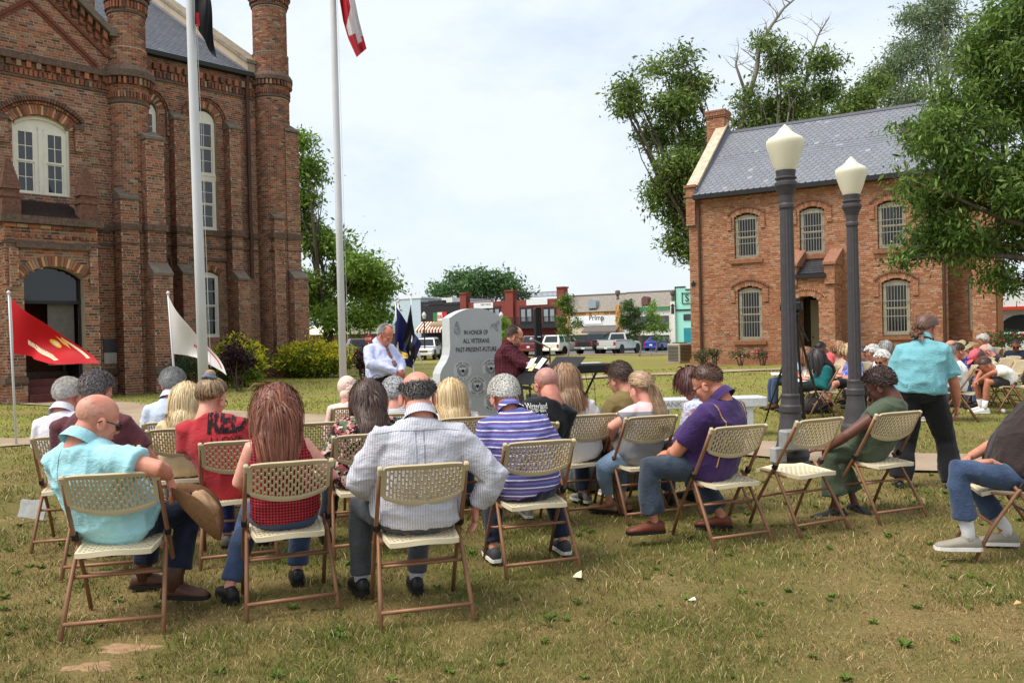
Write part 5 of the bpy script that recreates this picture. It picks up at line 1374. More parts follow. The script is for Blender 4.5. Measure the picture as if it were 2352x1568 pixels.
def tree(name, label, d, blobs_px, trunk_px, n, size, cols, trunk_r=.3, fork=.45, depth=1.0, group=None, bark=BARK, droop=.3, spread=.3, clump=14, shell=.45, seed=1, dead=None, aspect=.38, tip=None):
 base = GD(trunk_px, d); k = d / FPX; rr = random.Random(seed)
 t = thing(name, label, 'tree', base, 0, group)
 blobs = []
 for (x, y, r_) in blobs_px:
  dd = d + rr.uniform(-1, 1) * r_ * k * .9 * depth
  blobs.append((P(x, y, dd), (r_ * k, r_ * k * 1.0 * depth, r_ * k * .86)))
 top = max(b[0].z for b in blobs); fz = base.z + (top - base.z) * fork * .55
 mb = MB(); f = base + Vector((rr.uniform(-.2, .2), 0, fz - base.z))
 mb.tube([base - Vector((0, 0, .15)), base + Vector((0, 0, .2)), base.lerp(f, .5) + Vector((.06, 0, 0)), f], [trunk_r * 1.5, trunk_r * 1.05, trunk_r * .92, trunk_r * .8], 10)
 for (c, r3) in blobs:
  if c.z < fz + .2 and (c - base).length < 1: continue
  mid = f if c.z > fz else base + Vector((0, 0, (fz - base.z) * .7))
  pts = limb(mb, mid, c, trunk_r * .42, trunk_r * .08, .16, 6, 6, rr)
  for _ in range(3):
   q = pts[rr.randint(2, 5)]
   e = c + Vector((rr.uniform(-1, 1) * r3[0], rr.uniform(-1, 1) * r3[1], rr.uniform(-.6, 1) * r3[2])) * .8
   limb(mb, q, e, trunk_r * .12, trunk_r * .03, .2, 4, 5, rr)
 if dead:
  for path, r0 in dead:
   pts = [P(x, y, d) for x, y in path]; mb.tube(pts, [r0 * (1 - .75 * i / (len(pts) - 1)) for i in range(len(pts))], 6)
   for i in range(1, len(pts)):
    for _ in range(4):
     a = pts[i - 1].lerp(pts[i], rr.random()); e = a + Vector((rr.uniform(-1, 1), rr.uniform(-.6, .6), rr.uniform(.1, 1))) * rr.uniform(.6, 1.6)
     q = limb(mb, a, e, r0 * .22, r0 * .05, .25, 4, 4, rr)
     for __ in range(2): limb(mb, q[2], q[2] + Vector((rr.uniform(-1, 1), rr.uniform(-.5, .5), rr.uniform(0, 1))) * .7, r0 * .09, r0 * .03, .2, 3, 4, rr)
 mb.build('trunk', bark, t, world=True, smooth=True, fix=False)
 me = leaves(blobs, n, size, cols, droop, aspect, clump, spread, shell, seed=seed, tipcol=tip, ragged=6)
 obj('crown', me, t, True)
 return t
OAK = [(88, 116, 46), (104, 132, 54), (72, 98, 40), (122, 146, 68)]
tree('oak_tree', 'big dark green oak whose branches hang in front of the jail roof', 15.5,
 [(2340, 40, 110), (2270, 150, 85), (2360, 230, 130), (2165, 240, 62), (2105, 310, 62), (2200, 330, 100), (2085, 420, 45), (2160, 450, 80), (2280, 420, 125), (2390, 420, 140), (2125, 545, 55), (2205, 560, 85), (2310, 560, 95), (2290, 640, 42), (2080, 590, 30), (2390, 100, 120), (2060, 300, 26), (2330, 655, 30), (2480, 200, 180), (2480, 450, 170)],
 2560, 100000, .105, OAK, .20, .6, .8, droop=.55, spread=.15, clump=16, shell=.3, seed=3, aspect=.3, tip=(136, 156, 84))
LIM = [(112, 144, 52), (130, 160, 64), (92, 122, 44), (146, 172, 80)]
tree('ash_tree', 'light green leafy tree rising behind the courthouse tower and golden bush', 41,
 [(690, 325, 28), (705, 390, 36), (690, 455, 34), (700, 520, 40), (735, 560, 46), (785, 565, 40), (835, 615, 42), (868, 665, 38), (800, 650, 62), (735, 660, 55), (860, 725, 32), (770, 725, 42), (700, 720, 40), (825, 730, 30)],
 752, 42000, .20, LIM, .28, .35, 1.0, droop=.35, spread=.38, clump=14, shell=.4, seed=5)
MID = [(98, 120, 52), (114, 136, 64), (84, 104, 46), (132, 150, 82)]
tree('elm_tree', 'tall ragged tree leaning left of the jail chimney against the sky', 46,
 [(1462, 190, 40), (1520, 150, 36), (1560, 135, 26), (1590, 200, 40), (1438, 245, 26), (1545, 250, 48), (1515, 320, 40), (1560, 390, 55), (1525, 440, 46), (1575, 490, 48), (1600, 320, 40), (1555, 560, 32), (1590, 595, 24), (1610, 440, 40), (1430, 215, 20), (1620, 520, 40)],
 1640, 38000, .22, MID, .4, .5, 1.0, spread=.42, shell=.35, seed=8)
tree('elm_tree', 'thinning tree with bare dead limbs standing high behind the jail ridge', 51,
 [(1722, 230, 34), (1795, 140, 42), (1830, 195, 46), (1775, 265, 48), (1880, 150, 32), (1895, 215, 36), (1690, 275, 26), (1850, 275, 46), (1750, 300, 40), (1820, 310, 40), (1760, 100, 24), (1915, 150, 20)],
 1800, 30000, .22, MID + [(112, 130, 72)], .36, .5, 1.0, spread=.4, shell=.3, seed=9,
 dead=[([(1700, 300), (1718, 230), (1738, 160), (1745, 100), (1775, 55), (1800, 20), (1835, -10)], .19), ([(1830, 260), (1850, 190), (1862, 130), (1880, 80), (1905, 40)], .11), ([(1718, 230), (1690, 150), (1695, 120)], .12)], bark=PALEBARK)
tree('elm_tree', 'small dark tree at the right end of the jail ridge below the pale tree', 49,
 [(1985, 225, 34), (1950, 255, 30), (2010, 195, 28), (1925, 275, 26), (1965, 285, 24)], 1990, 9000, .22, MID, .24, .6, 1.0, spread=.36, shell=.3, seed=11)
tree('willow_tree', 'pale feathery grey green tree behind the jail beside the big oak', 54,
 [(2080, 120, 50), (2140, 75, 50), (2045, 180, 44), (2180, 150, 55), (2120, 215, 48), (2200, 60, 40), (2100, 35, 28), (2010, 215, 30), (2060, 250, 40), (2160, 10, 40), (2220, 120, 50)],
 2130, 30000, .2, [(128, 146, 110), (112, 132, 94), (142, 156, 122)], .36, .5, 1.0, spread=.45, shell=.3, seed=12, droop=.5, bark=PALEBARK)
tree('broad_tree', 'broad green tree rising behind the flat shop roofs', 122,
 [(1008, 668, 18), (1060, 655, 28), (1110, 648, 34), (1150, 645, 32), (1178, 668, 22), (1085, 670, 30), (1130, 672, 30), (1200, 680, 14)],
 1110, 16000, .5, [(86, 118, 70), (100, 130, 80), (74, 104, 62)], .5, .6, .6, spread=.9, shell=.3, seed=14)
SAP = [(98, 124, 52), (84, 108, 44), (112, 136, 62)]
for i, (px_, lab, bl, cl) in enumerate((
 (1303, 'slender young street tree in front of the white suv and brick building', [(1303, 685, 13), (1290, 700, 12), (1312, 712, 14), (1288, 735, 13), (1322, 742, 14), (1300, 760, 14), (1310, 775, 9)], SAP),
 (1468, 'bushy young street tree just behind the silver pickup', [(1440, 702, 16), (1462, 718, 18), (1436, 740, 18), (1470, 750, 20), (1490, 735, 12), (1455, 765, 16)], [(74, 98, 44), (88, 112, 52), (64, 88, 40)]),
 (1506, 'pale lime young street tree behind the blue car', [(1500, 700, 9), (1492, 718, 12), (1510, 730, 13), (1525, 755, 14), (1498, 752, 14), (1515, 772, 12)], [(122, 156, 62), (138, 168, 76), (104, 138, 54)]),
 (1158, 'lime green young street tree between the monument and the reading man', [(1158, 738, 10), (1150, 752, 12), (1166, 758, 11), (1152, 770, 11)], [(130, 164, 60), (146, 176, 72), (110, 148, 52)]))):
 tree('street_tree', lab, 66 + i * 1.5 if i != 2 else 78, bl, px_, 3600, .19, cl, .07, .5, .9, 'young trees along the street', PALEBARK, spread=.2, shell=.2, seed=20 + i, clump=10)
def shrub(name, label, px_, py, d, rx, ry, n, size, cols, tip=None, frac=.5, cat='bush', blooms=None, lobes=9, stems=5, aspect=.45, seed=1, spread=.1, shell=.72, group=None):
 k = d / FPX; base = GD(px_, d); t = thing(name, label, cat, base, 0, group); rr = random.Random(seed)
 c = P(px_, py, d); W, H = rx * k, ry * k
 blobs = [(c, (W * .82, W * .7, H * .85))]
 for i in range(lobes):
  a = 2 * math.pi * i / lobes + rr.uniform(-.3, .3); e = rr.uniform(-.35, .6)
  blobs.append((c + Vector((math.cos(a) * W * .62, math.sin(a) * W * .5, e * H * .62)), (W * .42, W * .4, H * .40)))
 mb = MB()
 for i in range(stems):
  a = 2 * math.pi * i / stems; limb(mb, base + Vector((math.cos(a) * .06, math.sin(a) * .06, -.05)), c + Vector((math.cos(a) * W * .5, math.sin(a) * W * .4, rr.uniform(-.2, .5) * H)), .028, .008, .15, 4, 5, rr)
 mb.build('stem', BARK, t, world=True, fix=False)
 obj('foliage', leaves(blobs, n, size, cols, .0, aspect, 9, spread, shell, tip, frac, seed), t, True)
 if blooms:
  bc, bn, bs = blooms; rg = np.random.default_rng(seed)
  for i in range(bn):
   b = blobs[rg.integers(0, len(blobs))]; dv = rg.normal(0, 1, 3); dv[1] = -abs(dv[1]) * .7; dv /= np.linalg.norm(dv)
   p = Vector(np.array(b[0]) + dv * np.array(b[1]) * rg.uniform(.8, 1.08)); mb = MB()
   mb.ell(p, (bs * .5, bs * .5, bs * .38), nu=6, nv=4)
   for q in range(5):
    a = q * 1.2566; mb.ell(p + Vector((math.cos(a) * bs * .45, math.sin(a) * bs * .45, rg.uniform(-.2, .3) * bs)), (bs * .35, bs * .35, bs * .2), nu=5, nv=3)
   mb.build('bloom', simple('petal_%d' % i if False else 'petal', tuple(int(min(255, x * f)) for x, f in zip(bc[i % len(bc)], (1, 1, 1))), .6), t, world=True)
 return t
GOLD = [(128, 148, 44), (108, 132, 40), (148, 160, 48), (90, 114, 38)]
shrub('golden_bush', 'rounded golden privet bush behind the white flag by the courthouse wall', 547, 832, 24.5, 58, 64, 19000, .085, GOLD, (214, 204, 56), .8, seed=31, spread=.07, shell=.86)
shrub('golden_bush', 'wide golden privet bush right of the courthouse corner beside the flagpole', 724, 824, 29.5, 84, 48, 22000, .10, GOLD, (216, 202, 54), .8, seed=32, spread=.08, lobes=13, shell=.86)
BURG = [(66, 38, 44), (52, 32, 38), (82, 44, 48), (46, 40, 36)]
shrub('burgundy_shrub', 'dark burgundy leaved shrub standing before the rounded golden bush', 546, 826, 22.6, 38, 60, 3400, .08, BURG, seed=33, lobes=6, spread=.1, shell=.3)
shrub('burgundy_shrub', 'slender dark burgundy shrub between the wide golden bush and the man in lavender', 833, 828, 26, 18, 46, 1300, .09, BURG, seed=34, lobes=6, spread=.1, shell=.3)
shrub('rose_bush', 'dark rose bush with red blooms at the foot of the courthouse wall', 440, 846, 22.4, 46, 34, 5200, .06, [(54, 78, 44), (66, 88, 50), (44, 64, 38)], seed=35, blooms=([(190, 34, 44), (210, 50, 62)], 26, .05), cat='rose bush', spread=.08)
for i, (x, y, d, rx, ry, lab, bl) in enumerate((
 (1612, 818, 31, 18, 16, 'low rose bush at the jail corner under the downpipe', ([(216, 110, 130)], 3, .05)),
 (1640, 812, 31.2, 14, 18, 'thin straggling rose with few pink blooms below the lower jail window', ([(226, 100, 120)], 5, .05)),
 (1700, 814, 31.2, 24, 18, 'rose bush with scattered pale pink blooms beneath the barred window', ([(222, 120, 140), (230, 160, 170)], 9, .05)),
 (1750, 816, 31, 18, 20, 'rose bush thick with deep pink blooms beside the left lamp post', ([(224, 50, 110), (232, 90, 140)], 20, .06)))):
 shrub('rose_bush', lab, x, y, d, rx, ry, 900, .06, [(74, 92, 52), (92, 106, 62), (66, 78, 46)], seed=40 + i, blooms=bl, cat='rose bush', group='roses along the jail wall', lobes=6, shell=.2, spread=.09)
shrub('rose_bush', 'red flowering rose bush at the far right behind the man in navy', 2308, 782, 25, 42, 26, 3200, .06, [(60, 84, 46), (74, 94, 52)], seed=46, blooms=([(196, 40, 60), (214, 70, 84)], 22, .06), cat='rose bush', spread=.09)
# ------------------------------------------------------------------ folding chairs
TAN = simple('tan_plastic', (188, 172, 140), .55, .10, 5, .08); SEATM = simple('cream_plastic', (218, 204, 172), .55, .08, 5, .08)
BRONZE = simple('bronze_tube', (142, 102, 76), .45, .16, 10, .1, metal=.2); CAPM = simple('black_plastic', (34, 33, 34), .5, .1)
def perforated(surf, nu, nv, hole, thick, border_u, border_v, mat, name):
 """surf(u, v) with u in -1..1, v in 0..1; lattice of cells with some left out"""
 us = [-1, -1 + border_u * .5, -1 + border_u]; w = (2 - 2 * border_u)
 for c in range(nu):
  x = -1 + border_u + w * c / nu
  us += [x + w / nu * .42, x + w / nu]
 us += [1 - border_u * .5, 1]
 vs = [0, border_v * .6, border_v] + [border_v + (1 - 2 * border_v) * (r + 1) / nv for r in range(nv)] + [1 - border_v * .4, 1]
 cols, rows = len(us) - 1, len(vs) - 1
 keep = np.ones((cols, rows), bool)
 for c in range(nu):
  for r in range(nv):
   if hole(c, r): keep[2 + 2 * c + 1, 2 + r] = False
 P3 = np.array([[surf(u, v) for v in vs] for u in us]); e = 1e-3
 Nn = np.array([[np.cross(np.array(surf(u + e, v)) - surf(u - e, v), np.array(surf(u, v + e)) - surf(u, v - e)) for v in vs] for u in us])
 Nn /= np.linalg.norm(Nn, axis=2)[:, :, None]
 rim = np.zeros(P3.shape[:2])
 rim[[0, 1, -1, -2], :] = 1; rim[:, [0, 1, -1, -2]] = 1
 off = (thick * (.5 + .7 * rim))[:, :, None]
 V = np.concatenate([(P3 + Nn * off).reshape(-1, 3), (P3 - Nn * off).reshape(-1, 3)]); ny = rows + 1; b = (cols + 1) * ny
 F = []
 for i in range(cols):
  for j in range(rows):
   if not keep[i, j]: continue
   q = (i * ny + j, (i + 1) * ny + j, (i + 1) * ny + j + 1, i * ny + j + 1)
   F.append(q); F.append(tuple(k + b for k in q[::-1]))
   for (di, dj, a, c) in ((-1, 0, 3, 0), (1, 0, 1, 2), (0, -1, 0, 1), (0, 1, 2, 3)):
    I, Jj = i + di, j + dj
    if I < 0 or Jj < 0 or I >= cols or Jj >= rows or not keep[I, Jj]: F.append((q[c], q[a], q[a] + b, q[c] + b))
 return npmesh(name, V, F, mat)
def make_chair():
 root = thing('folding_chair', 'folding chair', 'chair', (0, 0, 0))
 def ty(z): return -.03 - .55 * (z - .46)
 def back(u, v):
  zb, zt = .605 + .055 * abs(u) ** 2.2, .838 - .012 * abs(u) ** 4
  z = zb + (zt - zb) * v
  if abs(u) > .93: z = zb + (zt - zb) * (.06 + .88 * v)
  return (.222 * u, ty(z) - .038 * (1 - u * u) - .012, z)
 obj('backrest', perforated(back, 21, 15, lambda c, r: (r + (2 if c % 2 else 0)) % 4 != 3, .006, .09, .11, TAN, 'backrest'), root)
 def seat(u, v):
  y = -.205 + .42 * v; hw = .205 - .02 * (1 - v) ** 3
  z = .418 + .02 * v - .014 * (1 - u * u) * math.sin(math.pi * min(1, v * 1.15)) - .02 * max(0, v - .85) / .15 + .006 * math.cos(3 * u)
  return (hw * u, y + (.012 * (1 - u * u) if v > .9 else -.035 * (1 - u * u) if v < .1 else 0), z)
 obj('seat', perforated(seat, 15, 14, lambda c, r: (r + c) % 2 == 0 and r < 11, .011, .12, .10, SEATM, 'seat'), root)
 for s in (-1, 1):
  mb = MB(); mb.tube([(s * .236, .265, 0), (s * .236, .17, .20), (s * .235, .02, .43), (s * .234, -.04, .50), (s * .232, ty(.66), .66), (s * .228, ty(.80), .80)], [(.0125, .0125)] * 6, 8); mb.build('front_leg', BRONZE, root, smooth=True)
  mb = MB(); mb.tube([(s * .215, .03, .47), (s * .222, -.02, .40), (s * .235, -.15, .20), (s * .245, -.265, 0)], .0125, 8); mb.build('rear_leg', BRONZE, root, smooth=True)
  mb = MB(); mb.box((s * .228, ty(.81) - .004, .808), (.027, .032, .05), rotx(R(28)), .006); mb.build('end_cap', TAN, root)
  mb = MB(); mb.box((s * .234, -.015, .475), (.032, .042, .05), rotx(R(28)), .008); mb.build('hinge', CAPM, root)
  mb = MB(); mb.tube([(s * .214, -.10, .405), (s * .214, .16, .425)], .009, 6); mb.build('seat_rail', BRONZE, root)
 for (y, z, x, r_) in ((-.228, .072, .24, .0115), (.155, .225, .235, .010), (-.09, .275, .228, .009)):
  mb = MB(); mb.tube([(-x, y, z), (x, y, z)], r_, 8); mb.build('stretcher', BRONZE, root, smooth=True)
 return root
CHAIR0 = make_chair(); CHAIR_USED = [False]
def chair(loc, a, label, group='tan folding chairs'):
 loc = Vector((loc[0], loc[1], gz(loc[0], loc[1])))
 if not CHAIR_USED[0]:
  CHAIR_USED[0] = True; c = CHAIR0; c.location = loc; c.rotation_euler = (0, 0, R(a))
 else: c = copy_tree(CHAIR0, loc, R(a))
 c['label'] = label; c['group'] = group
 return c
def from_foot(px_, py, a, local=(-.245, -.265)):
 g = G(px_, py); q = rotz(R(a)) @ Vector((local[0], local[1], 0)); return Vector((g.x - q.x, g.y - q.y, g.z))
# ------------------------------------------------------------------ people
def union(mb, vox, smooth=4, name='body', dec=1.0):
 """one continuous surface from overlapping closed shapes"""
 me = npmesh('tmp', np.array(mb.v), mb.f, []); o = bpy.data.objects.new('tmp', me)
 m = o.modifiers.new('r', 'REMESH'); m.mode = 'VOXEL'; m.voxel_size = vox; m.adaptivity = 0
 s = o.modifiers.new('s', 'SMOOTH'); s.factor = .5; s.iterations = smooth
 if dec < 1: q = o.modifiers.new('d', 'DECIMATE'); q.ratio = dec
 out = evaluated_mesh(o); bpy.data.meshes.remove(me); out.name = name
 return out
def getv(me):
 v = np.empty(len(me.vertices) * 3, np.float32); me.vertices.foreach_get('co', v); return v.reshape(-1, 3)
def getn(me):
 v = np.empty(len(me.vertices) * 3, np.float32); me.vertex_normals.foreach_get('vector', v); return v.reshape(-1, 3)
def wrinkle(me, amp, seed, f=(9, 9, 16), warp=.5):
 v = getv(me).astype(float); n = getn(me)
 w = np.stack([vnoise(v * 4, seed), vnoise(v * 4 + 7, seed + 1), vnoise(v * 4 + 13, seed + 2)], -1) * warp
 q = (v + w * .25) * np.array(f); a = 1 - np.abs(2 * vnoise(q, seed + 3) - 1); b = 1 - np.abs(2 * vnoise((v + w * .2) * np.array([f[2], f[1], f[0]]) * .8, seed + 4) - 1)
 c = vnoise(v * 5, seed + 5)
 d = amp * ((a ** 3 - .35) * np.clip(c * 1.6, .3, 1.2) + .8 * (b ** 3 - .35) * np.clip(1.3 - c, .2, 1)) + amp * .35 * (vnoise(v * 40, seed + 6) - .5)
 me.vertices.foreach_set('co', (v + n * d[:, None]).astype(np.float32).ravel()); me.update()
def append(me, mb, mat_index=0):
 """add raw shapes to a mesh"""
 bm = bmesh.new(); bm.from_mesh(me); vs = [bm.verts.new(p) for p in mb.v]
 for f in mb.f:
  try: q = bm.faces.new([vs[i] for i in f]); q.material_index = mat_index
  except ValueError: pass
 bm.to_mesh(me); bm.free()
def smooth_all(me):
 me.polygons.foreach_set('use_smooth', np.ones(len(me.polygons), bool)); me.update()
def m_skin(name, c):
 key = ('skin', tuple(c))
 if key in MC: return MC[key]
 t = NT(name); c = s2l(c); f = t.noise(14, 5, .6)
 col = t.ramp(f, [(.3, (c[0] * .80, c[1] * .66, c[2] * .62)), (.7, (min(1, c[0] * 1.06), c[1] * 1.04, c[2] * 1.02))])
 MC[key] = t.out(col, .52, .35, t.noise(160, 3), .12, .002, **{'Subsurface Weight': .12, 'Subsurface Radius': (.012, .005, .003)})
 return MC[key]
def m_hair(name='hair_strand'):
 t = NT(name); return t.out(t.attr(), .48, .45, t.noise(220, 2), .25, .002)
HAIR = m_hair()
def cloth_bump(t):
 f = t.noise(13, 2, .5, t.mapping((1, 1, 1.7), (0, .5, 0)), 1.6); f = t.math('ABSOLUTE', t.math('SUBTRACT', t.math('MULTIPLY', f, 2.0), 1.0)); f = t.math('POWER', f, .6)
 return t.math('ADD', f, t.math('MULTIPLY', t.noise(240, 3, .7), .12))
def fab(name, c, var=.12, rough=.9):
 key = ('fab', name, tuple(c))
 if key in MC: return MC[key]
 t = NT(name); cc = s2l(c); f = t.noise(7, 6, .65)
 col = t.ramp(f, [(.25, tuple(x * (1 - var) for x in cc)), (.75, tuple(min(1, x * (1 + var)) for x in cc))])
 MC[key] = t.out(col, rough, .15, cloth_bump(t), .40, .010, **{'Sheen Weight': .15}); return MC[key]
def bands(t, axis, period, duty, phase=0.0):
 """0/1 stripes along a local axis"""
 v = t.xyz()[axis]; v = t.math('ADD', v, phase); v = t.math('DIVIDE', v, period); v = t.math('FRACT', t.math('ADD', v, 100.0)); return t.math('LESS_THAN', v, duty)
def fab_stripes(name, base, lines, axis=2):
 """lines: (colour, period, duty, phase)"""
 t = NT(name); c = s2l(base)
 for (col, per, du, ph) in lines: c = t.mix(bands(t, axis, per, du, ph), c, s2l(col))
 return t.out(c, .9, .15, cloth_bump(t), .38, .010)
def fab_check(name, base, dark, per, duty=.5, x=(0, 2)):
 t = NT(name); a, b = bands(t, x[0], per, duty), bands(t, x[1], per, duty)
 c = t.mix(a, s2l(base), s2l(dark)); c2 = t.mix(a, s2l(dark), s2l(dark)); d = tuple((p + q) / 2 for p, q in zip(s2l(base), s2l(dark)))
 c = t.mix(b, t.mix(a, s2l(base), d), t.mix(a, d, s2l(dark))); return t.out(c, .9, .12, cloth_bump(t), .38, .010)
def fab_plaid(name, base, line, per=.05):
 t = NT(name); c = t.mix(bands(t, 2, per, .12), s2l(base), s2l(line)); c = t.mix(bands(t, 0, per, .12, .013), c, s2l(line)); c = t.mix(bands(t, 1, per, .12, .013), c, s2l(line)); return t.out(c, .9, .12, cloth_bump(t), .38, .010)
def fab_floral(name, base, cols, scale=22, cover=.5):
 t = NT(name); v = t.new('ShaderNodeTexVoronoi', Scale=scale, Randomness=1.0)
 w = t.noise(scale * .7, 4, .7); m = t.new('ShaderNodeMix', data_type='RGBA'); m.inputs[0].default_value = .12
 t.l.new(t.tc.outputs['Object'], m.inputs[6]); nz_ = t.new('ShaderNodeTexNoise', Scale=scale * .8); t.l.new(t.tc.outputs['Object'], nz_.inputs['Vector']); t.l.new(nz_.outputs['Color'], m.inputs[7]); t.l.new(m.outputs[2], v.inputs['Vector'])
 sep = t.new('ShaderNodeSeparateColor'); t.l.new(v.outputs['Color'], sep.inputs[0])
 stops = []; n = len(cols)
 for i, c in enumerate(cols): stops.append((i / n + .001, s2l(c)))
 r = t.ramp(sep.outputs[0], stops); t.n[-1].color_ramp.interpolation = 'CONSTANT'
 for nd in t.n:
  if nd.type == 'VALTORGB': nd.color_ramp.interpolation = 'CONSTANT'
 f = t.math('LESS_THAN', v.outputs['Distance'], cover); c = t.mix(f, s2l(base), r)
 return t.out(c, .9, .12, cloth_bump(t), .38, .010)
DENIM = fab('denim', (62, 78, 106), .32); DKDENIM = fab('dark_denim', (34, 40, 58), .25); MIDDENIM = fab('worn_denim', (58, 68, 80), .35); LTDENIM = fab('pale_denim', (128, 152, 178), .2)
BLACKP = fab('black_cloth', (30, 30, 32), .2); GREYP = fab('charcoal_cloth', (74, 76, 80), .15)
BOOT = simple('brown_leather', (82, 54, 40), .5, .25, 8, .25); BLKSHOE = simple('black_leather', (30, 29, 30), .45, .2); GREYSHOE = simple('grey_trainer', (146, 138, 126), .7, .15); SOLE = simple('white_sole', (220, 216, 208), .7); TANSHOE = simple('tan_sandal', (150, 112, 80), .7)
SHADES = simple('dark_lens', (16, 15, 16), .12, .05, spec=.6)
S_HL = [.40]
HAIRLIM = ([-1, -.6, -.4, -.22, 0, .2, .34, .5, .7, 1.0], [-.78, -.66, -.46, -.30, -.02, .08, .16, .42, .60, .64])
def hair_ok(d, style):
 lim = np.interp(d[:, 1], *HAIRLIM); k = d[:, 2] > lim
 if style == 'horseshoe': k &= (d[:, 2] < S_HL[0] - .12 * d[:, 1] + .22 * (vnoise(d * 9 + 5, 2) - .5)) & (d[:, 1] < .42)
 if style == 'receding': k &= ~((d[:, 1] > .18) & (d[:, 2] > .42)) & ~((d[:, 2] > .86) & (d[:, 1] > -.3))
 if style == 'crown': k &= ~((d[:, 2] > .78) & (np.abs(d[:, 1] + .1) < .55))
 return k
def fibo(n):
 i = np.arange(n) + .5; z = 1 - 2 * i / n; a = i * 2.399963; r = np.sqrt(1 - z * z); return np.stack([r * np.cos(a), r * np.sin(a), z], -1)
def hair(parent, HM, spec, spine, seed, near=True):
 """HM head matrix (person local). spec: style, colour, length, width, n ..."""
 rg = np.random.default_rng(seed); style = spec.get('style', 'full'); S_HL[0] = spec.get('hl', .34); L = spec.get('len', .03); vol = spec.get('vol', 1.0)
 col = np.array(s2l(spec['col'])); col2 = np.array(s2l(spec.get('col2', spec['col'])))
 c0 = np.array([0, -.014, .03]); rad = np.array([.0795, .0985, .0865])
 sc1 = HM.to_scale().x; c0, rad = c0 * sc1, rad * sc1; H3 = np.array(HM.to_3x3()) / sc1; h0 = np.array(HM.translation)
 # scalp cap
 D = fibo(900); bm = bmesh.new(); bmesh.ops.create_icosphere(bm, subdivisions=4, radius=1.0)
 bv = np.array([tuple(v.co) for v in bm.verts]); ok = hair_ok(bv, style)
 th = spec.get('thick', .012) * (1 + .5 * (vnoise(bv * 5 + seed, seed) - .5))
 pos = c0 + bv * (rad + th[:, None]); pos = pos @ H3.T + h0
 idx = {}; V = []; F = []; FC = []
 tone = vnoise(bv * np.array([14, 14, 4]), seed + 3)
 for f in bm.faces:
  ii = [v.index for v in f.verts]
  if all(ok[i] for i in ii):
   for i in ii:
    if i not in idx: idx[i] = len(V); V.append(pos[i])
   F.append(tuple(idx[i] for i in ii)); tt = tone[ii[0]]; FC.append((col * (1 - tt) + col2 * tt) * (.75 + .5 * tone[ii[1]]))
 bm.free()
 if not F: return
 V = list(V); base = len(V)
 n = spec.get('n', 1600 if near else 320)
 if L > 0 and n:
  d = fibo(int(n * 2.2)); d = d[hair_ok(d, style)]; d = d + rg.normal(0, .03, d.shape); d /= np.linalg.norm(d, axis=1)[:, None]
  K = 9 if L > .08 else 4
  p = c0 + d * (rad + spec.get('thick', .012) * .6); nrm = d / rad; nrm /= np.linalg.norm(nrm, axis=1)[:, None]
  flow = np.array(spec.get('flow', (0, -.6, -.8))) + rg.normal(0, spec.get('mess', .14), d.shape)
  if spec.get('part'): flow = flow + np.stack([np.sign(d[:, 0]) * .8, 0 * d[:, 0], 0 * d[:, 0]], -1)
  v = flow - nrm * (flow * nrm).sum(1)[:, None]; v /= np.linalg.norm(v, axis=1)[:, None] + 1e-9
  v = v + nrm * spec.get('lift', .06); v /= np.linalg.norm(v, axis=1)[:, None]
  p = p @ H3.T + h0; v = v @ H3.T; nw = nrm @ H3.T
  ln = L * rg.uniform(.75, 1.12, len(d)); ds = ln / (K - 1); grav = np.array([0, 0, -1.0]) * spec.get('grav', .5)
  curl = spec.get('curl', 0); ph = rg.uniform(0, 6.28, len(d)); pts = [p]; tie = spec.get('tie')
  if tie is not None: tiep = np.array(HM @ Vector(tie))
  th_ = spec.get('thick', .012) * 1.1 + .003 * vol; layer = rg.uniform(0, .010, (len(d), 1)) * vol
  for k in range(1, K):
   p_old = p
   if tie is not None:
    to = tiep - p; dist = np.linalg.norm(to, axis=1)[:, None]
    if k == 1: done = np.zeros((len(d), 1), bool)
    done = done | (dist < .028)
    v = np.where(done, v * .6 + np.array([0, -.12, -.75]), v * .3 + to / (dist + 1e-6) * .9)
    if k >= 3: v = np.where(done, v, v + to / (dist + 1e-6) * .6)
   elif L > .08: v = v * .75 + grav
   if spec.get('gather'): v = v + np.stack([-(p[:, 0] - h0[0]) * spec['gather'], 0 * ph, 0 * ph], -1)
   if curl: v = v + curl * np.stack([np.cos(ph + k * 1.7), np.sin(ph + k * 1.7), .4 * np.sin(ph * 2 + k)], -1)
   v = v / (np.linalg.norm(v, axis=1)[:, None] + 1e-9)
   p = p + v * ds[:, None]
   q = (p - h0) @ H3; R_ = rad + th_ + layer; e = (q - c0) / R_; r_ = np.linalg.norm(e, axis=1)
   inside = r_ < 1
   if L <= .08: inside = np.ones_like(inside); r_ = np.where(r_ > 1 + spec.get('puff', .05), r_ / (1 + spec.get('puff', .05)), np.where(r_ < 1, r_, 1))
   q[inside] = c0 + (e / r_[:, None] * R_)[inside]; p = q @ H3.T + h0
   if spine is not None and L > .08:   # keep off the back and shoulders
    for (sc_, rx, ry) in spine:
     near_z = np.abs(p[:, 2] - sc_[2]) < .06
     ex, ey = (p[:, 0] - sc_[0]) / (rx + .012), (p[:, 1] - sc_[1]) / (ry + .012); rr = np.sqrt(ex ** 2 + ey ** 2)
     hit = near_z & (rr < 1)
     p[hit, 1] = sc_[1] + np.where(ey[hit] < .3, -1, 1) * np.sqrt(np.clip(1 - ex[hit] ** 2, .0, 1)) * (ry + .012 + layer[hit, 0])
   v = (p - p_old); v = v / (np.linalg.norm(v, axis=1)[:, None] + 1e-9)
   pts.append(p)
  W = spec.get('w', .009 if L > .08 else .0034)
  Pt = np.stack(pts, 1); m = len(d)
  tang = np.gradient(Pt, axis=1); outv = Pt - (h0 + np.array([0, 0, -.02])); outv[:, :, 2] *= .3
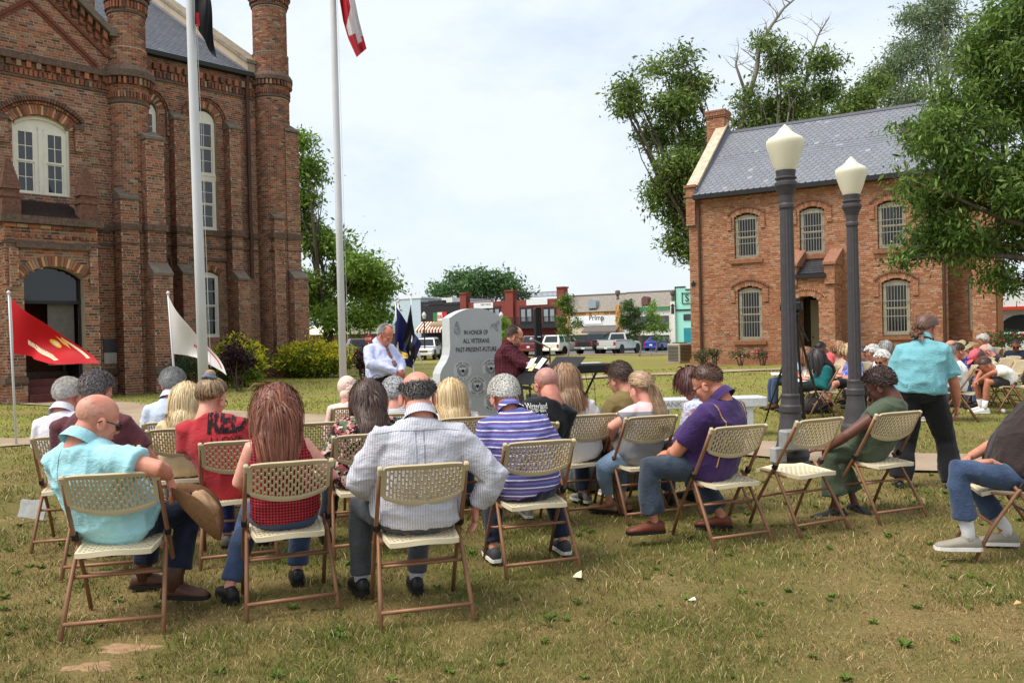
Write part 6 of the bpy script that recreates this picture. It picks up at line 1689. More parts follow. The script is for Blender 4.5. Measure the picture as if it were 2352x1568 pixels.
  sd = np.cross(tang, outv); sd /= np.linalg.norm(sd, axis=2)[:, :, None] + 1e-9
  prof = np.linspace(1, .25, K)[None, :, None] * (W * rg.uniform(.6, 1.3, (m, 1, 1)))
  A, B = Pt - sd * prof, Pt + sd * prof
  VS = np.stack([A, B], 2).reshape(-1, 3); V = np.concatenate([np.array(V), VS])
  tn = rg.uniform(0, 1, m)
  for s_ in range(m):
   o = base + s_ * 2 * K; cc = (col * (1 - tn[s_]) + col2 * tn[s_]) * (.78 + .44 * rg.random())
   for k in range(K - 1):
    F.append((o + 2 * k, o + 2 * k + 1, o + 2 * k + 3, o + 2 * k + 2)); FC.append(cc)
 me = npmesh('hair', np.array(V), F, HAIR, fcol=np.array(FC), smooth=True)
 return obj('hair', me, parent)
def hand(mb, W, dirv, palmn, s=1.0, curl=.5, left=False, spread=.16):
 """hand at wrist W pointing along dirv; palmn palm normal. Palm and five separate bent fingers, raw shapes"""
 d = Vector(dirv).normalized(); n = Vector(palmn); n = (n - d * n.dot(d)).normalized(); sd = d.cross(n) * (-1 if left else 1)
 M = Matrix((sd, d, n)).transposed()
 W = Vector(W)
 rings = []
 for (t, hw, th) in ((-.01, .027, .02), (.025, .036, .017), (.06, .042, .015), (.088, .040, .013)):
  c = W + d * t * s; rings.append([c + sd * (hw * s * math.cos(a)) + n * (th * s * math.sin(a)) for a in np.linspace(0, 2 * math.pi, 10, endpoint=False)])
 mb.loft(rings)
 for i, (off, ln) in enumerate(((.030, .070), (.010, .080), (-.010, .075), (-.030, .058))):
  p = W + (d * .082 + sd * off) * s; f = (d + sd * off / .03 * spread).normalized(); pts = [p]; rad = [.0095 * s]; a = 0
  for k in range(3):
   a += curl * (.5 if k == 0 else .8); q = f * math.cos(a) + n * math.sin(a)
   p = p + q * ln * s * (.42, .32, .26)[k]; pts.append(p); rad.append((.009, .008, .006)[k] * s)
  mb.tube(pts, rad, 7)
 p = W + (d * .02 + sd * .03) * s; f = (d * .75 + sd * .65 + n * .25).normalized(); pts = [p]; rad = [.012 * s]
 for k in range(3):
  p = p + f * .034 * s; f = (f + d * .25 + n * .15 * curl).normalized(); pts.append(p); rad.append((.012, .0105, .008)[k] * s)
 mb.tube(pts, rad, 7)
def person(label, org, rz, headw, spec, group='people seated on the lawn'):
 """org ground point; rz facing angle (deg, 0 = away from camera); headw world position of the head centre"""
 S = spec; seed = S.get('seed', 1); vox = S.get('vox', .012); near = vox < .0105; bulk = S.get('bulk', 1.0) * 1.04; sh = S.get('sh', .2)
 t = thing('person', label, 'person', (org[0], org[1], org[2]), R(rz), group)
 inv = frame_of(t).inverted(); hd = inv @ Vector(headw)
 pitch, yaw = R(S.get('bow', 25)), R(S.get('yaw', 0)); hs = S.get('hs', 1.0) * 1.085; hd = hd + Vector((0, 0, -.010))
 HM = Matrix.Translation(hd) @ (rotz(yaw) @ rotx(-pitch) @ roty(R(S.get('tilt', 0)))).to_4x4() @ Matrix.Scale(hs, 4)
 stand = S.get('stand', False)
 hipz = S.get('hipz', .93 if stand else .515); hip = Vector(S.get('hip', (0, -.06, hipz) if stand else (0, -.145 + .142 * bulk + S.get('fit', .008), hipz)))
 nb = HM @ Vector((0, -.040, -.105)); nb = nb + Vector((0, -.018, -.018));
 # spine
 back = S.get('hunch', .035); ctl = hip.lerp(nb, .55) + Vector((0, -back, 0))
 def sp(t_): return hip * (1 - t_) ** 2 + ctl * 2 * t_ * (1 - t_) + nb * t_ ** 2
 twist = R(S.get('twist', 0))
 def torso(ex, top=1.02, bottom=-.10):
  rings = []; info = []
  belly = S.get('belly', 0.0)
  for (q, rx, ry) in ((bottom, .155 * bulk, .115 * bulk), (0.0, .178 * bulk, .138 * bulk), (.18, .172 * bulk, .142 * bulk), (.38, .160 * bulk, .125 * bulk), (.6, (.142 * bulk + sh * .12), .118 * bulk), (.76, sh * .80, .110 * (bulk * .6 + .4)), (.86, sh * .70, .094), (.93, sh * .50, .078), (.98, sh * .34, .066), (top + .01, .060, .058)):
   c = sp(max(q, 0)) if q >= 0 else hip + Vector((0, 0, q * (nb - hip).length))
   yo = belly * max(0, 1 - abs(q - .25) / .35)
   tg = (sp(min(1, max(q, 0) + .05)) - sp(max(0, max(q, 0) - .05))).normalized()
   X = Matrix.Rotation(twist * max(q, 0), 3, 'Z') @ Vector((1, 0, 0)); Y = tg.cross(X).normalized(); X = Y.cross(tg)
   c = c + Y * yo * .5
   rings.append([c + X * ((rx + ex) * math.copysign(abs(math.cos(a)) ** .85, math.cos(a))) + Y * ((ry + ex + yo * .5) * math.copysign(abs(math.sin(a)) ** .9, math.sin(a))) for a in np.linspace(0, 2 * math.pi, 20, endpoint=False)])
   info.append((tuple(c), rx + ex, ry + ex))
  return rings, info
 shc = sp(.80); X = Matrix.Rotation(twist * .9, 3, 'Z') @ Vector((1, 0, 0))
 arms = {}
 for s, k in ((-1, 'L'), (1, 'R')):
  sj = shc + X * (s * (sh - .052)) + Vector((0, .0, -.005))
  d = S.get('arm' + k)
  if d is None:
   el, wr = Vector((s * (sh + .035 * bulk), shc.y * .5 + .03, shc.z - .29)), Vector((s * .07, .20, hipz + .10))
  else: el, wr = Vector(d[0]), Vector(d[1])
  arms[k] = (sj, el, wr, s)
 legs = {}
 for s, k in ((-1, 'L'), (1, 'R')):
  d = S.get('leg' + k)
  hj = hip + Vector((s * .088, 0, -.02))
  if d is None:
   kn, an = (Vector((s * .13, .36, .485)), Vector((s * .13, .36, .085))) if not stand else (Vector((s * .10, .03, .50)), Vector((s * .11, 0, .085)))
   toe = Vector((s * .02, 1, 0))
  else:
   kn, an = Vector(d[0]), Vector(d[1]); toe = Vector(d[2]) if len(d) > 2 else Vector((0, 1, 0))
  legs[k] = (hj, kn, an, toe.normalized(), s)
 af = S.get('armr', 1.0); lf = S.get('legr', 1.0)
 # ---- body, one continuous skin
 mb = MB(); rings, spine = torso(-.022); mb.loft(rings)
 c = HM
 mb.T = HM
 mb.ell((0, -.014, .03), (.0765, .0955, .083), nu=20, nv=14); mb.ell((0, .026, -.034), (.062, .066, .084), nu=18, nv=12); mb.ell((0, .04, -.085), (.046, .046, .034), nu=14, nv=8)
 mb.ell((0, .076, .010), (.050, .018, .013), nu=12, nv=8); mb.tube([(0, .086, .0), (0, .104, -.028), (0, .098, -.04)], [.010, .0135, .012], 8); mb.ell((0, .088, -.066), (.022, .010, .009), nu=8, nv=6)
 for s in (-1, 1): mb.ell((s * .038, .058, -.03), (.024, .024, .022), nu=8, nv=6)
 mb.T = Matrix.Identity(4)
 neck0 = HM @ Vector((0, -.028, -.05)); mb.tube([neck0, neck0.lerp(nb, .6), nb + Vector((0, .01, -.05))], [.056 * hs * S.get('neck', 1), .055 * hs * S.get('neck', 1), .075 * hs], 14)
 for k, (sj, el, wr, s) in arms.items():
  mb.tube([sj + X * (-s * .03), sj, sj.lerp(el, .5), el, el.lerp(wr, .35), el.lerp(wr, .75), wr, wr + (wr - el).normalized() * .02], [.05 * af, .056 * af, .049 * af, .041 * af, .043 * af, .033 * af, .027 * af, .024 * af], 12)
 sk = S.get('barelegs', False)
 for k, (hj, kn, an, toe, s) in legs.items():
  mb.tube([hj, hj.lerp(kn, .5), kn, kn.lerp(an, .3), kn.lerp(an, .75), an, an + Vector((0, 0, -.03))], [x * (.74 if S.get('plen', .97) > .6 and S.get('pants', DENIM) is not None and i < 5 else 1) for i, x in enumerate((.082 * lf, .073 * lf, .054 * lf, .054 * lf, .038 * lf, .034, .032))], 12)
  mb.tube([an + Vector((0, 0, -.035)) - toe * .05, an + Vector((0, 0, -.04)) + toe * .05, an + Vector((0, 0, -.055)) + toe * .14, an + Vector((0, 0, -.06)) + toe * .17], [.030, .034, .028, .016], 10, flat=.8)
 body = union(mb, vox, 3, dec=.36 if near else .30)
 smooth_all(body); raw = MB()
 # ears, fingers
 raw.T = HM
 for s in (-1, 1):
  if S.get('ears', True):
   rr = []
   for (q, w_, h_) in ((-.004, .012, .022), (.004, .019, .032), (.009, .017, .030), (.010, .010, .020)):
    rr.append([Vector((s * (.077 + q + .006 * math.cos(a)), -.004 + w_ * math.cos(a) - .004 * math.sin(a), -.022 + h_ * math.sin(a))) for a in np.linspace(0, 2 * math.pi, 12, endpoint=False)])
   raw.loft(rr)
 raw.T = Matrix.Identity(4)
 for k, (sj, el, wr, s) in arms.items():
  h = S.get('hand' + k, {})
  if h is None: continue
  fd = Vector(h.get('dir', (wr - el).normalized() + Vector((0, .3, -.3)))); pn = Vector(h.get('palm', (-s * .3, -.1, -1)))
  hand(raw, wr + (wr - el).normalized() * .01, fd, pn, h.get('s', 1.0), h.get('curl', .45), k == 'L')
 append(body, raw); smooth_all(body)
 skin = m_skin('skin', S.get('skin', (206, 150, 124))); body.materials.clear(); body.materials.append(skin)
 obj('body', body, t)
 # ---- shirt
 sm = S['shirt']; ex = S.get('fit', .008); mb = MB(); rings, spine = torso(ex, 1.0, S.get('hem', -.12)); mb.loft(rings)
 sl = S.get('sleeve', 'short')
 for k, (sj, el, wr, s) in arms.items():
  r0 = .064 * af + ex
  if sl == 'none': mb.tube([sj + X * (-s * .07), sj + X * (s * .005)], [.06 + ex, .052 + ex], 12); continue
  if sl == 'short':
   e = sj.lerp(el, S.get('sll', .62)); mb.tube([sj + X * (-s * .05) + Vector((0, 0, .008)), sj, sj.lerp(e, .5), e], [.052 + ex, r0 - .004, r0 - .004, r0 + .002], 14)
  elif sl == 'elbow':
   e = el.lerp(wr, .15); mb.tube([sj + X * (-s * .06), sj, sj.lerp(el, .5), el, e], [.062 + ex, r0, r0 - .006, r0 - .008, r0 - .006], 14)
  else:
   mb.tube([sj + X * (-s * .06), sj, sj.lerp(el, .5), el, el.lerp(wr, .4), el.lerp(wr, .86), el.lerp(wr, .97)], [.062 + ex, r0, r0 - .004, r0 - .008, r0 - .012, .041 * af + ex * .6, .038 * af + ex * .6], 14)
 shirt = union(mb, vox * 1.1, S.get('smooth', 4), 'shirt', .85 if near else .6)
 wrinkle(shirt, S.get('wr', .010), seed, S.get('wf', (8, 8, 15)));
 if S.get('collar'):
  cm = MB(); rr = []
  ctr = nb + Vector((0, .012, .012)); up = (neck0 - nb).normalized(); a0 = up.cross(Vector((1, 0, 0))).normalized()
  for (z, rx) in ((-.024, .084), (.010, .074), (.034, .066), (.034, .060), (.0, .064)):
   rr.append([ctr + up * (z * hs) + Vector((1, 0, 0)) * (rx * hs * math.cos(a)) + a0 * (rx * 1.02 * hs * math.sin(a)) for a in np.linspace(0, 2 * math.pi, 22, endpoint=False)])
  cm.loft(rr, cap=False); append(shirt, cm, 1 if S.get('collarm') else 0)
 smooth_all(shirt); shirt.materials.clear(); shirt.materials.append(sm)
 if S.get('collarm'): shirt.materials.append(S['collarm'])
 so = obj(S.get('top', 'shirt'), shirt, t)
 # ---- trousers, shorts or skirt
 pm = S.get('pants', DENIM)
 if pm is not None:
  mb = MB(); pl = S.get('plen', .97)
  pel = [hip + Vector((0, 0, -.08)), hip, hip + (sp(.12) - hip)]
  mb.ell(hip + Vector((0, .0, -.015)), (.178 * bulk, .142 * bulk, .105), nu=18, nv=10)
  if S.get('waist', True): mb.loft([[hip + (sp(.12) - hip) * q + Vector(((.168 * bulk) * math.cos(a), .136 * bulk * math.sin(a) + S.get('belly', 0) * .35, 0)) for a in np.linspace(0, 2 * math.pi, 18, endpoint=False)] for q in (-.5, 0, .9)])
  for k, (hj, kn, an, toe, s) in legs.items():
   w = S.get('cuff', .062); lw = lf
   if pl > .6: q1 = kn.lerp(an, (pl - .5) / .5); mb.tube([hj, hj.lerp(kn, .5), kn, kn.lerp(q1, .3), kn.lerp(q1, .7), q1], [.094 * lw, .086 * lw, .068 * lw, .066 * lw, (w * .5 + .032) * lw, w], 14)
   else: q1 = hj.lerp(kn, pl / .5); mb.tube([hj, hj.lerp(q1, .5), q1], [.098 * lw, .094 * lw, .088 * lw], 14)
  if S.get('skirt'):
   kl, kr = legs['L'][1], legs['R'][1]; m_ = (kl + kr) / 2
   mb.tube([hip, hip.lerp(m_, .5), m_ + Vector((0, .02, 0))], [(.18 * bulk, .13), (.175, .10), (.165, .09)], 16, up=(1, 0, 0))
  tr = union(mb, vox * 1.15, 4, 'trousers', .55); wrinkle(tr, S.get('pwr', .010), seed + 20, (9, 12, 9)); smooth_all(tr); tr.materials.clear(); tr.materials.append(pm)
  obj(S.get('bottom', 'trousers'), tr, t)
  if S.get('belt'):
   q = MB(); cc = hip + (sp(.12) - hip) * .95
   rr = [[cc + Vector(((.176 * bulk + e) * math.cos(a), (.143 * bulk + e) * math.sin(a) + S.get('belly', 0) * .35, z)) for a in np.linspace(0, 2 * math.pi, 22, endpoint=False)] for z, e in ((-.018, 0), (-.018, .006), (.018, .006), (.018, 0))]
   q.loft(rr, closed=True); q.build('belt', BLKSHOE, t)
 # ---- shoes
 shm = S.get('shoe')
 if shm is not None:
  for k, (hj, kn, an, toe, s) in legs.items():
   z0 = -an.z + .0; sd = Vector((toe.y, -toe.x, 0)); rr = []
   g0 = Vector((an.x, an.y, an.z - .085))
   for (y, w, h) in ((-.075, .026, .055), (-.06, .036, .085), (0, .040, .095), (.06, .042, .075), (.12, .046, .055), (.17, .040, .045), (.198, .022, .032)):
    rr.append([g0 + toe * y + sd * (w * math.cos(a)) + Vector((0, 0, .004 + max(0, h * (.5 + .5 * math.sin(a))) if math.sin(a) > -.5 else .004)) for a in np.linspace(0, 2 * math.pi, 14, endpoint=False)])
   q = MB(); q.loft(rr)
   if S.get('boot'): q.tube([an + Vector((0, 0, -.04)), an + Vector((0, 0, .05)), an.lerp(kn, .35)], [.046, .050, .058], 12)
   sh_o = q.build('shoe', shm, t, smooth=True)
   q = MB(); rr = []
   for y, w in ((-.08, .022), (-.06, .039), (.0, .042), (.12, .049), (.18, .040), (.203, .02)):
    rr.append([g0 + toe * y + sd * w + Vector((0, 0, z)) for z in (0, .022)] + [g0 + toe * y - sd * w + Vector((0, 0, z)) for z in (.022, 0)])
   q.loft(rr); q.build('sole', S.get('sole', SOLE if shm is GREYSHOE else BLKSHOE), sh_o)
   if S.get('sock'): q = MB(); q.tube([an + Vector((0, 0, -.02)), an + Vector((0, 0, .03)), an.lerp(kn, .3)], [.041, .040, .046], 12); q.build('sock', S['sock'], t, smooth=True)
 # ---- head details
 if S.get('hair'): hair(t, HM, S['hair'], spine, seed, near)
 if S.get('face', True):
  for s in (-1, 1):
   q = MB(); q.T = HM; q.ell((s * .030, .0785, -.008), (.013, .007, .006), nu=8, nv=6); q.build('eye', simple('eye', (52, 40, 36), .2, .05), t)
   q = MB(); q.T = HM; q.tube([(s * .014, .091, .012), (s * .03, .091, .018), (s * .045, .080, .012)], [.003, .0042, .002], 6); q.build('eyebrow', simple('brow_hair', S.get('brow', (84, 66, 54)), .8), t)
  q = MB(); q.T = HM; q.tube([(-.022, .086, -.066), (0, .0985, -.064), (.022, .086, -.066)], [.002, .0045, .002], 6); q.build('mouth', simple('lips', tuple(int(x * f) for x, f in zip(S.get('skin', (206, 150, 124)), (.82, .62, .62))), .5), t)
 if S.get('beard'):
  q = MB(); q.T = HM; q.ell((0, .048, -.082), (.054, .05, .042), nu=14, nv=8); q.build('beard', simple('beard_hair', S['beard'], .95, .3, 60, .8), t, smooth=True)
 if S.get('moustache'):
  q = MB(); q.T = HM; q.tube([(-.028, .088, -.056), (0, .106, -.050), (.028, .088, -.056)], [.005, .009, .005], 6); q.build('moustache', simple('moustache_hair', S['moustache'], .95, .3, 60, .8), t, smooth=True)
 if S.get('glasses'):
  g_ = S['glasses']; gm = SHADES if g_ == 'sun' else simple('spectacle_frame', (50, 44, 42), .4)
  q = MB(); q.T = HM
  for s in (-1, 1):
   if g_ == 'sun': q.box((s * .033, .094, -.008), (.050, .010, .036), rotz(-s * .25), .006)
   else: q.tube([(s * (.033 + .022 * math.cos(a)), .096 - .006 * abs(math.cos(a)), -.008 + .015 * math.sin(a)) for a in np.linspace(0, 2 * math.pi, 13)], .0022, 5)
   q.tube([(s * .058, .082, -.004), (s * .076, .045, -.002), (s * .084, -.005, -.004), (s * .084, -.025, -.02)], .0032, 5)
  q.tube([(-.012, .100, -.004), (.012, .100, -.004)], .003, 5); q.build('glasses', gm, t)
 bpy.context.view_layer.update() if False else None
 return t, so, HM, spine
def decal(shirt_o, text, mat, uc, vc, w, h, cells, name, back=True, eps=.004, rough_keep=1.0, seed=5, slant=0.0, bold=0.0):
 """print on the back of a shirt: small faces that follow the cloth"""
 me = shirt_o.data; bm = bmesh.new(); bm.from_mesh(me); bv = BVHTree.FromBMesh(bm); bm.free()
 tm = text_mesh(text, bold=bold); tv = getv(tm); x0, x1, y0, y1 = tv[:, 0].min(), tv[:, 0].max(), tv[:, 1].min(), tv[:, 1].max()
 b2 = bmesh.new(); b2.from_mesh(tm); tb = BVHTree.FromBMesh(b2); b2.free()
 ny = cells; nx = int(cells * w / h); V = {}; F = []; vl = []; rg = random.Random(seed)
 def vert(i, j):
  if (i, j) in V: return V[(i, j)]
  X, Z = uc + w * (i / nx - .5), vc + h * (j / ny - .5) + slant * w * (i / nx - .5)
  hit = bv.ray_cast(Vector((X, -1.2, Z)), Vector((0, 1, 0)))
  V[(i, j)] = None if hit[0] is None else len(vl)
  if hit[0] is not None: vl.append(hit[0] + hit[1] * eps if hit[1].y < 0 else hit[0] - hit[1] * eps)
  return V[(i, j)]
 for i in range(nx):
  for j in range(ny):
   tx, ty_ = x0 + (x1 - x0) * (i + .5) / nx, y0 + (y1 - y0) * (j + .5) / ny
   if tb.ray_cast(Vector((tx, ty_, 1)), Vector((0, 0, -1)))[0] is None: continue
   if rough_keep < 1 and mnoise.noise(Vector((i * .45, j * .16, seed))) > rough_keep: continue
   q = [vert(i, j), vert(i + 1, j), vert(i + 1, j + 1), vert(i, j + 1)]
   if None not in q: F.append(tuple(q))
 if F: obj(name, npmesh(name, np.array([tuple(p) for p in vl]), F, mat), shirt_o)
def seam(shirt_o, pts, r_, mat, name='seam', back=True):
 """stitched line or piping that follows the cloth; pts (x, z) seen from behind"""
 bm = bmesh.new(); bm.from_mesh(shirt_o.data); bv = BVHTree.FromBMesh(bm); bm.free(); out = []
 for (x0, z0), (x1, z1) in zip(pts[:-1], pts[1:]):
  for i in range(8):
   x, z = x0 + (x1 - x0) * i / 8, z0 + (z1 - z0) * i / 8; h = bv.ray_cast(Vector((x, -1.2, z)), Vector((0, 1, 0)))
   if h[0] is not None: out.append(h[0] + Vector((0, -.001, 0)))
 if len(out) > 3: mb = MB(); mb.tube(out, r_, 5); mb.build(name, mat, shirt_o)
# ------------------------------------------------------------------ who sits where
def depth(o): return float((np.array(o) - np.array([0, 0, CAM_H])) @ FW)
def loc(o, rz, p):
 return (Matrix.Translation(Vector(o)) @ rotz(R(rz)).to_4x4()).inverted() @ Vector(p)
SK, SKP, SKT, SKD = (208, 154, 128), (222, 168, 146), (176, 116, 86), (104, 70, 56)
def H(**k): return k
# ---- nearest row
a = 12.5; O = from_foot(138, 1473, a); d = depth(O); rz = -24
chair(O, a, 'folding chair under the man in the aqua shirt, nearest and leftmost')
el, wr = P(366, 1076, d - .20), P(386, 1092, d + .04)
knR, anR = P(436, 1168, d + .30), P(402, 1338, d + .18); knL, anL = P(352, 1172, d + .52), P(330, 1316, d + .55)
per1 = person('bald man in aqua shirt and sunglasses with arm over his chair back', O, rz, P(226, 958, d - .02), dict(
 skin=(214, 150, 128), shirt=fab('aqua_shirt', (160, 210, 218), .06), sleeve='short', sll=.62, collar=True, bulk=1.26, sh=.245, vox=.009, bow=24, yaw=-22, seed=3, hs=1.06, hip=(-.12, .095, .515), hem=-.11, fit=.016, wr=.014,
 armR=(loc(O, rz, el), loc(O, rz, wr)), handR=H(dir=(.25, .1, -1), palm=(-.8, -.4, 0), curl=.35), armr=1.12,
 legR=(loc(O, rz, knR), loc(O, rz, anR), loc(O, rz, O + Vector((1, -.12, 0)))), legL=(loc(O, rz, knL), loc(O, rz, anL), loc(O, rz, O + Vector((.9, .2, 0)))),
 pants=DKDENIM, cuff=.075, plen=.9, shoe=BOOT, boot=True, glasses='sun', hair=H(style='horseshoe', col=(204, 146, 126), len=0, thick=-.0008), beard=None))
a = 21; O = from_foot(567, 1425, a); d = depth(O)
chair(O, a, 'folding chair under the auburn haired woman in red gingham')
person('woman with long auburn hair in a sleeveless red gingham blouse', O, a - 3, P(634, 938, d + .02), dict(
 skin=(222, 166, 146), shirt=fab_check('red_gingham', (178, 54, 62), (60, 26, 32), .017, .5), sleeve='none', bulk=1.0, sh=.185, vox=.009, bow=22, yaw=-4, seed=4, hem=-.03, fit=.014, wr=.008, ears=False,
 legL=((-.20, .30, .47), (-.32, .12, .085), (-.3, 1, 0)), legR=((.12, .38, .49), (.07, .34, .085)), pants=DENIM, shoe=BLKSHOE, sleeveless=True,
 hair=H(col=(92, 44, 30), col2=(150, 92, 64), len=.38, n=3600, w=.0036, thick=.014, gather=.9, vol=1.3, flow=(0, -.9, -.3), mess=.16, curl=.06, grav=.5), armL=((-.255, -.02, .70), (-.10, .2, .58)), armR=((.255, .0, .70), (.1, .22, .58))))
a = 15.5; O = from_foot(876, 1446, a); d = depth(O)
chair(O, a, 'folding chair under the balding man in the pale pinstripe shirt')
el, wr = P(1136, 1096, d + .02), P(1096, 1160, d + .06)
knL = P(820, 1092, d + .40)
per3 = person('heavy balding man in a pale grey pinstripe shirt, arm hanging beside his chair', O, a - 2, P(958, 904, d + .06), dict(
 skin=(214, 152, 132), shirt=fab_stripes('pinstripe', (206, 204, 212), [((150, 150, 162), .0085, .36, 0)], 0), sleeve='long', collar=True, bulk=1.30, belly=.08, sh=.245, vox=.009, bow=20, yaw=2, seed=5, hem=-.004, fit=.016, wr=.014, neck=1.18, hs=1.06, armr=1.15,
 armR=(loc(O, a - 2, el), loc(O, a - 2, wr)), handR=H(dir=(-.1, .1, -1), palm=(-1, 0, 0), curl=.4), armL=((-.31, .04, .72), (-.20, .26, .60)),
 legL=((-.30, .30, .53), (-.30, .36, .10), (-.2, 1, 0)), legR=((.08, .40, .49), (.02, .34, .085)), pants=GREYP, belt=True, shoe=BLKSHOE, sock=fab('grey_sock', (190, 192, 200)),
 hair=H(style='horseshoe', hl=.16, col=(60, 56, 54), col2=(126, 120, 116), len=.026, n=2400, thick=.004, w=.0032, mess=.3, curl=.1)))
a = 18; O = from_foot(1165, 1330, a); d = depth(O)
chair(O, a, 'folding chair under the white haired man in the blue striped polo')
per4 = person('white haired man hunched in a blue and white striped polo shirt', O, a - 2, P(1158, 908, d + .16), dict(
 skin=(214, 150, 130), shirt=fab_stripes('blue_stripes', (88, 88, 150), [((226, 222, 234), .052, .14, 0), ((150, 60, 84), .052, .05, .010), ((120, 124, 180), .052, .2, .026)], 2), sleeve='short', collar=True, collarm=fab_stripes('collar_stripes', (84, 92, 170), [((232, 230, 240), .02, .3, 0)], 0), bulk=1.16, belly=.05, sh=.225, vox=.0095, bow=34, yaw=4, seed=6, hunch=.05, hem=-.08, fit=.018, wr=.012,
 legL=((-.16, .34, .49), (-.20, .18, .085)), legR=((.24, .30, .49), (.30, .20, .085)), pants=DKDENIM, shoe=simple('dark_trainer', (60, 60, 64), .7), sole=SOLE,
 hair=H(col=(216, 210, 200), col2=(242, 240, 234), len=.034, n=2200, thick=.009, w=.0034, mess=.25)))
a = 22; O = from_foot(1642, 1264, a); d = depth(O); rz = 50
chair(O, a, 'folding chair under the man in the purple polo')
knL, anL = P(1486, 1074, d - .12), P(1502, 1196, d - .10); knR, anR = P(1600, 1090, d + .42), P(1658, 1185, d + .26)
el, wr = P(1550, 1040, d - .05), P(1540, 1040, d + .18)
per5 = person('large man in a purple polo with gold piping, sitting sideways', O, rz, P(1624, 878, d + .0), dict(
 skin=(206, 142, 116), shirt=fab('purple_polo', (66, 45, 94), .12), sleeve='short', sll=.72, collar=True, bulk=1.34, belly=.07, sh=.245, vox=.0095, bow=32, yaw=8, seed=7, hem=-.08, fit=.016, wr=.010, hs=1.05, armr=1.2, hip=(.04, .125, .53), hunch=.03,
 legL=(loc(O, rz, knL), loc(O, rz, anL), loc(O, rz, O + Vector((-1, -.15, 0)))), legR=(loc(O, rz, knR), loc(O, rz, anR), loc(O, rz, O + Vector((-.9, .2, 0)))), armL=(loc(O, rz, el), loc(O, rz, wr)), handL=H(dir=(.3, 1, -.1), curl=.6),
 legr=1.15, pants=MIDDENIM, plen=.92, cuff=.085, shoe=simple('red_brown_boot', (112, 58, 40), .45), glasses='clear', hair=H(col=(92, 66, 54), len=.008, n=900, thick=.003, w=.003)))
O = from_foot(1840, 1233, 27); chair(O, 27, 'empty folding chair between the man in purple and the woman in green')
a = 23; O = from_foot(2022, 1202, a); d = depth(O); rz = 46
chair(O, a, 'folding chair under the woman in the olive green dress')
el, wr = P(1944, 1000, d - .12), P(1902, 1028, d - .02)
person('woman with short dark hair in an olive green dress, head bowed', O, rz, P(2020, 884, d + .02), dict(
 skin=SKD, shirt=fab('olive_dress', (74, 84, 66), .12), sleeve='short', sll=.35, bulk=1.06, sh=.2, vox=.0105, bow=34, yaw=10, seed=8, fit=.012, wr=.012, hip=(.03, .10, .515), hunch=.04, top='dress', hem=-.14, brow=(40, 30, 26),
 armL=(loc(O, rz, el), loc(O, rz, wr)), handL=H(dir=(0, 1, -.1), curl=.3), legL=(loc(O, rz, P(1902, 1048, d + .02)), loc(O, rz, P(1922, 1168, d + .05)), loc(O, rz, O + Vector((-1, 0, 0)))), legR=(loc(O, rz, P(1930, 1050, d + .25)), loc(O, rz, P(1964, 1158, d + .2)), loc(O, rz, O + Vector((.3, -1, 0)))),
 pants=fab('olive_skirt', (72, 82, 64), .12), bottom='skirt', cuff=.10, plen=.86, shoe=BLKSHOE, glasses='clear', hair=H(col=(40, 28, 26), col2=(70, 44, 38), len=.035, n=1100, thick=.022, w=.0036, mess=.4, curl=.2)))
a = 76; O = from_foot(2240, 1285, a, (-.235, .265)); d = depth(O)
chair(O, a, 'folding chair cut by the right edge, holding the man in dark shirt')
person('man in dark brown shirt and jeans seated at the right edge, face out of frame', O, a, P(2412, 812, d + .02), dict(
 skin=(196, 138, 114), shirt=fab('dark_brown_tee', (52, 42, 40), .12), sleeve='short', sll=.8, bulk=1.14, belly=.06, sh=.225, vox=.0095, bow=18, seed=9, fit=.018, wr=.012, hem=-.14, armr=1.08, hip=(0, -.05, .515),
 armL=(loc(O, a, P(2330, 1100, d - .14)), loc(O, a, P(2276, 1062, d - .16))), handL=H(dir=loc(O, a, O + Vector((-1, .1, .0))), palm=(0, 0, -1), curl=.15), legL=(loc(O, a, P(2196, 1078, d - .20)), loc(O, a, P(2224, 1232, d - .16)), (-.05, 1, 0)), legR=(loc(O, a, P(2220, 1080, d + .26)), loc(O, a, P(2310, 1222, d + .20)), (0, 1, 0)),
 pants=DENIM, cuff=.078, plen=.86, shoe=GREYSHOE, sock=fab('white_sock', (226, 224, 222)), hair=H(col=(120, 110, 104), len=.03)))
# ---- second row
a = 18; O = from_foot(460, 1310, a); d = depth(O)
chair(O, a, 'folding chair under the woman in the red tee shirt')
tee = person('woman with a hair bun in a red tee shirt lettered in black', O, a - 6, P(488, 912, d + .06), dict(
 skin=(220, 160, 138), shirt=fab('red_tee', (172, 50, 56), .10), sleeve='short', sll=.8, bulk=1.16, sh=.215, vox=.0105, bow=20, yaw=-28, seed=10, fit=.016, wr=.010, hem=-.16, armr=1.1, armL=((-.31, .04, .72), (-.16, .24, .66)), armR=((.34, .10, .80), (.20, .30, .75)),
 legL=((-.14, .36, .49), (-.12, .34, .085)), pants=fab('navy_shorts', (52, 58, 110)), shoe=simple('grey_trainer', (100, 92, 90), .7), glasses='clear', hair=H(col=(82, 62, 46), col2=(172, 140, 100), len=.11, n=1000, thick=.012, w=.006, flow=(0, -.3, .9), tie=(0, -.07, .125), mess=.1)))
BLK_INK = fab('black_ink', (34, 24, 28))
decal(tee[1], 'RED', BLK_INK, -.05, .955, .25, .16, 26, 'print', rough_keep=.30, bold=.045)
decal(tee[1], 'I LOVE', BLK_INK, -.05, .835, .20, .035, 10, 'print', rough_keep=.4)
q = MB(); q.T = tee[2]; q.ell((0, -.07, .128), (.042, .042, .030), nu=14, nv=8); q.tube([(.045 * math.cos(k * .7), -.07 + .045 * math.sin(k * .7), .112 + .006 * (k % 2)) for k in range(10)], .011, 7)
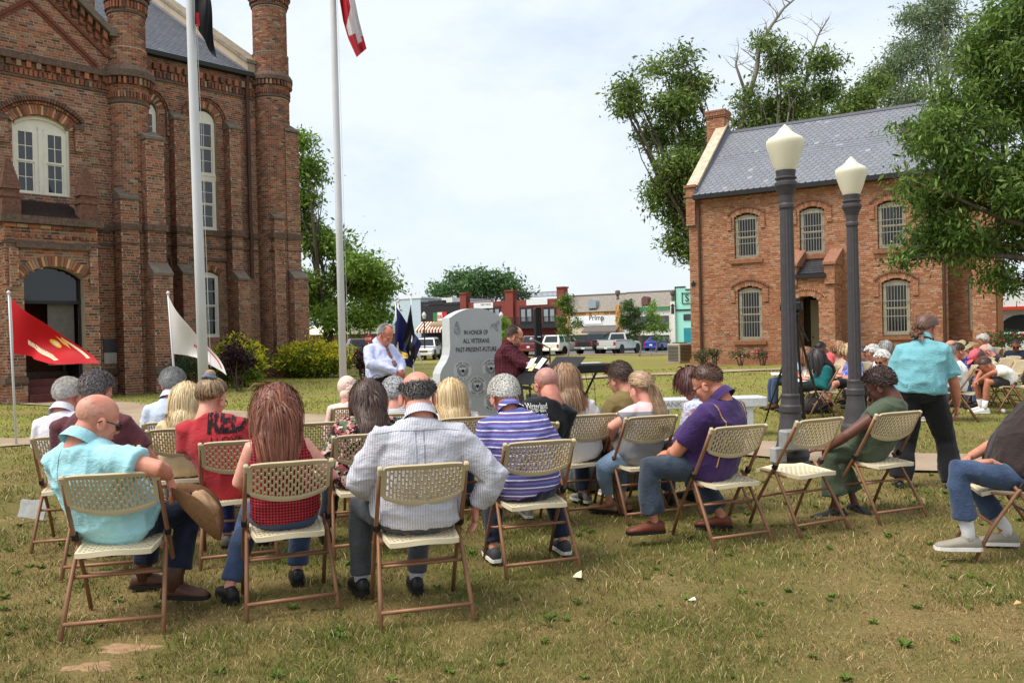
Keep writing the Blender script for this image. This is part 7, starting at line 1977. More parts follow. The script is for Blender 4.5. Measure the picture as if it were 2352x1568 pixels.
q.build('hair_tie', fab('grey_hair_tie', (112, 116, 128)), tee[0], smooth=True)
q = MB(); q.T = tee[2]; q.ell((0, -.07, .148), (.034, .034, .026), nu=12, nv=8); q.build('bun', simple('bun_hair', (168, 136, 98), .6, .4, 60, .6), tee[0], smooth=True)
a = 18; O = from_foot(768, 1282, a); d = depth(O)
chair(O, a, 'folding chair under the brown haired woman in the floral blouse')
FLOR = fab_floral('dark_floral', (40, 32, 34), [(206, 140, 140), (226, 196, 186), (92, 110, 82), (168, 90, 96), (60, 44, 46)], 26, .62)
person('woman with shoulder length dark brown hair in a dark floral blouse', O, a - 2, P(846, 915, d + .10), dict(
 skin=(220, 164, 142), shirt=FLOR, sleeve='elbow', bulk=1.2, sh=.225, vox=.0105, bow=24, yaw=-3, seed=11, fit=.018, wr=.012, hem=-.16, ears=False, pants=DKDENIM, shoe=BLKSHOE, legL=((-.18, .34, .49), (-.26, .26, .085)),
 hair=H(col=(52, 38, 32), col2=(98, 72, 58), len=.29, n=2400, w=.004, thick=.014, gather=.8, vol=1.2, flow=(0, -.9, -.3), mess=.16, curl=.05, grav=.5)))
O = GD(244, 5.6); d = depth(O); chair(O, 14, 'folding chair hidden behind the aqua shirted man, under the man in maroon')
person('broad man with curly grey hair in a maroon shirt behind the bald man', O, 8, P(224, 898, d + .05), dict(
 skin=(206, 146, 122), shirt=fab('maroon_shirt', (92, 50, 56), .10), sleeve='short', bulk=1.25, sh=.245, vox=.0105, bow=22, yaw=-20, seed=12, fit=.016, wr=.010, hs=1.04, pants=GREYP, shoe=simple('grey_trainer', (86, 88, 92), .7), sole=SOLE, hair=H(col=(84, 74, 74), col2=(150, 140, 138), len=.030, n=2200, thick=.010, mess=.4, curl=.12, w=.003)))
O = GD(166, 6.3); d = depth(O); chair(O, 14, 'folding chair under the white haired man in the white polo, far left')
person('white haired man in a white polo at the far left', O, 4, P(158, 906, d + .04), dict(
 skin=(214, 150, 132), shirt=fab('white_polo', (222, 218, 226), .05), sleeve='short', collar=True, bulk=1.08, sh=.215, vox=.0115, bow=18, yaw=-12, seed=13, pants=GREYP, shoe=BLKSHOE, glasses='clear', hair=H(col=(196, 190, 184), col2=(232, 228, 222), len=.026, n=2000, thick=.006, w=.003)))
a = 16.5; O = from_foot(1151, 1235, a); d = depth(O)
chair(O, a, 'folding chair under the man in the black tee shirt')
tee = person('shaven headed man in a black tee shirt with white back print', O, a - 4, P(1254, 880, d + .08), dict(
 skin=(206, 142, 124), shirt=fab('black_tee', (30, 30, 33), .15), sleeve='short', sll=.75, bulk=1.14, sh=.235, vox=.0105, bow=20, yaw=14, seed=14, fit=.014, wr=.009, neck=1.2, hs=1.04, pants=DKDENIM, shoe=GREYSHOE, hair=H(col=(176, 126, 112), len=0, thick=-.0004), glasses='clear', beard=(96, 70, 58)))
INK = fab('white_ink', (206, 206, 200))
decal(tee[1], 'Pacific Waterland', INK, .05, .95, .26, .045, 12, 'print')
decal(tee[1], 'DECEMBER', INK, .10, .915, .14, .018, 5, 'print')
for k in range(4): decal(tee[1], ('HXKM', 'MWXH', 'XHMN', 'KHWX')[k], INK, .07, .885 - k * .022, .21, .019, 6, 'print', rough_keep=.1, seed=k)
O = GD(1330, 7.0); d = depth(O); chair(O, 20, 'folding chair beside the grey cloth table, under the woman in white')
person('woman with light brown hair in white, mostly behind the man in the black tee', O, 16, P(1296, 872, d), dict(
 skin=(220, 166, 146), shirt=fab('white_top', (224, 222, 224), .05), sleeve='short', bulk=.95, sh=.185, vox=.012, bow=20, yaw=8, seed=15, pants=DENIM, shoe=BLKSHOE, ears=False, hair=H(col=(112, 82, 58), col2=(160, 124, 92), len=.28, n=700, w=.008, thick=.018, curl=.08)))
a = 20; O = from_foot(1443, 1205, a); d = depth(O); rz = 32
chair(O, a, 'folding chair under the woman with the ponytail')
PG = NT('pink_grey_tee'); z_ = PG.xyz()[2]; c_ = PG.mix(PG.math('LESS_THAN', z_, .86), s2l((222, 190, 190)), s2l((130, 130, 134))); PG = PG.out(c_, .9, .15, cloth_bump(PG), .3, .002)
person('woman with a long fair ponytail in a pink and grey tee', O, rz, P(1470, 890, d + .06), dict(
 skin=(220, 162, 142), shirt=PG, sleeve='short', sll=.55, bulk=1.06, sh=.195, vox=.0105, bow=20, yaw=6, seed=16, fit=.016, hem=-.17, wr=.011, armL=((-.25, .03, .74), (-.08, .2, .60)), legL=(loc(O, rz, P(1385, 1075, d - .05)), loc(O, rz, P(1400, 1152, d + .12)), (-.4, 1, 0)), legR=(loc(O, rz, P(1420, 1070, d + .25)), loc(O, rz, P(1432, 1150, d + .22)), (-.2, 1, 0)),
 pants=LTDENIM, cuff=.05, plen=.86, shoe=TANSHOE, hair=H(col=(128, 98, 72), col2=(192, 160, 124), len=.40, n=1500, w=.004, thick=.011, flow=(0, -1, .1), tie=(0, -.118, -.012), mess=.06, grav=.5)))
O = GD(1428, 7.2); d = depth(O); chair(O, 28, 'folding chair under the woman in the olive sweater')
person('woman with short brown hair in an olive green sweater beside the ponytail', O, 30, P(1421, 868, d + .03), dict(
 skin=(214, 156, 134), shirt=fab('olive_sweater', (122, 106, 66), .10), sleeve='long', bulk=1.12, sh=.205, vox=.0115, bow=26, yaw=14, seed=17, fit=.018, wr=.011, legL=((-.24, .34, .5), (-.22, .30, .09)), pants=DENIM, shoe=GREYSHOE, glasses='clear', hair=H(col=(58, 42, 34), col2=(92, 68, 54), len=.05, n=900, thick=.020, mess=.3)))
O = GD(1618, 7.0); d = depth(O); chair(O, 22, 'folding chair half hidden behind the man in purple')
person('woman with dark reddish bob bent forward behind the man in purple', O, 28, P(1588, 882, d + .05), dict(
 skin=(216, 158, 138), shirt=fab_floral('pale_print', (200, 206, 220), [(150, 170, 206), (226, 226, 232), (206, 150, 160)], 30, .55), sleeve='short', bulk=1.0, sh=.19, vox=.012, bow=34, yaw=10, seed=18, pants=DENIM, shoe=BLKSHOE, glasses='clear', ears=False, hair=H(col=(62, 32, 32), col2=(92, 48, 44), len=.13, n=800, w=.008, thick=.020)))
# ---- third row
O = GD(398, 7.2); d = depth(O); chair(O, 16, 'folding chair under the grey haired man in the pale blue shirt')
person('grey haired man in a pale blue shirt beside the blonde woman', O, 10, P(398, 878, d), dict(
 skin=(212, 152, 132), shirt=fab('pale_blue_shirt', (196, 208, 228), .06), sleeve='short', collar=True, bulk=1.08, sh=.215, vox=.012, bow=12, yaw=-8, seed=19, pants=GREYP, shoe=BLKSHOE, hair=H(col=(128, 126, 124), col2=(190, 190, 188), len=.032, n=2000, thick=.008, w=.003)))
O = GD(412, 6.65); d = depth(O); chair(O, 16, 'folding chair under the blonde woman in cream')
person('woman with shoulder length blonde hair in a cream top', O, 10, P(430, 918, d + .03), dict(
 skin=(222, 168, 146), shirt=fab('cream_top', (214, 192, 152), .06), sleeve='short', bulk=1.02, sh=.19, vox=.0115, bow=16, yaw=-10, seed=20, ears=False, pants=GREYP, shoe=BLKSHOE, hair=H(col=(186, 156, 108), col2=(226, 204, 160), len=.24, n=1600, w=.0045, thick=.018, curl=.06)))
O = GD(806, 8.3); d = depth(O); chair(O, 18, 'folding chair under the person wearing the pale pink scarf')
sc_p = person('person in a pale pink headscarf and pink top in the third row', O, 14, P(797, 892, d), dict(
 skin=(214, 160, 140), shirt=fab('pale_pink_top', (226, 196, 186), .05), sleeve='long', bulk=1.05, sh=.195, vox=.013, bow=16, seed=21, ears=False, pants=DENIM, shoe=BLKSHOE))
q = MB(); q.T = sc_p[2]; q.ell((0, -.022, .028), (.088, .108, .096), nu=20, nv=14); q.ell((0, -.05, -.055), (.070, .066, .060), nu=14, nv=8); q.ell((.02, -.105, -.02), (.04, .03, .05), nu=10, nv=6)
for k in range(4): q.tube([(-.08 + .02 * k, -.06, .02 - .03 * k), (0, -.128, .04 - .03 * k), (.08, -.06, .07 - .03 * k)], .009, 6)
q.build('headscarf', fab('pink_gauze', (228, 196, 182), .06), sc_p[0], smooth=True)
O = GD(912, 7.5); d = depth(O); chair(O, 18, 'folding chair under the woman with curly grey hair')
person('woman with curly silver grey hair and striped top in the third row', O, 14, P(906, 902, d), dict(
 skin=(220, 166, 148), shirt=fab_stripes('grey_stripes', (214, 214, 216), [((120, 122, 130), .016, .4, 0)], 2), sleeve='short', bulk=1.1, sh=.195, vox=.0125, bow=18, yaw=-4, seed=22, pants=DENIM, shoe=BLKSHOE, hair=H(col=(156, 154, 156), col2=(216, 214, 216), len=.045, n=2200, thick=.02, mess=.5, curl=.35, w=.0036)))
O = GD(1050, 7.0); d = depth(O); chair(O, 18, 'folding chair under the woman with long blonde hair')
person('woman with long straight blonde hair in front of the granite monument', O, 14, P(1036, 905, d + .02), dict(
 skin=(224, 170, 150), shirt=fab_floral('grey_white_print', (214, 212, 212), [(170, 166, 168), (230, 228, 228), (190, 186, 186)], 18, .6), sleeve='elbow', bulk=1.0, sh=.195, vox=.0115, bow=14, yaw=2, seed=23, ears=False, pants=DENIM, shoe=BLKSHOE, hair=H(col=(176, 140, 92), col2=(228, 204, 158), len=.40, n=2400, w=.0036, thick=.013, gather=.7, vol=1.1, curl=.03, mess=.12)))
O = GD(722, 6.85); chair(O, 17, 'empty folding chair between the auburn haired woman and the floral blouse')
O = GD(566, 7.4); chair(O, 17, 'empty folding chair, only its corner seen left of the auburn hair')
THR = fab('aqua_thread', (120, 176, 186)); seam(per1[1], [(-.21, 1.0), (-.1, 1.005), (.08, 1.0), (.2, .985)], .0022, THR); seam(per1[1], [(-.16, 1.0), (-.19, .86), (-.17, .72)], .002, THR)
THR = fab('grey_thread', (150, 150, 160)); seam(per3[1], [(-.24, .985), (-.1, 1.0), (.1, 1.0), (.24, .985)], .0022, THR)
for x in (-.022, .022): seam(per3[1], [(x, .995), (x, .80), (x * 1.3, .62)], .0022, THR)
GOLDT = fab('gold_piping', (206, 164, 84)); seam(per5[1], [(-.17, 1.10), (-.20, .98), (-.16, .84), (-.15, .66), (-.16, .52)], .004, GOLDT, 'piping'); seam(per5[1], [(.16, 1.10), (.19, .98), (.16, .84), (.15, .66)], .004, GOLDT, 'piping')
# ------------------------------------------------------------------ standing people
def standing_at(px_, d): return GD(px_, d)
O = GD(884, 11.0); rz = -128; d = depth(O)
def W_(px_, py, dd): return loc(O, rz, P(px_, py, dd))
lav = person('man in lavender shirt and patterned tie, head bowed, hands clasped', O, rz, P(886, 768, d - .02), dict(
 stand=True, hipz=.96, hip=(0, -.05, .96), skin=(206, 134, 110), shirt=fab('lavender_shirt', (196, 200, 232), .06), sleeve='long', collar=True, bulk=1.25, belly=.08, sh=.235, vox=.011, bow=30, yaw=4, seed=50, hem=-.10, fit=.018, wr=.012, hs=1.06, hunch=.03,
 armL=((-.26, .0, 1.14), (-.03, .26, 1.01)), armR=((.27, -.01, 1.14), (.04, .27, 1.02)), legL=((-.10, .03, .53), (-.11, 0, .085)), legR=((.10, .03, .53), (.11, 0, .085)), handL=H(dir=(1, .1, -.5), palm=(0, -1, 0), curl=.5), handR=H(dir=(-1, .1, -.5), palm=(0, -1, 0), curl=.5), pants=BLACKP, belt=True, shoe=BLKSHOE,
 hair=H(style='receding', col=(124, 120, 116), col2=(172, 168, 162), len=.018, n=1200, thick=.005, w=.0035), moustache=(196, 190, 182), brow=(130, 122, 114)), 'people standing near the monument')
HMi = lav[2]; c0 = HMi @ Vector((0, .05, -.16))
me_ = lav[1].data; bm_ = bmesh.new(); bm_.from_mesh(me_); bv_ = BVHTree.FromBMesh(bm_); bm_.free(); q = MB(); rr = []
for i, (z, w) in enumerate(((1.37, .018), (1.34, .024), (1.25, .030), (1.12, .040), (1.03, .046), (.99, .004))):
 h = bv_.ray_cast(Vector((0, 1.2, z)), Vector((0, -1, 0))); y = (h[0].y if h[0] else .2) + .008
 rr.append([Vector((-w, y, z)), Vector((0, y + .008, z)), Vector((w, y, z)), Vector((0, y - .004, z))])
q.loft(rr); q.build('tie', fab_floral('patterned_tie', (96, 62, 66), [(176, 120, 70), (70, 60, 110), (130, 60, 60), (200, 170, 110)], 60, .6), lav[0])
O = GD(1184, 11.4); rz = -98; d = depth(O)
spk = person('bearded man in a maroon plaid shirt and glasses reading at a music stand', O, rz, P(1184, 770, d), dict(
 stand=True, hip=(0, -.05, .90), skin=(206, 148, 124), shirt=fab_plaid('maroon_plaid', (68, 28, 36), (92, 48, 56), .04), sleeve='elbow', collar=True, bulk=1.36, belly=.12, sh=.24, vox=.011, bow=24, yaw=0, seed=51, hem=-.28, fit=.024, wr=.012, hs=1.05,
 armR=((.26, .10, 1.06), (.14, .42, 1.05)), armL=((-.26, .12, 1.06), (-.10, .44, 1.06)), handR=H(dir=(-.2, 1, -.1), palm=(0, 0, -1), curl=.3), handL=H(dir=(.2, 1, -.1), palm=(0, 0, -1), curl=.3), pants=fab('grey_jeans', (88, 92, 100)), shoe=BLKSHOE, glasses='clear', beard=(120, 96, 82), brow=(60, 44, 36),
 hair=H(style='receding', col=(52, 38, 32), col2=(80, 60, 50), len=.03, n=900, thick=.009)), 'people standing near the monument')
O = GD(2116, 7.75); rz = -20; d = depth(O)
def W_(px_, py, dd): return loc(O, rz, P(px_, py, dd))
per = person('man with curly brown ponytail in an aqua polo and black trousers walking past', O, rz, P(2128, 752, d + .04), dict(
 stand=True, hip=(-.02, -.03, .89), skin=(214, 146, 122), shirt=fab('aqua_polo', (118, 176, 184), .08), sleeve='short', sll=.78, collar=True, bulk=1.14, belly=.04, sh=.205, vox=.0105, bow=20, yaw=-34, seed=52, hem=-.02, fit=.02, wr=.013, hs=.96, armr=1.12,
 armR=(W_(2192, 880, d - .06), W_(2198, 930, d + .02)), handR=H(dir=(-.05, .15, -1), palm=(-1, 0, 0), curl=.5), armL=(W_(2052, 878, d + .1), W_(2060, 940, d + .3)), handL=H(dir=(.1, .4, -1), palm=(1, 0, 0)),
 legL=(W_(2082, 1010, d + .12), W_(2066, 1104, d + .06), (-.1, 1, 0)), legR=(W_(2172, 1010, d + .05), W_(2190, 1112, d - .06), (.1, 1, 0)), legr=1.34, cuff=.10, pants=BLACKP, belt=True, shoe=BLKSHOE, sole=SOLE, beard=(86, 62, 52), brow=(70, 50, 40),
 hair=H(col=(84, 58, 46), col2=(128, 92, 74), len=.16, n=1400, w=.005, thick=.010, flow=(0, -1, .0), tie=(0, -.125, -.03), mess=.1, curl=.25, grav=.45)), 'people standing near the monument')
q = MB(); q.T = per[2]; rr_ = random.Random(4)
for k in range(34): q.ell((rr_.uniform(-.045, .045), -.135 - rr_.uniform(0, .05), -.07 + rr_.uniform(-.06, .05)), (.016, .016, .019), nu=7, nv=5)
q.build('ponytail', simple('curly_ponytail', (104, 74, 58), .7, .35, 70, .9), per[0], smooth=True)
# ------------------------------------------------------------------ group on the right, facing the speaker
def side(label, hx, hy, d, rz, fwd, chairlabel, spec):
 hw = P(hx, hy, d); f = Vector((-math.sin(R(rz)), math.cos(R(rz)), 0)); o = hw - f * fwd; o = Vector((o.x, o.y, gz(o.x, o.y)))
 s = dict(vox=.019, smooth=3, wr=.008, pwr=.008, pants=DENIM, shoe=BLKSHOE, bow=24); s.update(spec)
 if chairlabel: chair(o, rz, chairlabel)
 return person(label, o, rz, hw, s, 'people seated facing the speaker')
GY = H(col=(196, 192, 188), col2=(232, 230, 226), len=.04, n=420, thick=.018, mess=.5, curl=.4, w=.008)
side('person in pale blue shirt and jeans mostly hidden by the left lamp post', 1816, 804, 14.6, 86, .04, 'folding chair behind the left lamp post', dict(shirt=fab('sky_blue_top', (176, 206, 236)), seed=60, shoe=BOOT, hair=H(col=(70, 54, 44), len=.03, n=300)))
side('woman with reddish brown hair and sunglasses in a cream floral top', 1850, 816, 14.1, 84, .06, 'folding chair under the woman in the cream floral top', dict(shirt=fab_floral('cream_floral', (214, 196, 180), [(150, 120, 106), (226, 214, 202), (120, 90, 84)], 26, .5), sleeve='elbow', ears=False, glasses='sun', seed=61, pants=BLACKP, hair=H(col=(92, 52, 36), col2=(140, 92, 66), len=.26, n=500, w=.011, thick=.02, curl=.15)))
side('woman with long black hair in a dark teal sweater reading a paper', 1876, 822, 13.3, 84, .06, 'folding chair under the woman in dark teal', dict(shirt=fab('dark_teal_sweater', (20, 92, 94), .1), sleeve='long', ears=False, seed=62, vox=.0145, pants=BLACKP, bow=32, hair=H(col=(34, 30, 32), col2=(62, 54, 54), len=.32, n=600, w=.011, thick=.018)))
side('man with black hair in a coral shirt leaning forward', 1884, 800, 16.2, 80, .20, 'folding chair under the man in coral', dict(skin=(120, 82, 64), shirt=fab('coral_shirt', (226, 96, 98)), sleeve='short', seed=63, bow=40, hair=H(col=(24, 22, 24), len=.015, n=350, thick=.006)))
side('woman in beige top and white trousers wearing sunglasses', 1926, 801, 14.9, 96, .05, 'folding chair under the woman in white trousers', dict(shirt=fab('beige_top', (214, 182, 158)), sleeve='elbow', ears=False, glasses='sun', seed=64, pants=fab('white_trousers', (222, 220, 222), .06), shoe=TANSHOE, hair=H(col=(128, 84, 58), col2=(170, 124, 90), len=.14, n=420, w=.010, thick=.014)))
side('woman with blonde bob in a blue and lilac print top and dark skirt', 1947, 809, 13.8, 98, .06, 'folding chair under the woman in the blue print top', dict(shirt=fab_floral('blue_lilac_print', (120, 134, 200), [(86, 90, 176), (214, 220, 236), (150, 130, 196), (160, 190, 220)], 16, .6), sleeve='elbow', seed=65, glasses='clear', pants=BLACKP, bottom='skirt', plen=.42, legL=((-.1, .36, .50), (-.06, .46, .20), (0, 1, -.3)), shoe=BLKSHOE, hair=H(col=(150, 120, 84), col2=(206, 176, 132), len=.10, n=420, w=.009, thick=.02)))
side('person with cap and dark glasses behind the right lamp post', 1984, 812, 15.2, 92, .05, 'folding chair behind the right lamp post', dict(shirt=fab('blue_check_top', (92, 120, 168)), sleeve='short', glasses='sun', seed=66, hair=H(col=(38, 36, 38), len=.02, n=300, thick=.012)))
side('white haired woman in a white floral blouse beside the right lamp post', 2003, 810, 14.3, 94, .05, 'folding chair under the white haired woman in florals', dict(shirt=fab_floral('white_floral', (224, 216, 208), [(190, 120, 110), (226, 224, 220), (150, 160, 190), (206, 150, 120)], 24, .5), sleeve='long', seed=67, glasses='clear', pants=BLACKP, hair=GY))
side('white haired woman in sunglasses and a black striped top looking down', 2026, 824, 13.0, 118, .06, 'folding chair under the woman in the striped top', dict(shirt=fab_stripes('black_stripes', (224, 222, 224), [((40, 40, 48), .03, .5, 0)], 2), sleeve='elbow', seed=68, vox=.0145, glasses='sun', pants=BLACKP, hair=GY))
side('grey haired woman in the back row beside the striped top', 2034, 800, 15.6, 98, .05, 'folding chair in the back row behind the striped top', dict(shirt=fab('mauve_top', (150, 130, 140)), seed=69, hair=H(col=(120, 116, 112), col2=(170, 166, 162), len=.10, n=400, w=.010, thick=.02)))
side('man in a white shirt whose back shows right of the walking man', 2176, 812, 12.6, 66, .12, 'folding chair right of the walking man', dict(shirt=fab('white_shirt', (230, 228, 230), .04), sleeve='short', bulk=1.25, sh=.23, seed=70, vox=.0145, bow=26, pants=DENIM, shoe=GREYSHOE, hair=H(col=(120, 112, 106), len=.02, n=300)))
side('bald grey man in a royal blue shirt, arms folded on his lap', 2184, 796, 14.8, 80, .06, 'folding chair under the man in royal blue', dict(skin=(206, 148, 122), shirt=fab('royal_blue_shirt', (52, 84, 156)), sleeve='short', bulk=1.2, seed=71, hair=H(style='horseshoe', col=(140, 136, 132), len=.015, n=300, thick=.005)))
side('woman with dark hair in a bun and a navy print blouse, bowed low', 2200, 806, 14.4, 84, .26, 'folding chair under the woman in the navy print', dict(shirt=fab_floral('navy_print', (60, 50, 110), [(90, 60, 140), (110, 190, 170), (200, 120, 170), (50, 44, 96)], 34, .45), sleeve='short', bulk=1.15, seed=72, bow=44, hair=H(col=(46, 34, 32), col2=(74, 54, 48), len=.10, n=450, w=.009, thick=.014, tie=(0, -.09, .06), flow=(0, -.8, .4))))
sp_ = side('person wearing a wide straw hat in the back rows', 2212, 800, 16.0, 92, .08, 'folding chair under the person in the straw hat', dict(shirt=fab('dark_plum_top', (74, 58, 84)), seed=73, bow=30, hair=H(col=(60, 48, 42), len=.08, n=300, w=.01)))
q = MB(); q.T = sp_[2] @ Matrix.Translation((0, -.01, .045)); q.lathe([(.09, .0), (.20, -.03), (.205, -.022), (.095, .014), (.09, .07), (.07, .10), (.0, .105)], 26); q.build('straw_hat', simple('straw', (218, 196, 146), .9, .12, 40, .5), sp_[0], smooth=True)
side('white haired man far back in front of the jail pier', 2257, 782, 18.2, 88, .04, 'folding chair far back under the white haired man', dict(shirt=fab('pale_grey_shirt', (150, 156, 164)), seed=74, hair=GY))
side('pink scalped bald man in a black shirt bowed behind the white tee', 2263, 806, 14.6, 84, .24, 'folding chair under the bald man in black', dict(skin=(232, 160, 150), shirt=fab('faded_black_shirt', (44, 38, 38)), bulk=1.2, seed=75, bow=44, glasses='clear', beard=(190, 180, 172), hair=H(style='horseshoe', col=(206, 196, 188), len=.012, n=250, thick=.004)))
sp_ = side('person in a coral pink cap and khaki top bending over', 2246, 820, 14.1, 86, .26, 'folding chair under the person in the pink cap', dict(shirt=fab_floral('khaki_print', (186, 176, 150), [(160, 150, 124), (206, 198, 178)], 30, .5), sleeve='elbow', seed=76, bow=48, hair=H(col=(80, 64, 54), len=.06, n=300)))
q = MB(); q.T = sp_[2] @ Matrix.Translation((0, -.01, .04)); q.ell((0, 0, .02), (.088, .107, .085), nu=16, nv=10); q.ell((0, .13, .012), (.07, .07, .01), nu=12, nv=6); q.build('cap', fab('pink_cap', (236, 104, 116)), sp_[0], smooth=True)
O = from_foot(2350, 934, 84, (-.245, -.265)); d = depth(O); rz = 84
O = GD(2312, 13.4); d = depth(O)
chair(O, rz, 'folding chair under the man in the white tee and shorts')
person('man in white tee and dark shorts bent forward, elbows on knees', O, rz, P(2264, 838, d - .02), dict(
 skin=(184, 122, 96), shirt=fab('white_tee', (232, 228, 224), .05), sleeve='short', sll=.7, bulk=1.05, sh=.22, vox=.0135, bow=50, seed=77, hunch=.10, wr=.009, armL=((-.20, .30, .66), (-.04, .46, .52)), armR=((.20, .30, .66), (.04, .46, .52)),
 legL=((-.16, .38, .50), (-.14, .42, .085)), legR=((.16, .42, .50), (.17, .34, .085)), pants=fab('dark_shorts', (62, 54, 58)), bottom='shorts', plen=.40, shoe=simple('white_trainer', (222, 218, 210), .7), sole=SOLE, sock=fab('white_sock', (226, 224, 222)), beard=(120, 104, 96), hair=H(col=(70, 52, 44), len=.006, n=300, thick=.002, w=.003)), 'people seated facing the speaker')
side('man in navy shirt and sunglasses seated far right facing the camera', 2333, 792, 18.0, 150, .05, 'folding chair far right under the man in navy', dict(skin=(164, 108, 82), shirt=fab('navy_shirt', (34, 42, 62)), sleeve='short', bulk=1.18, seed=78, glasses='sun', bow=22, hair=H(col=(60, 52, 50), len=.01, n=300, thick=.004)))
# ------------------------------------------------------------------ flagpoles and flags
ALU = simple('brushed_aluminium', (206, 207, 208), .4, .05, 3, .1, metal=.05)
def flagpole(label, pb, pt, d, r):
 b = GD(pb, d); top = P(pt, 0, d); dirv = (top - b); t = thing('flagpole', label, 'flagpole', b)
 mb = MB(); e = b + dirv * 1.35
 mb.tube([b - Vector((0, 0, .1)), b + dirv * .5, top, e], [r, r * .93, r * .84, r * .75], 20); mb.build('pole', ALU, t, world=True, smooth=True)
 mb = MB(); mb.lathe([(r * 2.2, 0), (r * 2.2, .04), (r * 1.5, .10), (r * 1.02, .12)], 20, b); mb.build('collar', ALU, t, world=True)
 mb = MB(); o = Vector((r + .035, -.02, 0)); mb.tube([b + o + Vector((0, 0, 1.1)), top + o * .8, e + o * .7], .003, 5); mb.build('halyard', simple('rope', (206, 204, 198), .8), t, world=True)
 mb = MB(); mb.ell(e + Vector((0, 0, .08)), (.09, .09, .09)); mb.build('finial', ALU, t, world=True)
 return t
FPL = flagpole('tall silver flagpole in front of the courthouse, nearer of the two', 466, 437, 11.6, .072)
FPR = flagpole('tall silver flagpole standing against the open sky', 786, 765, 14.6, .066)
class Flag:
 def __init__(s, corners, d, waves=((.05, 7, 3, 0),), dz=(0, 0, 0, 0), sag=0.0):
  """corners: hoist top, hoist bottom, fly bottom, fly top in picture units; dz depth offsets"""
  s.c = [P(x, y, d + k) for (x, y), k in zip(corners, dz)]; s.w = waves; s.sag = sag
  e1, e2 = s.c[3] - s.c[0], s.c[1] - s.c[0]; s.n = e1.cross(e2).normalized()
  if s.n.y > 0: s.n = -s.n
 def S(s, u, v):
  a, b, c, d_ = s.c; p = (a.lerp(d_, u)).lerp(b.lerp(c, u), v); o = 0
  for amp, fu, fv, ph in s.w: o += amp * math.sin(fu * u + fv * v + ph) * min(1, u * 3)
  return p + s.n * o + Vector((0, 0, -s.sag * math.sin(math.pi * u) * 1.0))
 def mesh(s, name, col, mat, nu=36, nv=24):
  V = [s.S(i / nu, j / nv) for i in range(nu + 1) for j in range(nv + 1)]; k = nv + 1
  V2 = V + [p - s.n * .002 for p in V]; F = []; FC = []
  for i in range(nu):
   for j in range(nv):
    q = (i * k + j, (i + 1) * k + j, (i + 1) * k + j + 1, i * k + j + 1); cc = s2l(col((i + .5) / nu, (j + .5) / nv))
    F += [q, tuple(x + len(V) for x in q[::-1])]; FC += [cc, cc]
  return npmesh(name, np.array([tuple(p) for p in V2]), F, mat, fcol=np.array(FC), smooth=True)
 def text(s, parent, txt, u0, v0, w, h, mat, arc=0.0, name='lettering', eps=.004, vert=False):
  me = text_mesh(txt); tv = getv(me); x0, x1, y0, y1 = tv[:, 0].min(), tv[:, 0].max(), tv[:, 1].min(), tv[:, 1].max(); out = []
  for p in tv:
   f = (p[0] - x0) / (x1 - x0) - .5; g = (p[1] - y0) / (y1 - y0) - .5
   out.append(tuple(s.S(u0 + f * w, v0 - g * h + arc * (f * f) - arc * .25) + s.n * eps))
  me.vertices.foreach_set('co', np.array(out, np.float32).ravel()); me.materials.clear(); me.materials.append(mat); me.update(); return obj(name, me, parent, True)
 def patch(s, parent, pts, mat, name, eps=.003, sub=6):
  """polygon fan in flag coordinates around its centre"""
  cu, cv = sum(p[0] for p in pts) / len(pts), sum(p[1] for p in pts) / len(pts); V = [s.S(cu, cv) + s.n * eps]; F = []; n = len(pts)
  for r_ in range(1, sub + 1):
   for p in pts: V.append(s.S(cu + (p[0] - cu) * r_ / sub, cv + (p[1] - cv) * r_ / sub) + s.n * eps)
  for i in range(n):
   F.append((0, 1 + i, 1 + (i + 1) % n))
   for r_ in range(sub - 1): a = 1 + r_ * n; F.append((a + i, a + n + i, a + n + (i + 1) % n, a + (i + 1) % n))
  return obj(name, npmesh(name, np.array([tuple(p) for p in V]), F, mat), parent, True)
 def band(s, parent, u0, u1, v0, h, arc, mat, name='ribbon', eps=.0025, n=18):
  V = []; F = []
  for i in range(n + 1):
   f = i / n - .5; u = u0 + (u1 - u0) * i / n; v = v0 + arc * f * f - arc * .25
   V += [tuple(s.S(u, v - h / 2) + s.n * eps), tuple(s.S(u, v + h / 2) + s.n * eps)]
  for i in range(n): F.append((2 * i, 2 * i + 2, 2 * i + 3, 2 * i + 1))
  return obj(name, npmesh(name, np.array(V), F, mat), parent, True)
def m_flag():
 t = NT('flag_nylon'); c = t.attr(); t.out(c, .6, .25, t.noise(300, 2), .1, .001)
 tr = t.new('ShaderNodeBsdfTranslucent'); t.l.new(c, tr.inputs['Color']); ms = t.new('ShaderNodeMixShader'); ms.inputs[0].default_value = .35
 t.l.new(t.b.outputs[0], ms.inputs[1]); t.l.new(tr.outputs[0], ms.inputs[2]); t.l.new(ms.outputs[0], t.n['Material Output'].inputs['Surface']); return t.m
FLAGM = m_flag(); F_CREAM, F_YEL, F_RED, F_WHT, F_BLU = [fab('flag_' + n, c, .05) for n, c in (('cream', (226, 208, 176)), ('yellow', (222, 180, 50)), ('red', (190, 40, 50)), ('white', (228, 226, 224)), ('pale_blue', (140, 180, 210)))]
def pole(label, pts, d, r=.016, name='flag_staff'):
 g = GD(pts[0], d); top = P(pts[1], pts[2], d); t = thing(name, label, 'flag staff', g); mb = MB()
 mb.tube([g - Vector((0, 0, .1)), g.lerp(top, .5), top], [r, r, r * .8], 10); mb.build('shaft', ALU, t, world=True, smooth=True)
 mb = MB(); mb.lathe([(r, 0), (r * 1.6, .01), (r * 1.6, .03), (r * .5, .05)], 10, top); mb.build('tip', ALU, t, world=True)
pole('thin staff of the red flag at the far left', (31, 20, 675), 12.2, .017)
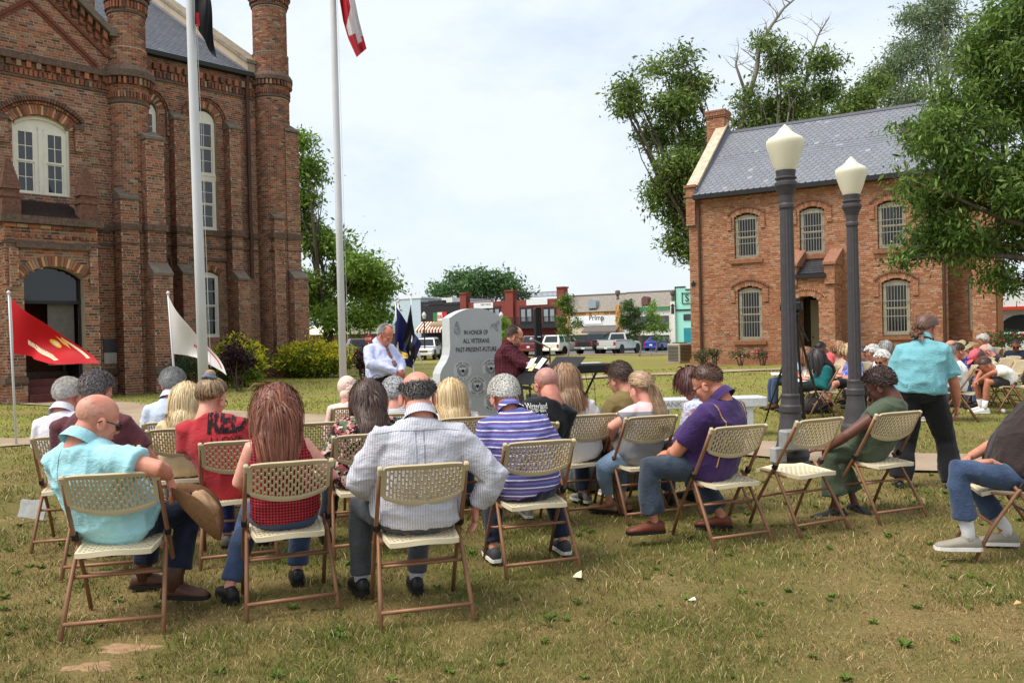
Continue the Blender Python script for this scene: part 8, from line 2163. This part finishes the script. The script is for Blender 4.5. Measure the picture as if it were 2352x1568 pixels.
f = Flag([(22, 680), (27, 811), (138, 836), (214, 834)], 12.2, ((.05, 6, 2.5, .4), (.03, 11, -5, 1.0), (.10, 2.6, 3.0, 2.2)), (0, 0, -.25, -.45))
t = thing('flag', 'bright red flag with scroll and emblem blowing from the far left staff', 'flag', GD(26, 12.2), 0, 'flags')
obj('cloth', f.mesh('cloth', lambda u, v: (206, 202, 196) if u < .03 else (206, 30, 40), FLAGM), t, True)
f.band(t, .22, .86, .70, .10, .30 * -1, F_CREAM); f.text(t, 'UNITED STATES', .54, .70, .56, .062, F_RED, -.23)
f.patch(t, [(.54 + .09 * math.cos(a), .44 + .08 * math.sin(a)) for a in np.linspace(0, 2 * math.pi, 17)[:-1]], F_YEL, 'emblem', .003)
f.patch(t, [(.54 + .05 * math.cos(a), .44 + .045 * math.sin(a)) for a in np.linspace(0, 2 * math.pi, 17)[:-1]], F_CREAM, 'emblem', .005)
f.patch(t, [(.50, .22), (.66, .16), (.74, .24), (.60, .30)], F_YEL, 'emblem', .004); f.band(t, .58, .92, .14, .07, .12, F_CREAM)
pole('thin staff of the white flag in front of the courthouse', (405, 386, 676), 12.8, .017)
f = Flag([(387, 680), (396, 812), (482, 828), (514, 862)], 12.8, ((.05, 6, 2.0, .4), (.025, 12, -4, 1.0), (.08, 3, 2.5, 2.0)), (0, 0, -.2, -.35))
t = thing('flag', 'white flag with red scroll on the staff before the courthouse', 'flag', GD(396, 12.8), 0, 'flags')
obj('cloth', f.mesh('cloth', lambda u, v: (232, 228, 224), FLAGM), t, True); f.band(t, .40, .92, .62, .085, -.16, F_RED); f.text(t, 'UNITED STATES', .66, .62, .48, .05, F_WHT, -.13)
f.band(t, .55, .95, .20, .07, .10, F_RED);
f.patch(t, [(.93, .62), (.99, .55), (.99, .72)], F_RED, 'emblem')
# black flag high on the near pole, red and white flag high on the far pole
f = Flag([(446, -150), (448, 55), (497, 136), (478, -70)], 11.5, ((.05, 4, 9, 0), (.04, 9, 3, 1)), (0, 0, .1, .1))
t = thing('flag', 'limp black flag at the top edge on the nearer tall pole', 'flag', GD(466, 11.5), 0, 'flags')
obj('cloth', f.mesh('cloth', lambda u, v: (38, 36, 40), FLAGM), t, True); f.patch(t, [(.05, .86), (.2, .80), (.24, .93), (.07, 1.0)], F_RED, 'border'); f.patch(t, [(.06, .98), (.16, .95), (.16, 1.0)], F_WHT, 'border')
f = Flag([(768, -140), (790, 60), (820, 133), (842, 111)], 14.5, ((.04, 5, 6, 0), (.03, 10, 2, 1)), (0, 0, .1, .1))
f.c = [P(766, -180, 14.5), P(781, 0, 14.5), P(819, 133, 14.6), P(842, 112, 14.6)]
class Hang(Flag):
 def S(s, u, v):
  L = [(768, -120), (780, 0), (788, 49), (800, 90), (819, 132)]; Rr = [(800, -120), (815, 0), (824, 45), (832, 75), (842, 112)]
  x = v * 4; i = min(3, int(x)); g = x - i; a = np.array(L[i]) * (1 - g) + np.array(L[i + 1]) * g; b = np.array(Rr[i]) * (1 - g) + np.array(Rr[i + 1]) * g; q = a * (1 - u) + b * u
  return P(q[0], q[1], 14.5 + .09 * math.sin(7 * u + 3 * v) + .04 * math.sin(15 * u))
h = Hang([(768, -120), (780, 0), (819, 132), (842, 112)], 14.5)
def rwcol(u, v):
 if v > .86 or (v > .72 and u < .55 - (v - .72) * .5) or (v > .80 and u > .86): return (204, 62, 74)
 if v < .62 and u < .62 - max(0, v - .35) * 2.2: return (190, 36, 48)
 if u < .10: return (186, 44, 56)
 return (230, 222, 222)
t = thing('flag', 'limp red and white flag at the top edge against the sky', 'flag', GD(786, 14.5), 0, 'flags'); obj('cloth', h.mesh('cloth', rwcol, FLAGM, 40, 60), t, True)
# three flags behind the monument
pole('left staff behind the monument carrying the navy flag', (918, 908, 690), 13.6, .013); pole('middle staff behind the monument carrying the white flag', (935, 914, 695), 14.0, .013); pole('right staff behind the monument carrying the black flag', (950, 944, 678), 13.4, .013)
f = Flag([(909, 703), (905, 832), (950, 846), (968, 790)], 13.6, ((.09, 9, 3, 0), (.03, 16, 0, 1)), (0, 0, -.1, .1), .0)
t = thing('flag', 'navy blue flag with yellow scroll hanging left of the monument', 'flag', GD(918, 13.6), 0, 'flags'); obj('cloth', f.mesh('cloth', lambda u, v: (40, 42, 100), FLAGM), t, True)
f.band(t, .08, .62, .72, .13, -.22, F_YEL); f.text(t, 'UNITED STATES', .36, .72, .5, .07, fab('flag_navy', (40, 42, 100), .05), -.2); f.patch(t, [(.50, .30), (.56, .30), (.60, .55), (.56, .62), (.52, .5)], F_BLU, 'emblem')
f = Flag([(915, 704), (930, 760), (975, 846), (962, 800)], 14.0, ((.05, 7, 3, 0),)); t = thing('flag', 'white flag showing between the navy and black flags by the monument', 'flag', GD(930, 14), 0, 'flags'); obj('cloth', f.mesh('cloth', lambda u, v: (226, 224, 222), FLAGM), t, True)
f = Flag([(944, 697), (926, 782), (947, 846), (954, 800)], 13.3, ((.07, 8, 5, 0), (.03, 15, 3, 1))); t = thing('flag', 'black flag hanging limp beside the monument', 'flag', GD(948, 13.3), 0, 'flags'); obj('cloth', f.mesh('cloth', lambda u, v: (34, 33, 36), FLAGM), t, True)
f.patch(t, [(.5, .30), (.6, .26), (.64, .40), (.54, .44)], F_WHT, 'emblem'); f.patch(t, [(.62, .72), (.7, .70), (.72, .80), (.64, .82)], F_WHT, 'emblem')
# ------------------------------------------------------------------ granite monument
def m_granite(name, c):
 t = NT(name); a = t.noise(130, 3, .8); b = t.noise(2, 4); c = s2l(c)
 col = t.ramp(a, [(.36, tuple(x * .62 for x in c)), (.5, c), (.64, tuple(min(1, x * 1.3) for x in c))]); col = t.mix(.25, col, t.ramp(b, [(.3, (.75, .75, .75)), (.7, (1, 1, 1))]), 'MULTIPLY')
 return t.out(col, .5, .35, a, .12, .002)
GRAN = m_granite('grey_granite', (168, 171, 171)); ROCKG = m_granite('pale_cut_granite', (200, 203, 203)); ENG = simple('engraved_black', (30, 31, 33), .8, .1); ENG2 = simple('engraved_pale', (186, 188, 188), .8, .08); ENG3 = simple('engraved_grey', (128, 131, 132), .8, .1)
def monument():
 g = GD(1084, 12.0); rz = 23; t = thing('monument', 'upright grey granite veterans monument with engraved lettering and seals', 'monument', g, R(rz))
 prof = [(.56, .12), (.56, .80), (.55, .93), (.51, 1.02), (.45, 1.10), (.41, 1.19), (.395, 1.30), (.395, 1.715), (.365, 1.725)]
 k = 14
 for i in range(k + 1):
  x = .345 * (1 - 2 * i / k); prof.append((x, 1.735 + .115 * (1 - (x / .36) ** 2)))
 left = [(-x, z) for x, z in prof[:9]][::-1]
 poly = prof + left; th = .17
 mb = MB(); mb.mi = 0
 n = len(poly); F_ = [Vector((x, -th, z)) for x, z in poly]; B_ = [Vector((x, th, z)) for x, z in poly]
 mb.add(F_, [tuple(range(n))]); mb.add(B_, [tuple(range(n - 1, -1, -1))]); mb.mi = 1
 for i in range(n): j = (i + 1) % n; mb.add([F_[i], F_[j], B_[j], B_[i]], [(0, 3, 2, 1)])
 mb.build('stone', [GRAN, ROCKG], t)
 mb = MB(); mb.box((0, 0, .06), (1.4, .62, .16), bevel=.02); mb.build('base', ROCKG, t)
 y = -th - .003; ux, uy = (1, 0, 0), (0, 0, 1)
 for s, z, h, w in (('IN HONOR OF', 1.505, .064, .36), ('ALL VETERANS', 1.385, .064, .40), ('PAST-PRESENT-FUTURE', 1.262, .064, .62)):
  lettering('lettering', s, ENG, (.0, y, z), ux, uy, h, t, w, world=False)
 def ring(cx, cz, r, words, low, seed):
  mb = MB(); mb.T = Matrix.Translation((cx, y + .002, cz)) @ rotx(R(90)).to_4x4()
  mb.lathe([(r * .66, -.001), (r, -.001), (r, .002), (r * .66, .002)], 30); s0 = mb.build('seal', ENG2, t)
  mb = MB(); mb.T = Matrix.Translation((cx, y + .001, cz)) @ rotx(R(90)).to_4x4(); mb.lathe([(.001, -.001), (r * .64, -.001), (r * .64, .0025), (.001, .0025)], 26); mb.build('seal_field', ENG3, s0)
  for txt, a0, a1 in ((words, 150, 30), (low, 215, 325)):
   for i, ch in enumerate(txt):
    if ch == ' ': continue
    a = R(a0 + (a1 - a0) * (i + .5) / len(txt)); up = (math.cos(a), math.sin(a)) if a0 < 180 else (-math.cos(a), -math.sin(a)); rt = (up[1], -up[0])
    c = (cx + r * .83 * math.cos(a), y - .003, cz + r * .83 * math.sin(a)); lettering('seal_letter', ch, ENG, c, (rt[0], 0, rt[1]), (up[0], 0, up[1]), r * .17, s0, world=False)
  rr = random.Random(seed); q = MB()   # eagle and shield
  pts = [(0, .45), (.12, .3), (.5, .42), (.42, .1), (.2, .0), (.16, -.3), (0, -.5), (-.16, -.3), (-.2, 0), (-.42, .1), (-.5, .42), (-.12, .3)]
  q.prism([Vector((cx + px_ * r * .9, y - .004, cz + pz_ * r * .9)) for px_, pz_ in pts], (0, 0, 0), (0, .002, 0)); q.build('eagle', ENG2, s0)
  q = MB(); q.prism([Vector((cx + px_ * r * .5, y - .006, cz + pz_ * r * .5 - r * .05)) for px_, pz_ in ((-.3, .35), (.3, .35), (.3, -.05), (0, -.4), (-.3, -.05))], (0, 0, 0), (0, .002, 0)); q.build('shield', ENG, s0)
 ring(-.215, .965, .135, 'UNITED STATES', 'NAVY', 1); ring(.215, .985, .135, 'UNITED STATES', 'AIR FORCE', 2); ring(0, .74, .14, 'UNITED STATES', 'COAST GUARD', 3); ring(-.225, .50, .135, 'UNITED STATES', 'ARMY', 4); ring(.225, .50, .135, 'UNITED STATES', 'MARINE CORPS', 5)
 def art(name, paths, cx, cz, s):
  q = MB()
  for pth in paths: q.tube([(cx + x * s, y - .001, cz + z * s) for x, z in pth], .0035, 5)
  q.build(name, ENG3, t)
 art('praying_hands', [[(-.35, -.5), (-.25, -.1), (-.2, .3), (-.1, .62), (0, .7), (.02, .3), (.1, .0), (.3, -.25), (.42, -.5)], [(0, .7), (.1, .62), (.2, .25), (.3, .0), (.3, -.25)], [(-.2, .3), (-.08, .1), (.02, .3)], [(-.35, -.5), (0, -.62), (.42, -.5), (.3, -.8), (-.1, -.85), (-.35, -.5)], [(-.12, -.3), (.05, -.2), (.2, -.4)]], -.29, 1.585, .115)
 art('dove', [[(-.55, .1), (-.35, .2), (-.2, .1), (.0, -.1), (.2, -.4), (.35, -.75), (.1, -.6), (-.1, -.35), (-.3, -.15), (-.55, .1)], [(-.2, .1), (.1, .45), (.45, .6), (.5, .35), (.4, .1), (.2, -.1), (.0, -.1)], [(.0, .1), (.35, .35)], [(-.05, .0), (.3, .15)], [(-.55, .1), (-.6, -.2), (-.7, -.35)]], .30, 1.60, .115)
monument()
def bench():
 g = GD(1640, 11.6); t = thing('stone_bench', 'pale granite bench lettered THANK YOU behind the man in purple', 'bench', g, R(3))
 mb = MB(); mb.box((-.2, 0, .46), (1.75, .38, .14), bevel=.015); mb.build('seat', ROCKG, t)
 for s in (-1, 1): mb = MB(); mb.box((s * .6 - .2, 0, .195), (.16, .32, .39)); mb.build('leg', ROCKG, t)
 lettering('lettering', 'THANK YOU', ENG3, (-.58, -.193, .46), (1, 0, 0), (0, 0, 1), .07, t, .62, world=False)
bench()
# ------------------------------------------------------------------ lamp posts
LAMPM = simple('dark_bronze_paint', (70, 66, 68), .55, .18, 14, .25)
def m_globe():
 t = NT('frosted_globe'); z = t.xyz()[2]
 return t.out(s2l((236, 230, 206)), .45, .4, t.noise(120, 2), .25, .003, **{'Subsurface Weight': .6, 'Subsurface Radius': (.2, .19, .14), 'Transmission Weight': .12})
GLOBE = m_globe()
def lamp_post(label, px_, d, box):
 g = GD(px_, d); t = thing('lamp_post', label, 'lamp post', g, 0, 'cream globed lamp posts')
 mb = MB(); mb.lathe([(0.197, -.06), (0.202, .02), (0.181, .05), (0.197, .10), (0.185, .16), (0.160, .20), (0.147, .26), (0.130, .40), (0.113, .50), (0.109, .56), (0.119, .58), (0.119, .64), (0.105, .66), (0.099, .72), (0.105, .76), (0.094, .78)], 28); mb.build('base', LAMPM, t, smooth=False)
 n = 48; rings = []
 for z, r_ in ((.77, .086), (1.4, .081), (2.1, .076), (2.82, .070)):
  rings.append([(r_ * (1 - .085 * (1 if k % 4 in (0,) else (.35 if k % 4 in (1, 3) else 0))) * math.cos(2 * math.pi * k / n), r_ * (1 - .085 * (1 if k % 4 in (0,) else (.35 if k % 4 in (1, 3) else 0))) * math.sin(2 * math.pi * k / n), z) for k in range(n)])
 mb = MB(); mb.loft(rings); mb.build('shaft', LAMPM, t)
 mb = MB(); mb.lathe([(.070, 2.80), (.082, 2.82), (.082, 2.85), (.070, 2.87), (.076, 2.95), (.105, 3.02), (.125, 3.06), (.125, 3.09), (.10, 3.11), (.10, 3.125), (.116, 3.135), (.116, 3.15), (.10, 3.16), (.105, 3.20), (.108, 3.225)], 28); mb.build('capital', LAMPM, t)
 mb = MB(); mb.lathe([(0.100, 3.21), (0.112, 3.24), (0.150, 3.34), (0.180, 3.44), (0.199, 3.50), (0.203, 3.53), (0.199, 3.555), (0.180, 3.58), (0.144, 3.60), (0.107, 3.625), (0.080, 3.65), (0.071, 3.66), (0.066, 3.675), (0.049, 3.69), (0.036, 3.70), (0.026, 3.715), (0.004, 3.735)], 36); mb.build('globe', GLOBE, t, smooth=True)
 if box:
  mb = MB(); mb.box((-.06, -.26, .30), (.28, .16, .22), rotz(R(12)), .02); mb.build('junction_box', simple('grey_box', (140, 140, 138), .6), t); mb = MB(); mb.box((-.22, -.24, .14), (.16, .10, .16), rotz(R(25)), .01); mb.build('outlet_box', simple('grey_box', (158, 158, 156), .6), t)
lamp_post('nearer and taller dark lamp post with cream globe beside the tripod', 1812, 9.15, True)
lamp_post('farther dark lamp post with cream globe, right of the nearer one', 1962, 11.05, False)
# ------------------------------------------------------------------ speaker's things
BLKM = simple('black_satin_metal', (28, 28, 30), .45, .12); BLKP = simple('black_plastic_case', (30, 30, 32), .55, .12); PAPER = simple('white_paper', (232, 232, 228), .8, .03); YPAPER = simple('yellow_paper', (230, 224, 150), .8, .04)
def music_stand(label, px_, py, d, rz, w=.50, tilt=35):
 c = P(px_, py, d); t = thing('music_stand', label, 'music stand', (c.x, c.y, gz(c.x, c.y)), R(rz), 'music stands'); z = c.z - gz(c.x, c.y)
 mb = MB(); mb.box((0, .02, z), (w, .012, .34), rotx(R(-tilt)), .004); mb.build('desk', BLKM, t)
 mb = MB(); mb.box((0, -.10, z - .15), (w, .06, .01), rotx(R(-tilt))); mb.build('ledge', BLKM, t)
 mb = MB(); mb.tube([(0, .03, .2), (0, .03, z)], .012, 8); mb.build('stem', BLKM, t)
 for k in range(3): a = k * 2.094 + .5; mb = MB(); mb.tube([(0, .03, .28), (.28 * math.cos(a), .03 + .28 * math.sin(a), .01)], .009, 6); mb.build('leg', BLKM, t)
 return t, z
music_stand('black music stand tilted in front of the reading man', 1212, 862, 10.9, -60, .50, 50)
music_stand('black music stand standing before the keyboard', 1294, 838, 10.4, -40, .46, 55)
c = P(1233, 836, 10.95); t = thing('binder', 'open black binder with white and yellow papers held before the reader', 'binder', c, R(-60))
for s in (-1, 1):
 mb = MB(); mb.box((s * .10, 0, 0), (.20, .012, .26), rotx(R(-40)) @ roty(R(s * 8)), .003); cv = mb.build('cover', BLKM, t)
 mb = MB(); mb.box((s * .12, -.012, .012), (.13, .003, .17), rotx(R(-40)) @ roty(R(s * 8))); mb.build('page', PAPER, t)
mb = MB(); mb.box((-.05, -.04, -.04), (.10, .003, .12), rotx(R(-40))); mb.build('page', YPAPER, t)
c = GD(1262, 11.2); t = thing('microphone_stand', 'black boom microphone stand with silver headed microphone near the reader', 'microphone', c); z = P(1224, 781, 11.2)
tip = P(1221, 780, 11.2); mid = P(1244, 790, 11.2); mb = MB(); mb.tube([c + Vector((0, 0, .02)), Vector((c.x, c.y, mid.z - .06)), mid], .010, 8); mb.build('stand', BLKM, t, world=True)
mb = MB(); mb.tube([mid + (mid - tip) * .3, mid, tip.lerp(mid, .25)], [.008, .011, .017], 8); mb.build('microphone', simple('mic_grey', (90, 90, 94), .4), t, world=True); mb = MB(); mb.ell(tip, (.032, .032, .032)); mb.build('mic_head', simple('mic_mesh', (150, 152, 156), .35, metal=.6), t, world=True)
mb = MB(); mb.lathe([(.14, 0), (.14, .015), (.02, .03)], 18, c); mb.build('foot', BLKM, t, world=True)
mb = MB(); mb.tube([mid, P(1246, 812, 11.2), P(1243, 845, 11.2), c + Vector((.1, 0, .02))], .004, 5); mb.build('cable', BLKM, t, world=True)
# column loudspeaker
g = GD(1236, 12.3); t = thing('column_speaker', 'tall slim black column loudspeaker behind the reading man', 'loudspeaker', g, R(10)); zt = P(1230, 708, 12.3).z - g.z
mb = MB(); mb.box((0, 0, .28), (.34, .40, .56), bevel=.02); mb.build('subwoofer', BLKP, t); mb = MB(); mb.box((0, 0, (.58 + zt) / 2), (.10, .12, zt - .58), bevel=.012); mb.build('column', BLKP, t)
mb = MB(); mb.box((0, -.064, (.62 + zt) / 2 + .1), (.085, .006, zt - .8)); mb.build('grille', simple('speaker_mesh', (20, 20, 22), .8, .3, 200, .8), t); mb = MB(); mb.box((0, -.066, zt - .42), (.05, .004, .012)); mb.build('badge', PAPER, t)
# keyboard
c = P(1325, 846, 10.9); t = thing('keyboard', 'black stage piano on crossed stand right of the reading man', 'keyboard', (c.x, c.y, gz(c.x, c.y)), R(18)); z = c.z - gz(c.x, c.y)
mb = MB(); mb.box((0, 0, z), (.84, .30, .12), bevel=.02); mb.build('case', BLKP, t); mb = MB(); mb.box((.38, -.152, z), (.06, .006, .10)); mb.build('end_block', simple('dark_red_cheek', (86, 40, 46), .5), t)
for i in range(36): mb = MB(); mb.box((-.38 + i * .021, .09, z + .062), (.0195, .13, .012)); mb.build('key', PAPER, t)
for s in (-1, 1): mb = MB(); mb.tube([(s * .26, s * .03, .02), (-s * .26, s * .03, z - .06)], .016, 6); mb.build('stand_leg', BLKM, t); mb = MB(); mb.tube([(s * .26, -.2, .016), (s * .26, .2, .016)], .014, 6); mb.build('foot', BLKM, t)
for k in (0, 1): mb = MB(); mb.tube([(.05 + k * .1, -.15, z - .03), (.06 + k * .09, -.22, z - .25), (.02 + k * .14, -.24, .4), (.05 + k * .12, -.3, .02)], .004, 5); mb.build('cable', BLKM, t)
mb = MB(); mb.box((-.1, -.02, z + .075), (.10, .05, .03), bevel=.01); mb.build('knob_panel', BLKP, t)
# draped table
g = GD(1372, 8.1); t = thing('draped_table', 'small table under a grey cloth behind the woman in olive', 'table', g, R(18))
rings = []
for z, e in ((.74, -.02), (.735, .0), (.5, .012), (.25, .02), (.02, .03)):
 rg_ = []
 for k in range(64):
  a = 2 * math.pi * k / 64; x, y = math.cos(a), math.sin(a); m = max(abs(x), abs(y)); x, y = x / m * .34, y / m * .26; fl = 1 + e + (.035 * math.sin(a * 15) if z < .7 else 0) * (1 - z)
  rg_.append((x * fl, y * fl, z))
 rings.append(rg_)
mb = MB(); mb.loft(rings); mb.build('tablecloth', fab('grey_cloth', (84, 86, 90), .12), t, smooth=True)
for sx in (-1, 1):
 for sy in (-1, 1): mb = MB(); mb.tube([(sx * .28, sy * .2, 0), (sx * .28, sy * .2, .72)], .014, 6); mb.build('leg', BLKM, t)
# camera on tripod
g = GD(1835, 9.9); top = P(1829, 742, 9.9); t = thing('tripod', 'tall black camera tripod beside the nearer lamp post', 'tripod', g)
for x, y in ((1752, 985), (1896, 975), (1850, 1010)):
 f_ = G(x, y); mb = MB(); mb.tube([top, top.lerp(f_, .5), f_], [.018, .014, .010], 8); mb.build('leg', BLKM, t, world=True); mb = MB(); mb.tube([top.lerp(f_, .44), top.lerp(f_, .52)], .020, 8); mb.build('clamp', BLKM, t, world=True)
mb = MB(); mb.tube([top - Vector((0, 0, .35)), top + Vector((0, 0, .10))], .015, 8); mb.build('column', BLKM, t, world=True); mb = MB(); mb.ell(top + Vector((0, 0, .10)), (.04, .04, .05)); mb.build('head', BLKM, t, world=True)
mb = MB(); mb.tube([top + Vector((.0, 0, .08)), top + Vector((.12, -.05, -.22))], .010, 6); mb.build('pan_handle', BLKM, t, world=True)
c = top + Vector((0, 0, .20)); t = thing('video_camera', 'black camera mounted on the tall tripod', 'camera', c, R(60)); mb = MB(); mb.box((0, 0, 0), (.12, .14, .11), bevel=.015); mb.build('body', BLKP, t); mb = MB(); mb.tube([(0, .06, 0), (0, .18, 0)], [.04, .045], 12); mb.build('lens', BLKM, t); mb = MB(); mb.box((0, -.01, .075), (.05, .07, .05), bevel=.01); mb.build('viewfinder', BLKP, t)
# ------------------------------------------------------------------ small things
c = P(446, 1178, 4.62); t = thing('cowboy_hat', 'straw cowboy hat with curled brim hung on the knee of the aqua shirted man', 'hat', c)
M = (Vector((.74, .16, .62))).to_track_quat('Z', 'Y').to_matrix().to_4x4(); mb = MB(); mb.T = Matrix.Translation(c) @ M
rings = []
for r_, z in ((.088, .0), (.12, -.012), (.16, -.012), (.185, .0), (.187, .004), (.16, -.006), (.12, -.006), (.09, .006)):
 rings.append([(r_ * .92 * math.cos(a), r_ * 1.12 * math.sin(a), z + (.11 * (max(0, r_ - .10) / .087) ** 1.5 * abs(math.cos(a)) ** 2 if r_ > .1 else 0)) for a in np.linspace(0, 2 * math.pi, 32, endpoint=False)])
STRAW = simple('brown_straw', (142, 104, 72), .85, .25, 60, .6); mb.loft(rings, cap=False); mb.build('brim', STRAW, t, world=True, smooth=True)
mb = MB(); mb.T = Matrix.Translation(c) @ M; rings = []
for r_, z in ((.090, -.002), (.088, .05), (.082, .09), (.07, .115), (.04, .108), (.005, .098)):
 rings.append([(r_ * .86 * math.cos(a) * (1 - (.25 if z > .08 else 0) * max(0, math.sin(a))), r_ * 1.1 * math.sin(a), z - (.02 if z > .1 and abs(math.cos(a)) < .4 else 0)) for a in np.linspace(0, 2 * math.pi, 28, endpoint=False)])
mb.loft(rings); mb.build('crown', simple('pale_straw', (184, 150, 114), .85, .2, 60, .6), t, world=True, smooth=True)
mb = MB(); mb.T = Matrix.Translation(c) @ M; mb.lathe([(.092, .0), (.094, .0), (.094, .018), (.091, .018)], 28); mb.build('band', BOOT, t, world=True)
for k in range(5):
 a = k * .35 + .4; mb = MB(); mb.T = Matrix.Translation(c) @ M; mb.ell((.076 * math.cos(a), .097 * math.sin(a), .062), (.006, .006, .008), nu=6, nv=4); mb.build('eyelet', BLKM, t, world=True)
c = P(2296, 1052, 5.55); t = thing('baseball_cap', 'navy cap with embroidered badge resting by the lap of the man at right', 'cap', c, R(60)); mb = MB()
mb.loft([[(r_ * math.cos(a), r_ * 1.15 * math.sin(a), z) for a in np.linspace(0, 2 * math.pi, 24, endpoint=False)] for r_, z in ((.088, -.03), (.09, 0), (.084, .045), (.06, .075), (.02, .088))]); NAVY = fab('navy_cap', (30, 30, 48)); mb.build('crown', NAVY, t, smooth=True)
mb = MB(); mb.loft([[(x, .09 + y, -.028 + z) for x, y, z in ((-.08, -.01, 0), (-.06, .05, -.006), (0, .085, -.01), (.06, .05, -.006), (.08, -.01, 0))], [(x, .09 + y, -.022 + z) for x, y, z in ((-.08, -.01, 0), (-.06, .05, -.006), (0, .085, -.01), (.06, .05, -.006), (.08, -.01, 0))]]); mb.build('peak', NAVY, t)
mb = MB(); mb.ell((-.072, .045, .018), (.012, .028, .022), rotz(.5), 10, 6); mb.build('badge', fab('cap_badge', (206, 200, 190)), t); mb = MB(); mb.ell((-.076, .05, .02), (.012, .016, .012), rotz(.5), 8, 5); mb.build('badge_centre', fab('cap_badge_blue', (110, 140, 176)), t)
def scrap(label, px_, py, pts, m, name='paper_scrap'):
 g = G(px_, py); mb = MB(); mb.prism([g + Vector(p) for p in pts], (0, 0, .0), (0, .002, .003)); o = mb.build(name, m); tag(o, label, 'paper')
scrap('folded cream paper scrap in the grass behind the striped polo chair', 1327, 1328, [(-.03, 0, .01), (.022, -.012, .008), (.026, .01, .045), (-.005, .012, .03)], simple('cream_paper', (236, 230, 190), .8, .03))
scrap('small pale paper flake on the lawn in the right foreground', 1590, 1381, [(-.02, 0, .008), (.02, -.01, .012), (.015, .015, .02)], simple('cream_paper', (226, 214, 190), .8, .03))
scrap('dry leaf on the grass at the lower right edge', 2335, 1391, [(-.015, 0, .008), (.02, -.01, .02), (.01, .015, .025)], simple('dry_leaf', (196, 160, 110), .8))
scrap('thin dry twig lying on the grass below the green dress', 1413, 1200, [(-.01, 0, .005), (.0, 0, .01), (.03, .05, .03)], simple('dry_leaf', (196, 170, 130), .8), 'twig')
g = G(76, 1196); t = thing('newspaper', 'folded grey newspaper standing on the grass left of the aqua shirt', 'newspaper', g, R(20))
for k in range(3): mb = MB(); mb.box((.0, k * .012, .10), (.20, .006, .15), rotx(R(-12 + k * 4)) @ roty(R(14 - k * 6))); mb.build('sheet', simple('newsprint', (204, 204, 198), .85, .25, 18, .1), t)
g = G(2302, 947); t = thing('water_bottle', 'clear water bottle lying on the grass by the man in shorts', 'bottle', g, R(70)); mb = MB(); mb.T = Matrix.Translation((0, 0, .034)) @ roty(R(90)).to_4x4()
mb.lathe([(.004, -.10), (.03, -.10), (.032, -.08), (.032, .03), (.026, .06), (.012, .085), (.012, .10)], 16); mb.build('bottle_body', simple('clear_plastic', (206, 214, 218), .15, .05), t, smooth=True); mb = MB(); mb.T = Matrix.Translation((-.115, 0, .034)) @ roty(R(90)).to_4x4(); mb.lathe([(.014, -.012), (.014, .012)], 12); mb.build('cap', WHITE, t); mb = MB(); mb.T = Matrix.Translation((0, 0, .034)) @ roty(R(90)).to_4x4(); mb.lathe([(.0325, -.05), (.0332, -.05), (.0332, 0), (.0325, 0)], 16); mb.build('bottle_label', simple('red_label', (190, 60, 70), .6), t)
g = G(1866, 948); t = thing('handbag', 'dark grey handbag on the grass under the teal sweater', 'handbag', g, R(10)); mb = MB(); mb.box((0, 0, .13), (.40, .18, .25), bevel=.05, taper=(.9, .6)); mb.build('bag', fab('grey_leather', (66, 66, 70), .2), t, smooth=True)
for s in (-1, 1): mb = MB(); mb.tube([(-.1, s * .05, .24), (-.06, s * .06, .36), (.06, s * .06, .36), (.1, s * .05, .24)], .008, 6); mb.build('strap', BLKM, t)
# programme sheets in laps
for lab, x, y, d_, rz_ in (('white programme sheet held by the woman in dark teal', 1836, 873, 13.3, 10), ('white programme sheet on the lap behind the left lamp post', 1786, 858, 14.5, -10)):
 c = P(x, y, d_); mb = MB(); mb.box((0, 0, 0), (.22, .16, .004), rotz(R(rz_)) @ rotx(R(12))); o = mb.build('programme_sheet', PAPER); o.location = c; tag(o, lab, 'paper')
# ------------------------------------------------------------------ street furniture
g = GD(846, 62); t = thing('stop_sign', 'small red octagonal stop sign beyond the slender burgundy shrub', 'sign', g); z = P(844, 778, 62).z - g.z; mb = MB(); mb.tube([(0, .05, 0), (0, .05, z + .3)], .04, 8); mb.build('post', ALU, t)
mb = MB(); mb.prism([Vector((.30 * math.cos(R(22.5 + 45 * k)), 0, z + .30 * math.sin(R(22.5 + 45 * k)))) for k in range(8)], (0, 0, 0), (0, .02, 0)); mb.build('plate', simple('sign_red_face', (186, 40, 46), .5), t); lettering('lettering', 'STOP', WHITE, (0, -.012, z), (1, 0, 0), (0, 0, 1), .17, t, .43, world=False)
for px_, lab in ((975, 'black street lamp in front of the striped awning'), (1152, 'black street lamp beside the young lime tree')):
 g = GD(px_, 70.5); t = thing('street_lamp', lab, 'street lamp', g, 0, 'street lamps along the kerb'); z = P(px_, 724, 70.5).z - g.z; mb = MB(); mb.lathe([(.14, 0), (.14, .3), (.06, .5), (.05, z - .4), (.09, z - .3)], 10); mb.build('post', BLKM, t)
 mb = MB(); mb.lathe([(.10, z - .3), (.19, z), (.16, z + .12), (.02, z + .3)], 12); mb.build('lantern', simple('lantern_glass', (206, 206, 200), .4), t)
bpy.data.scenes.remove(TMP)
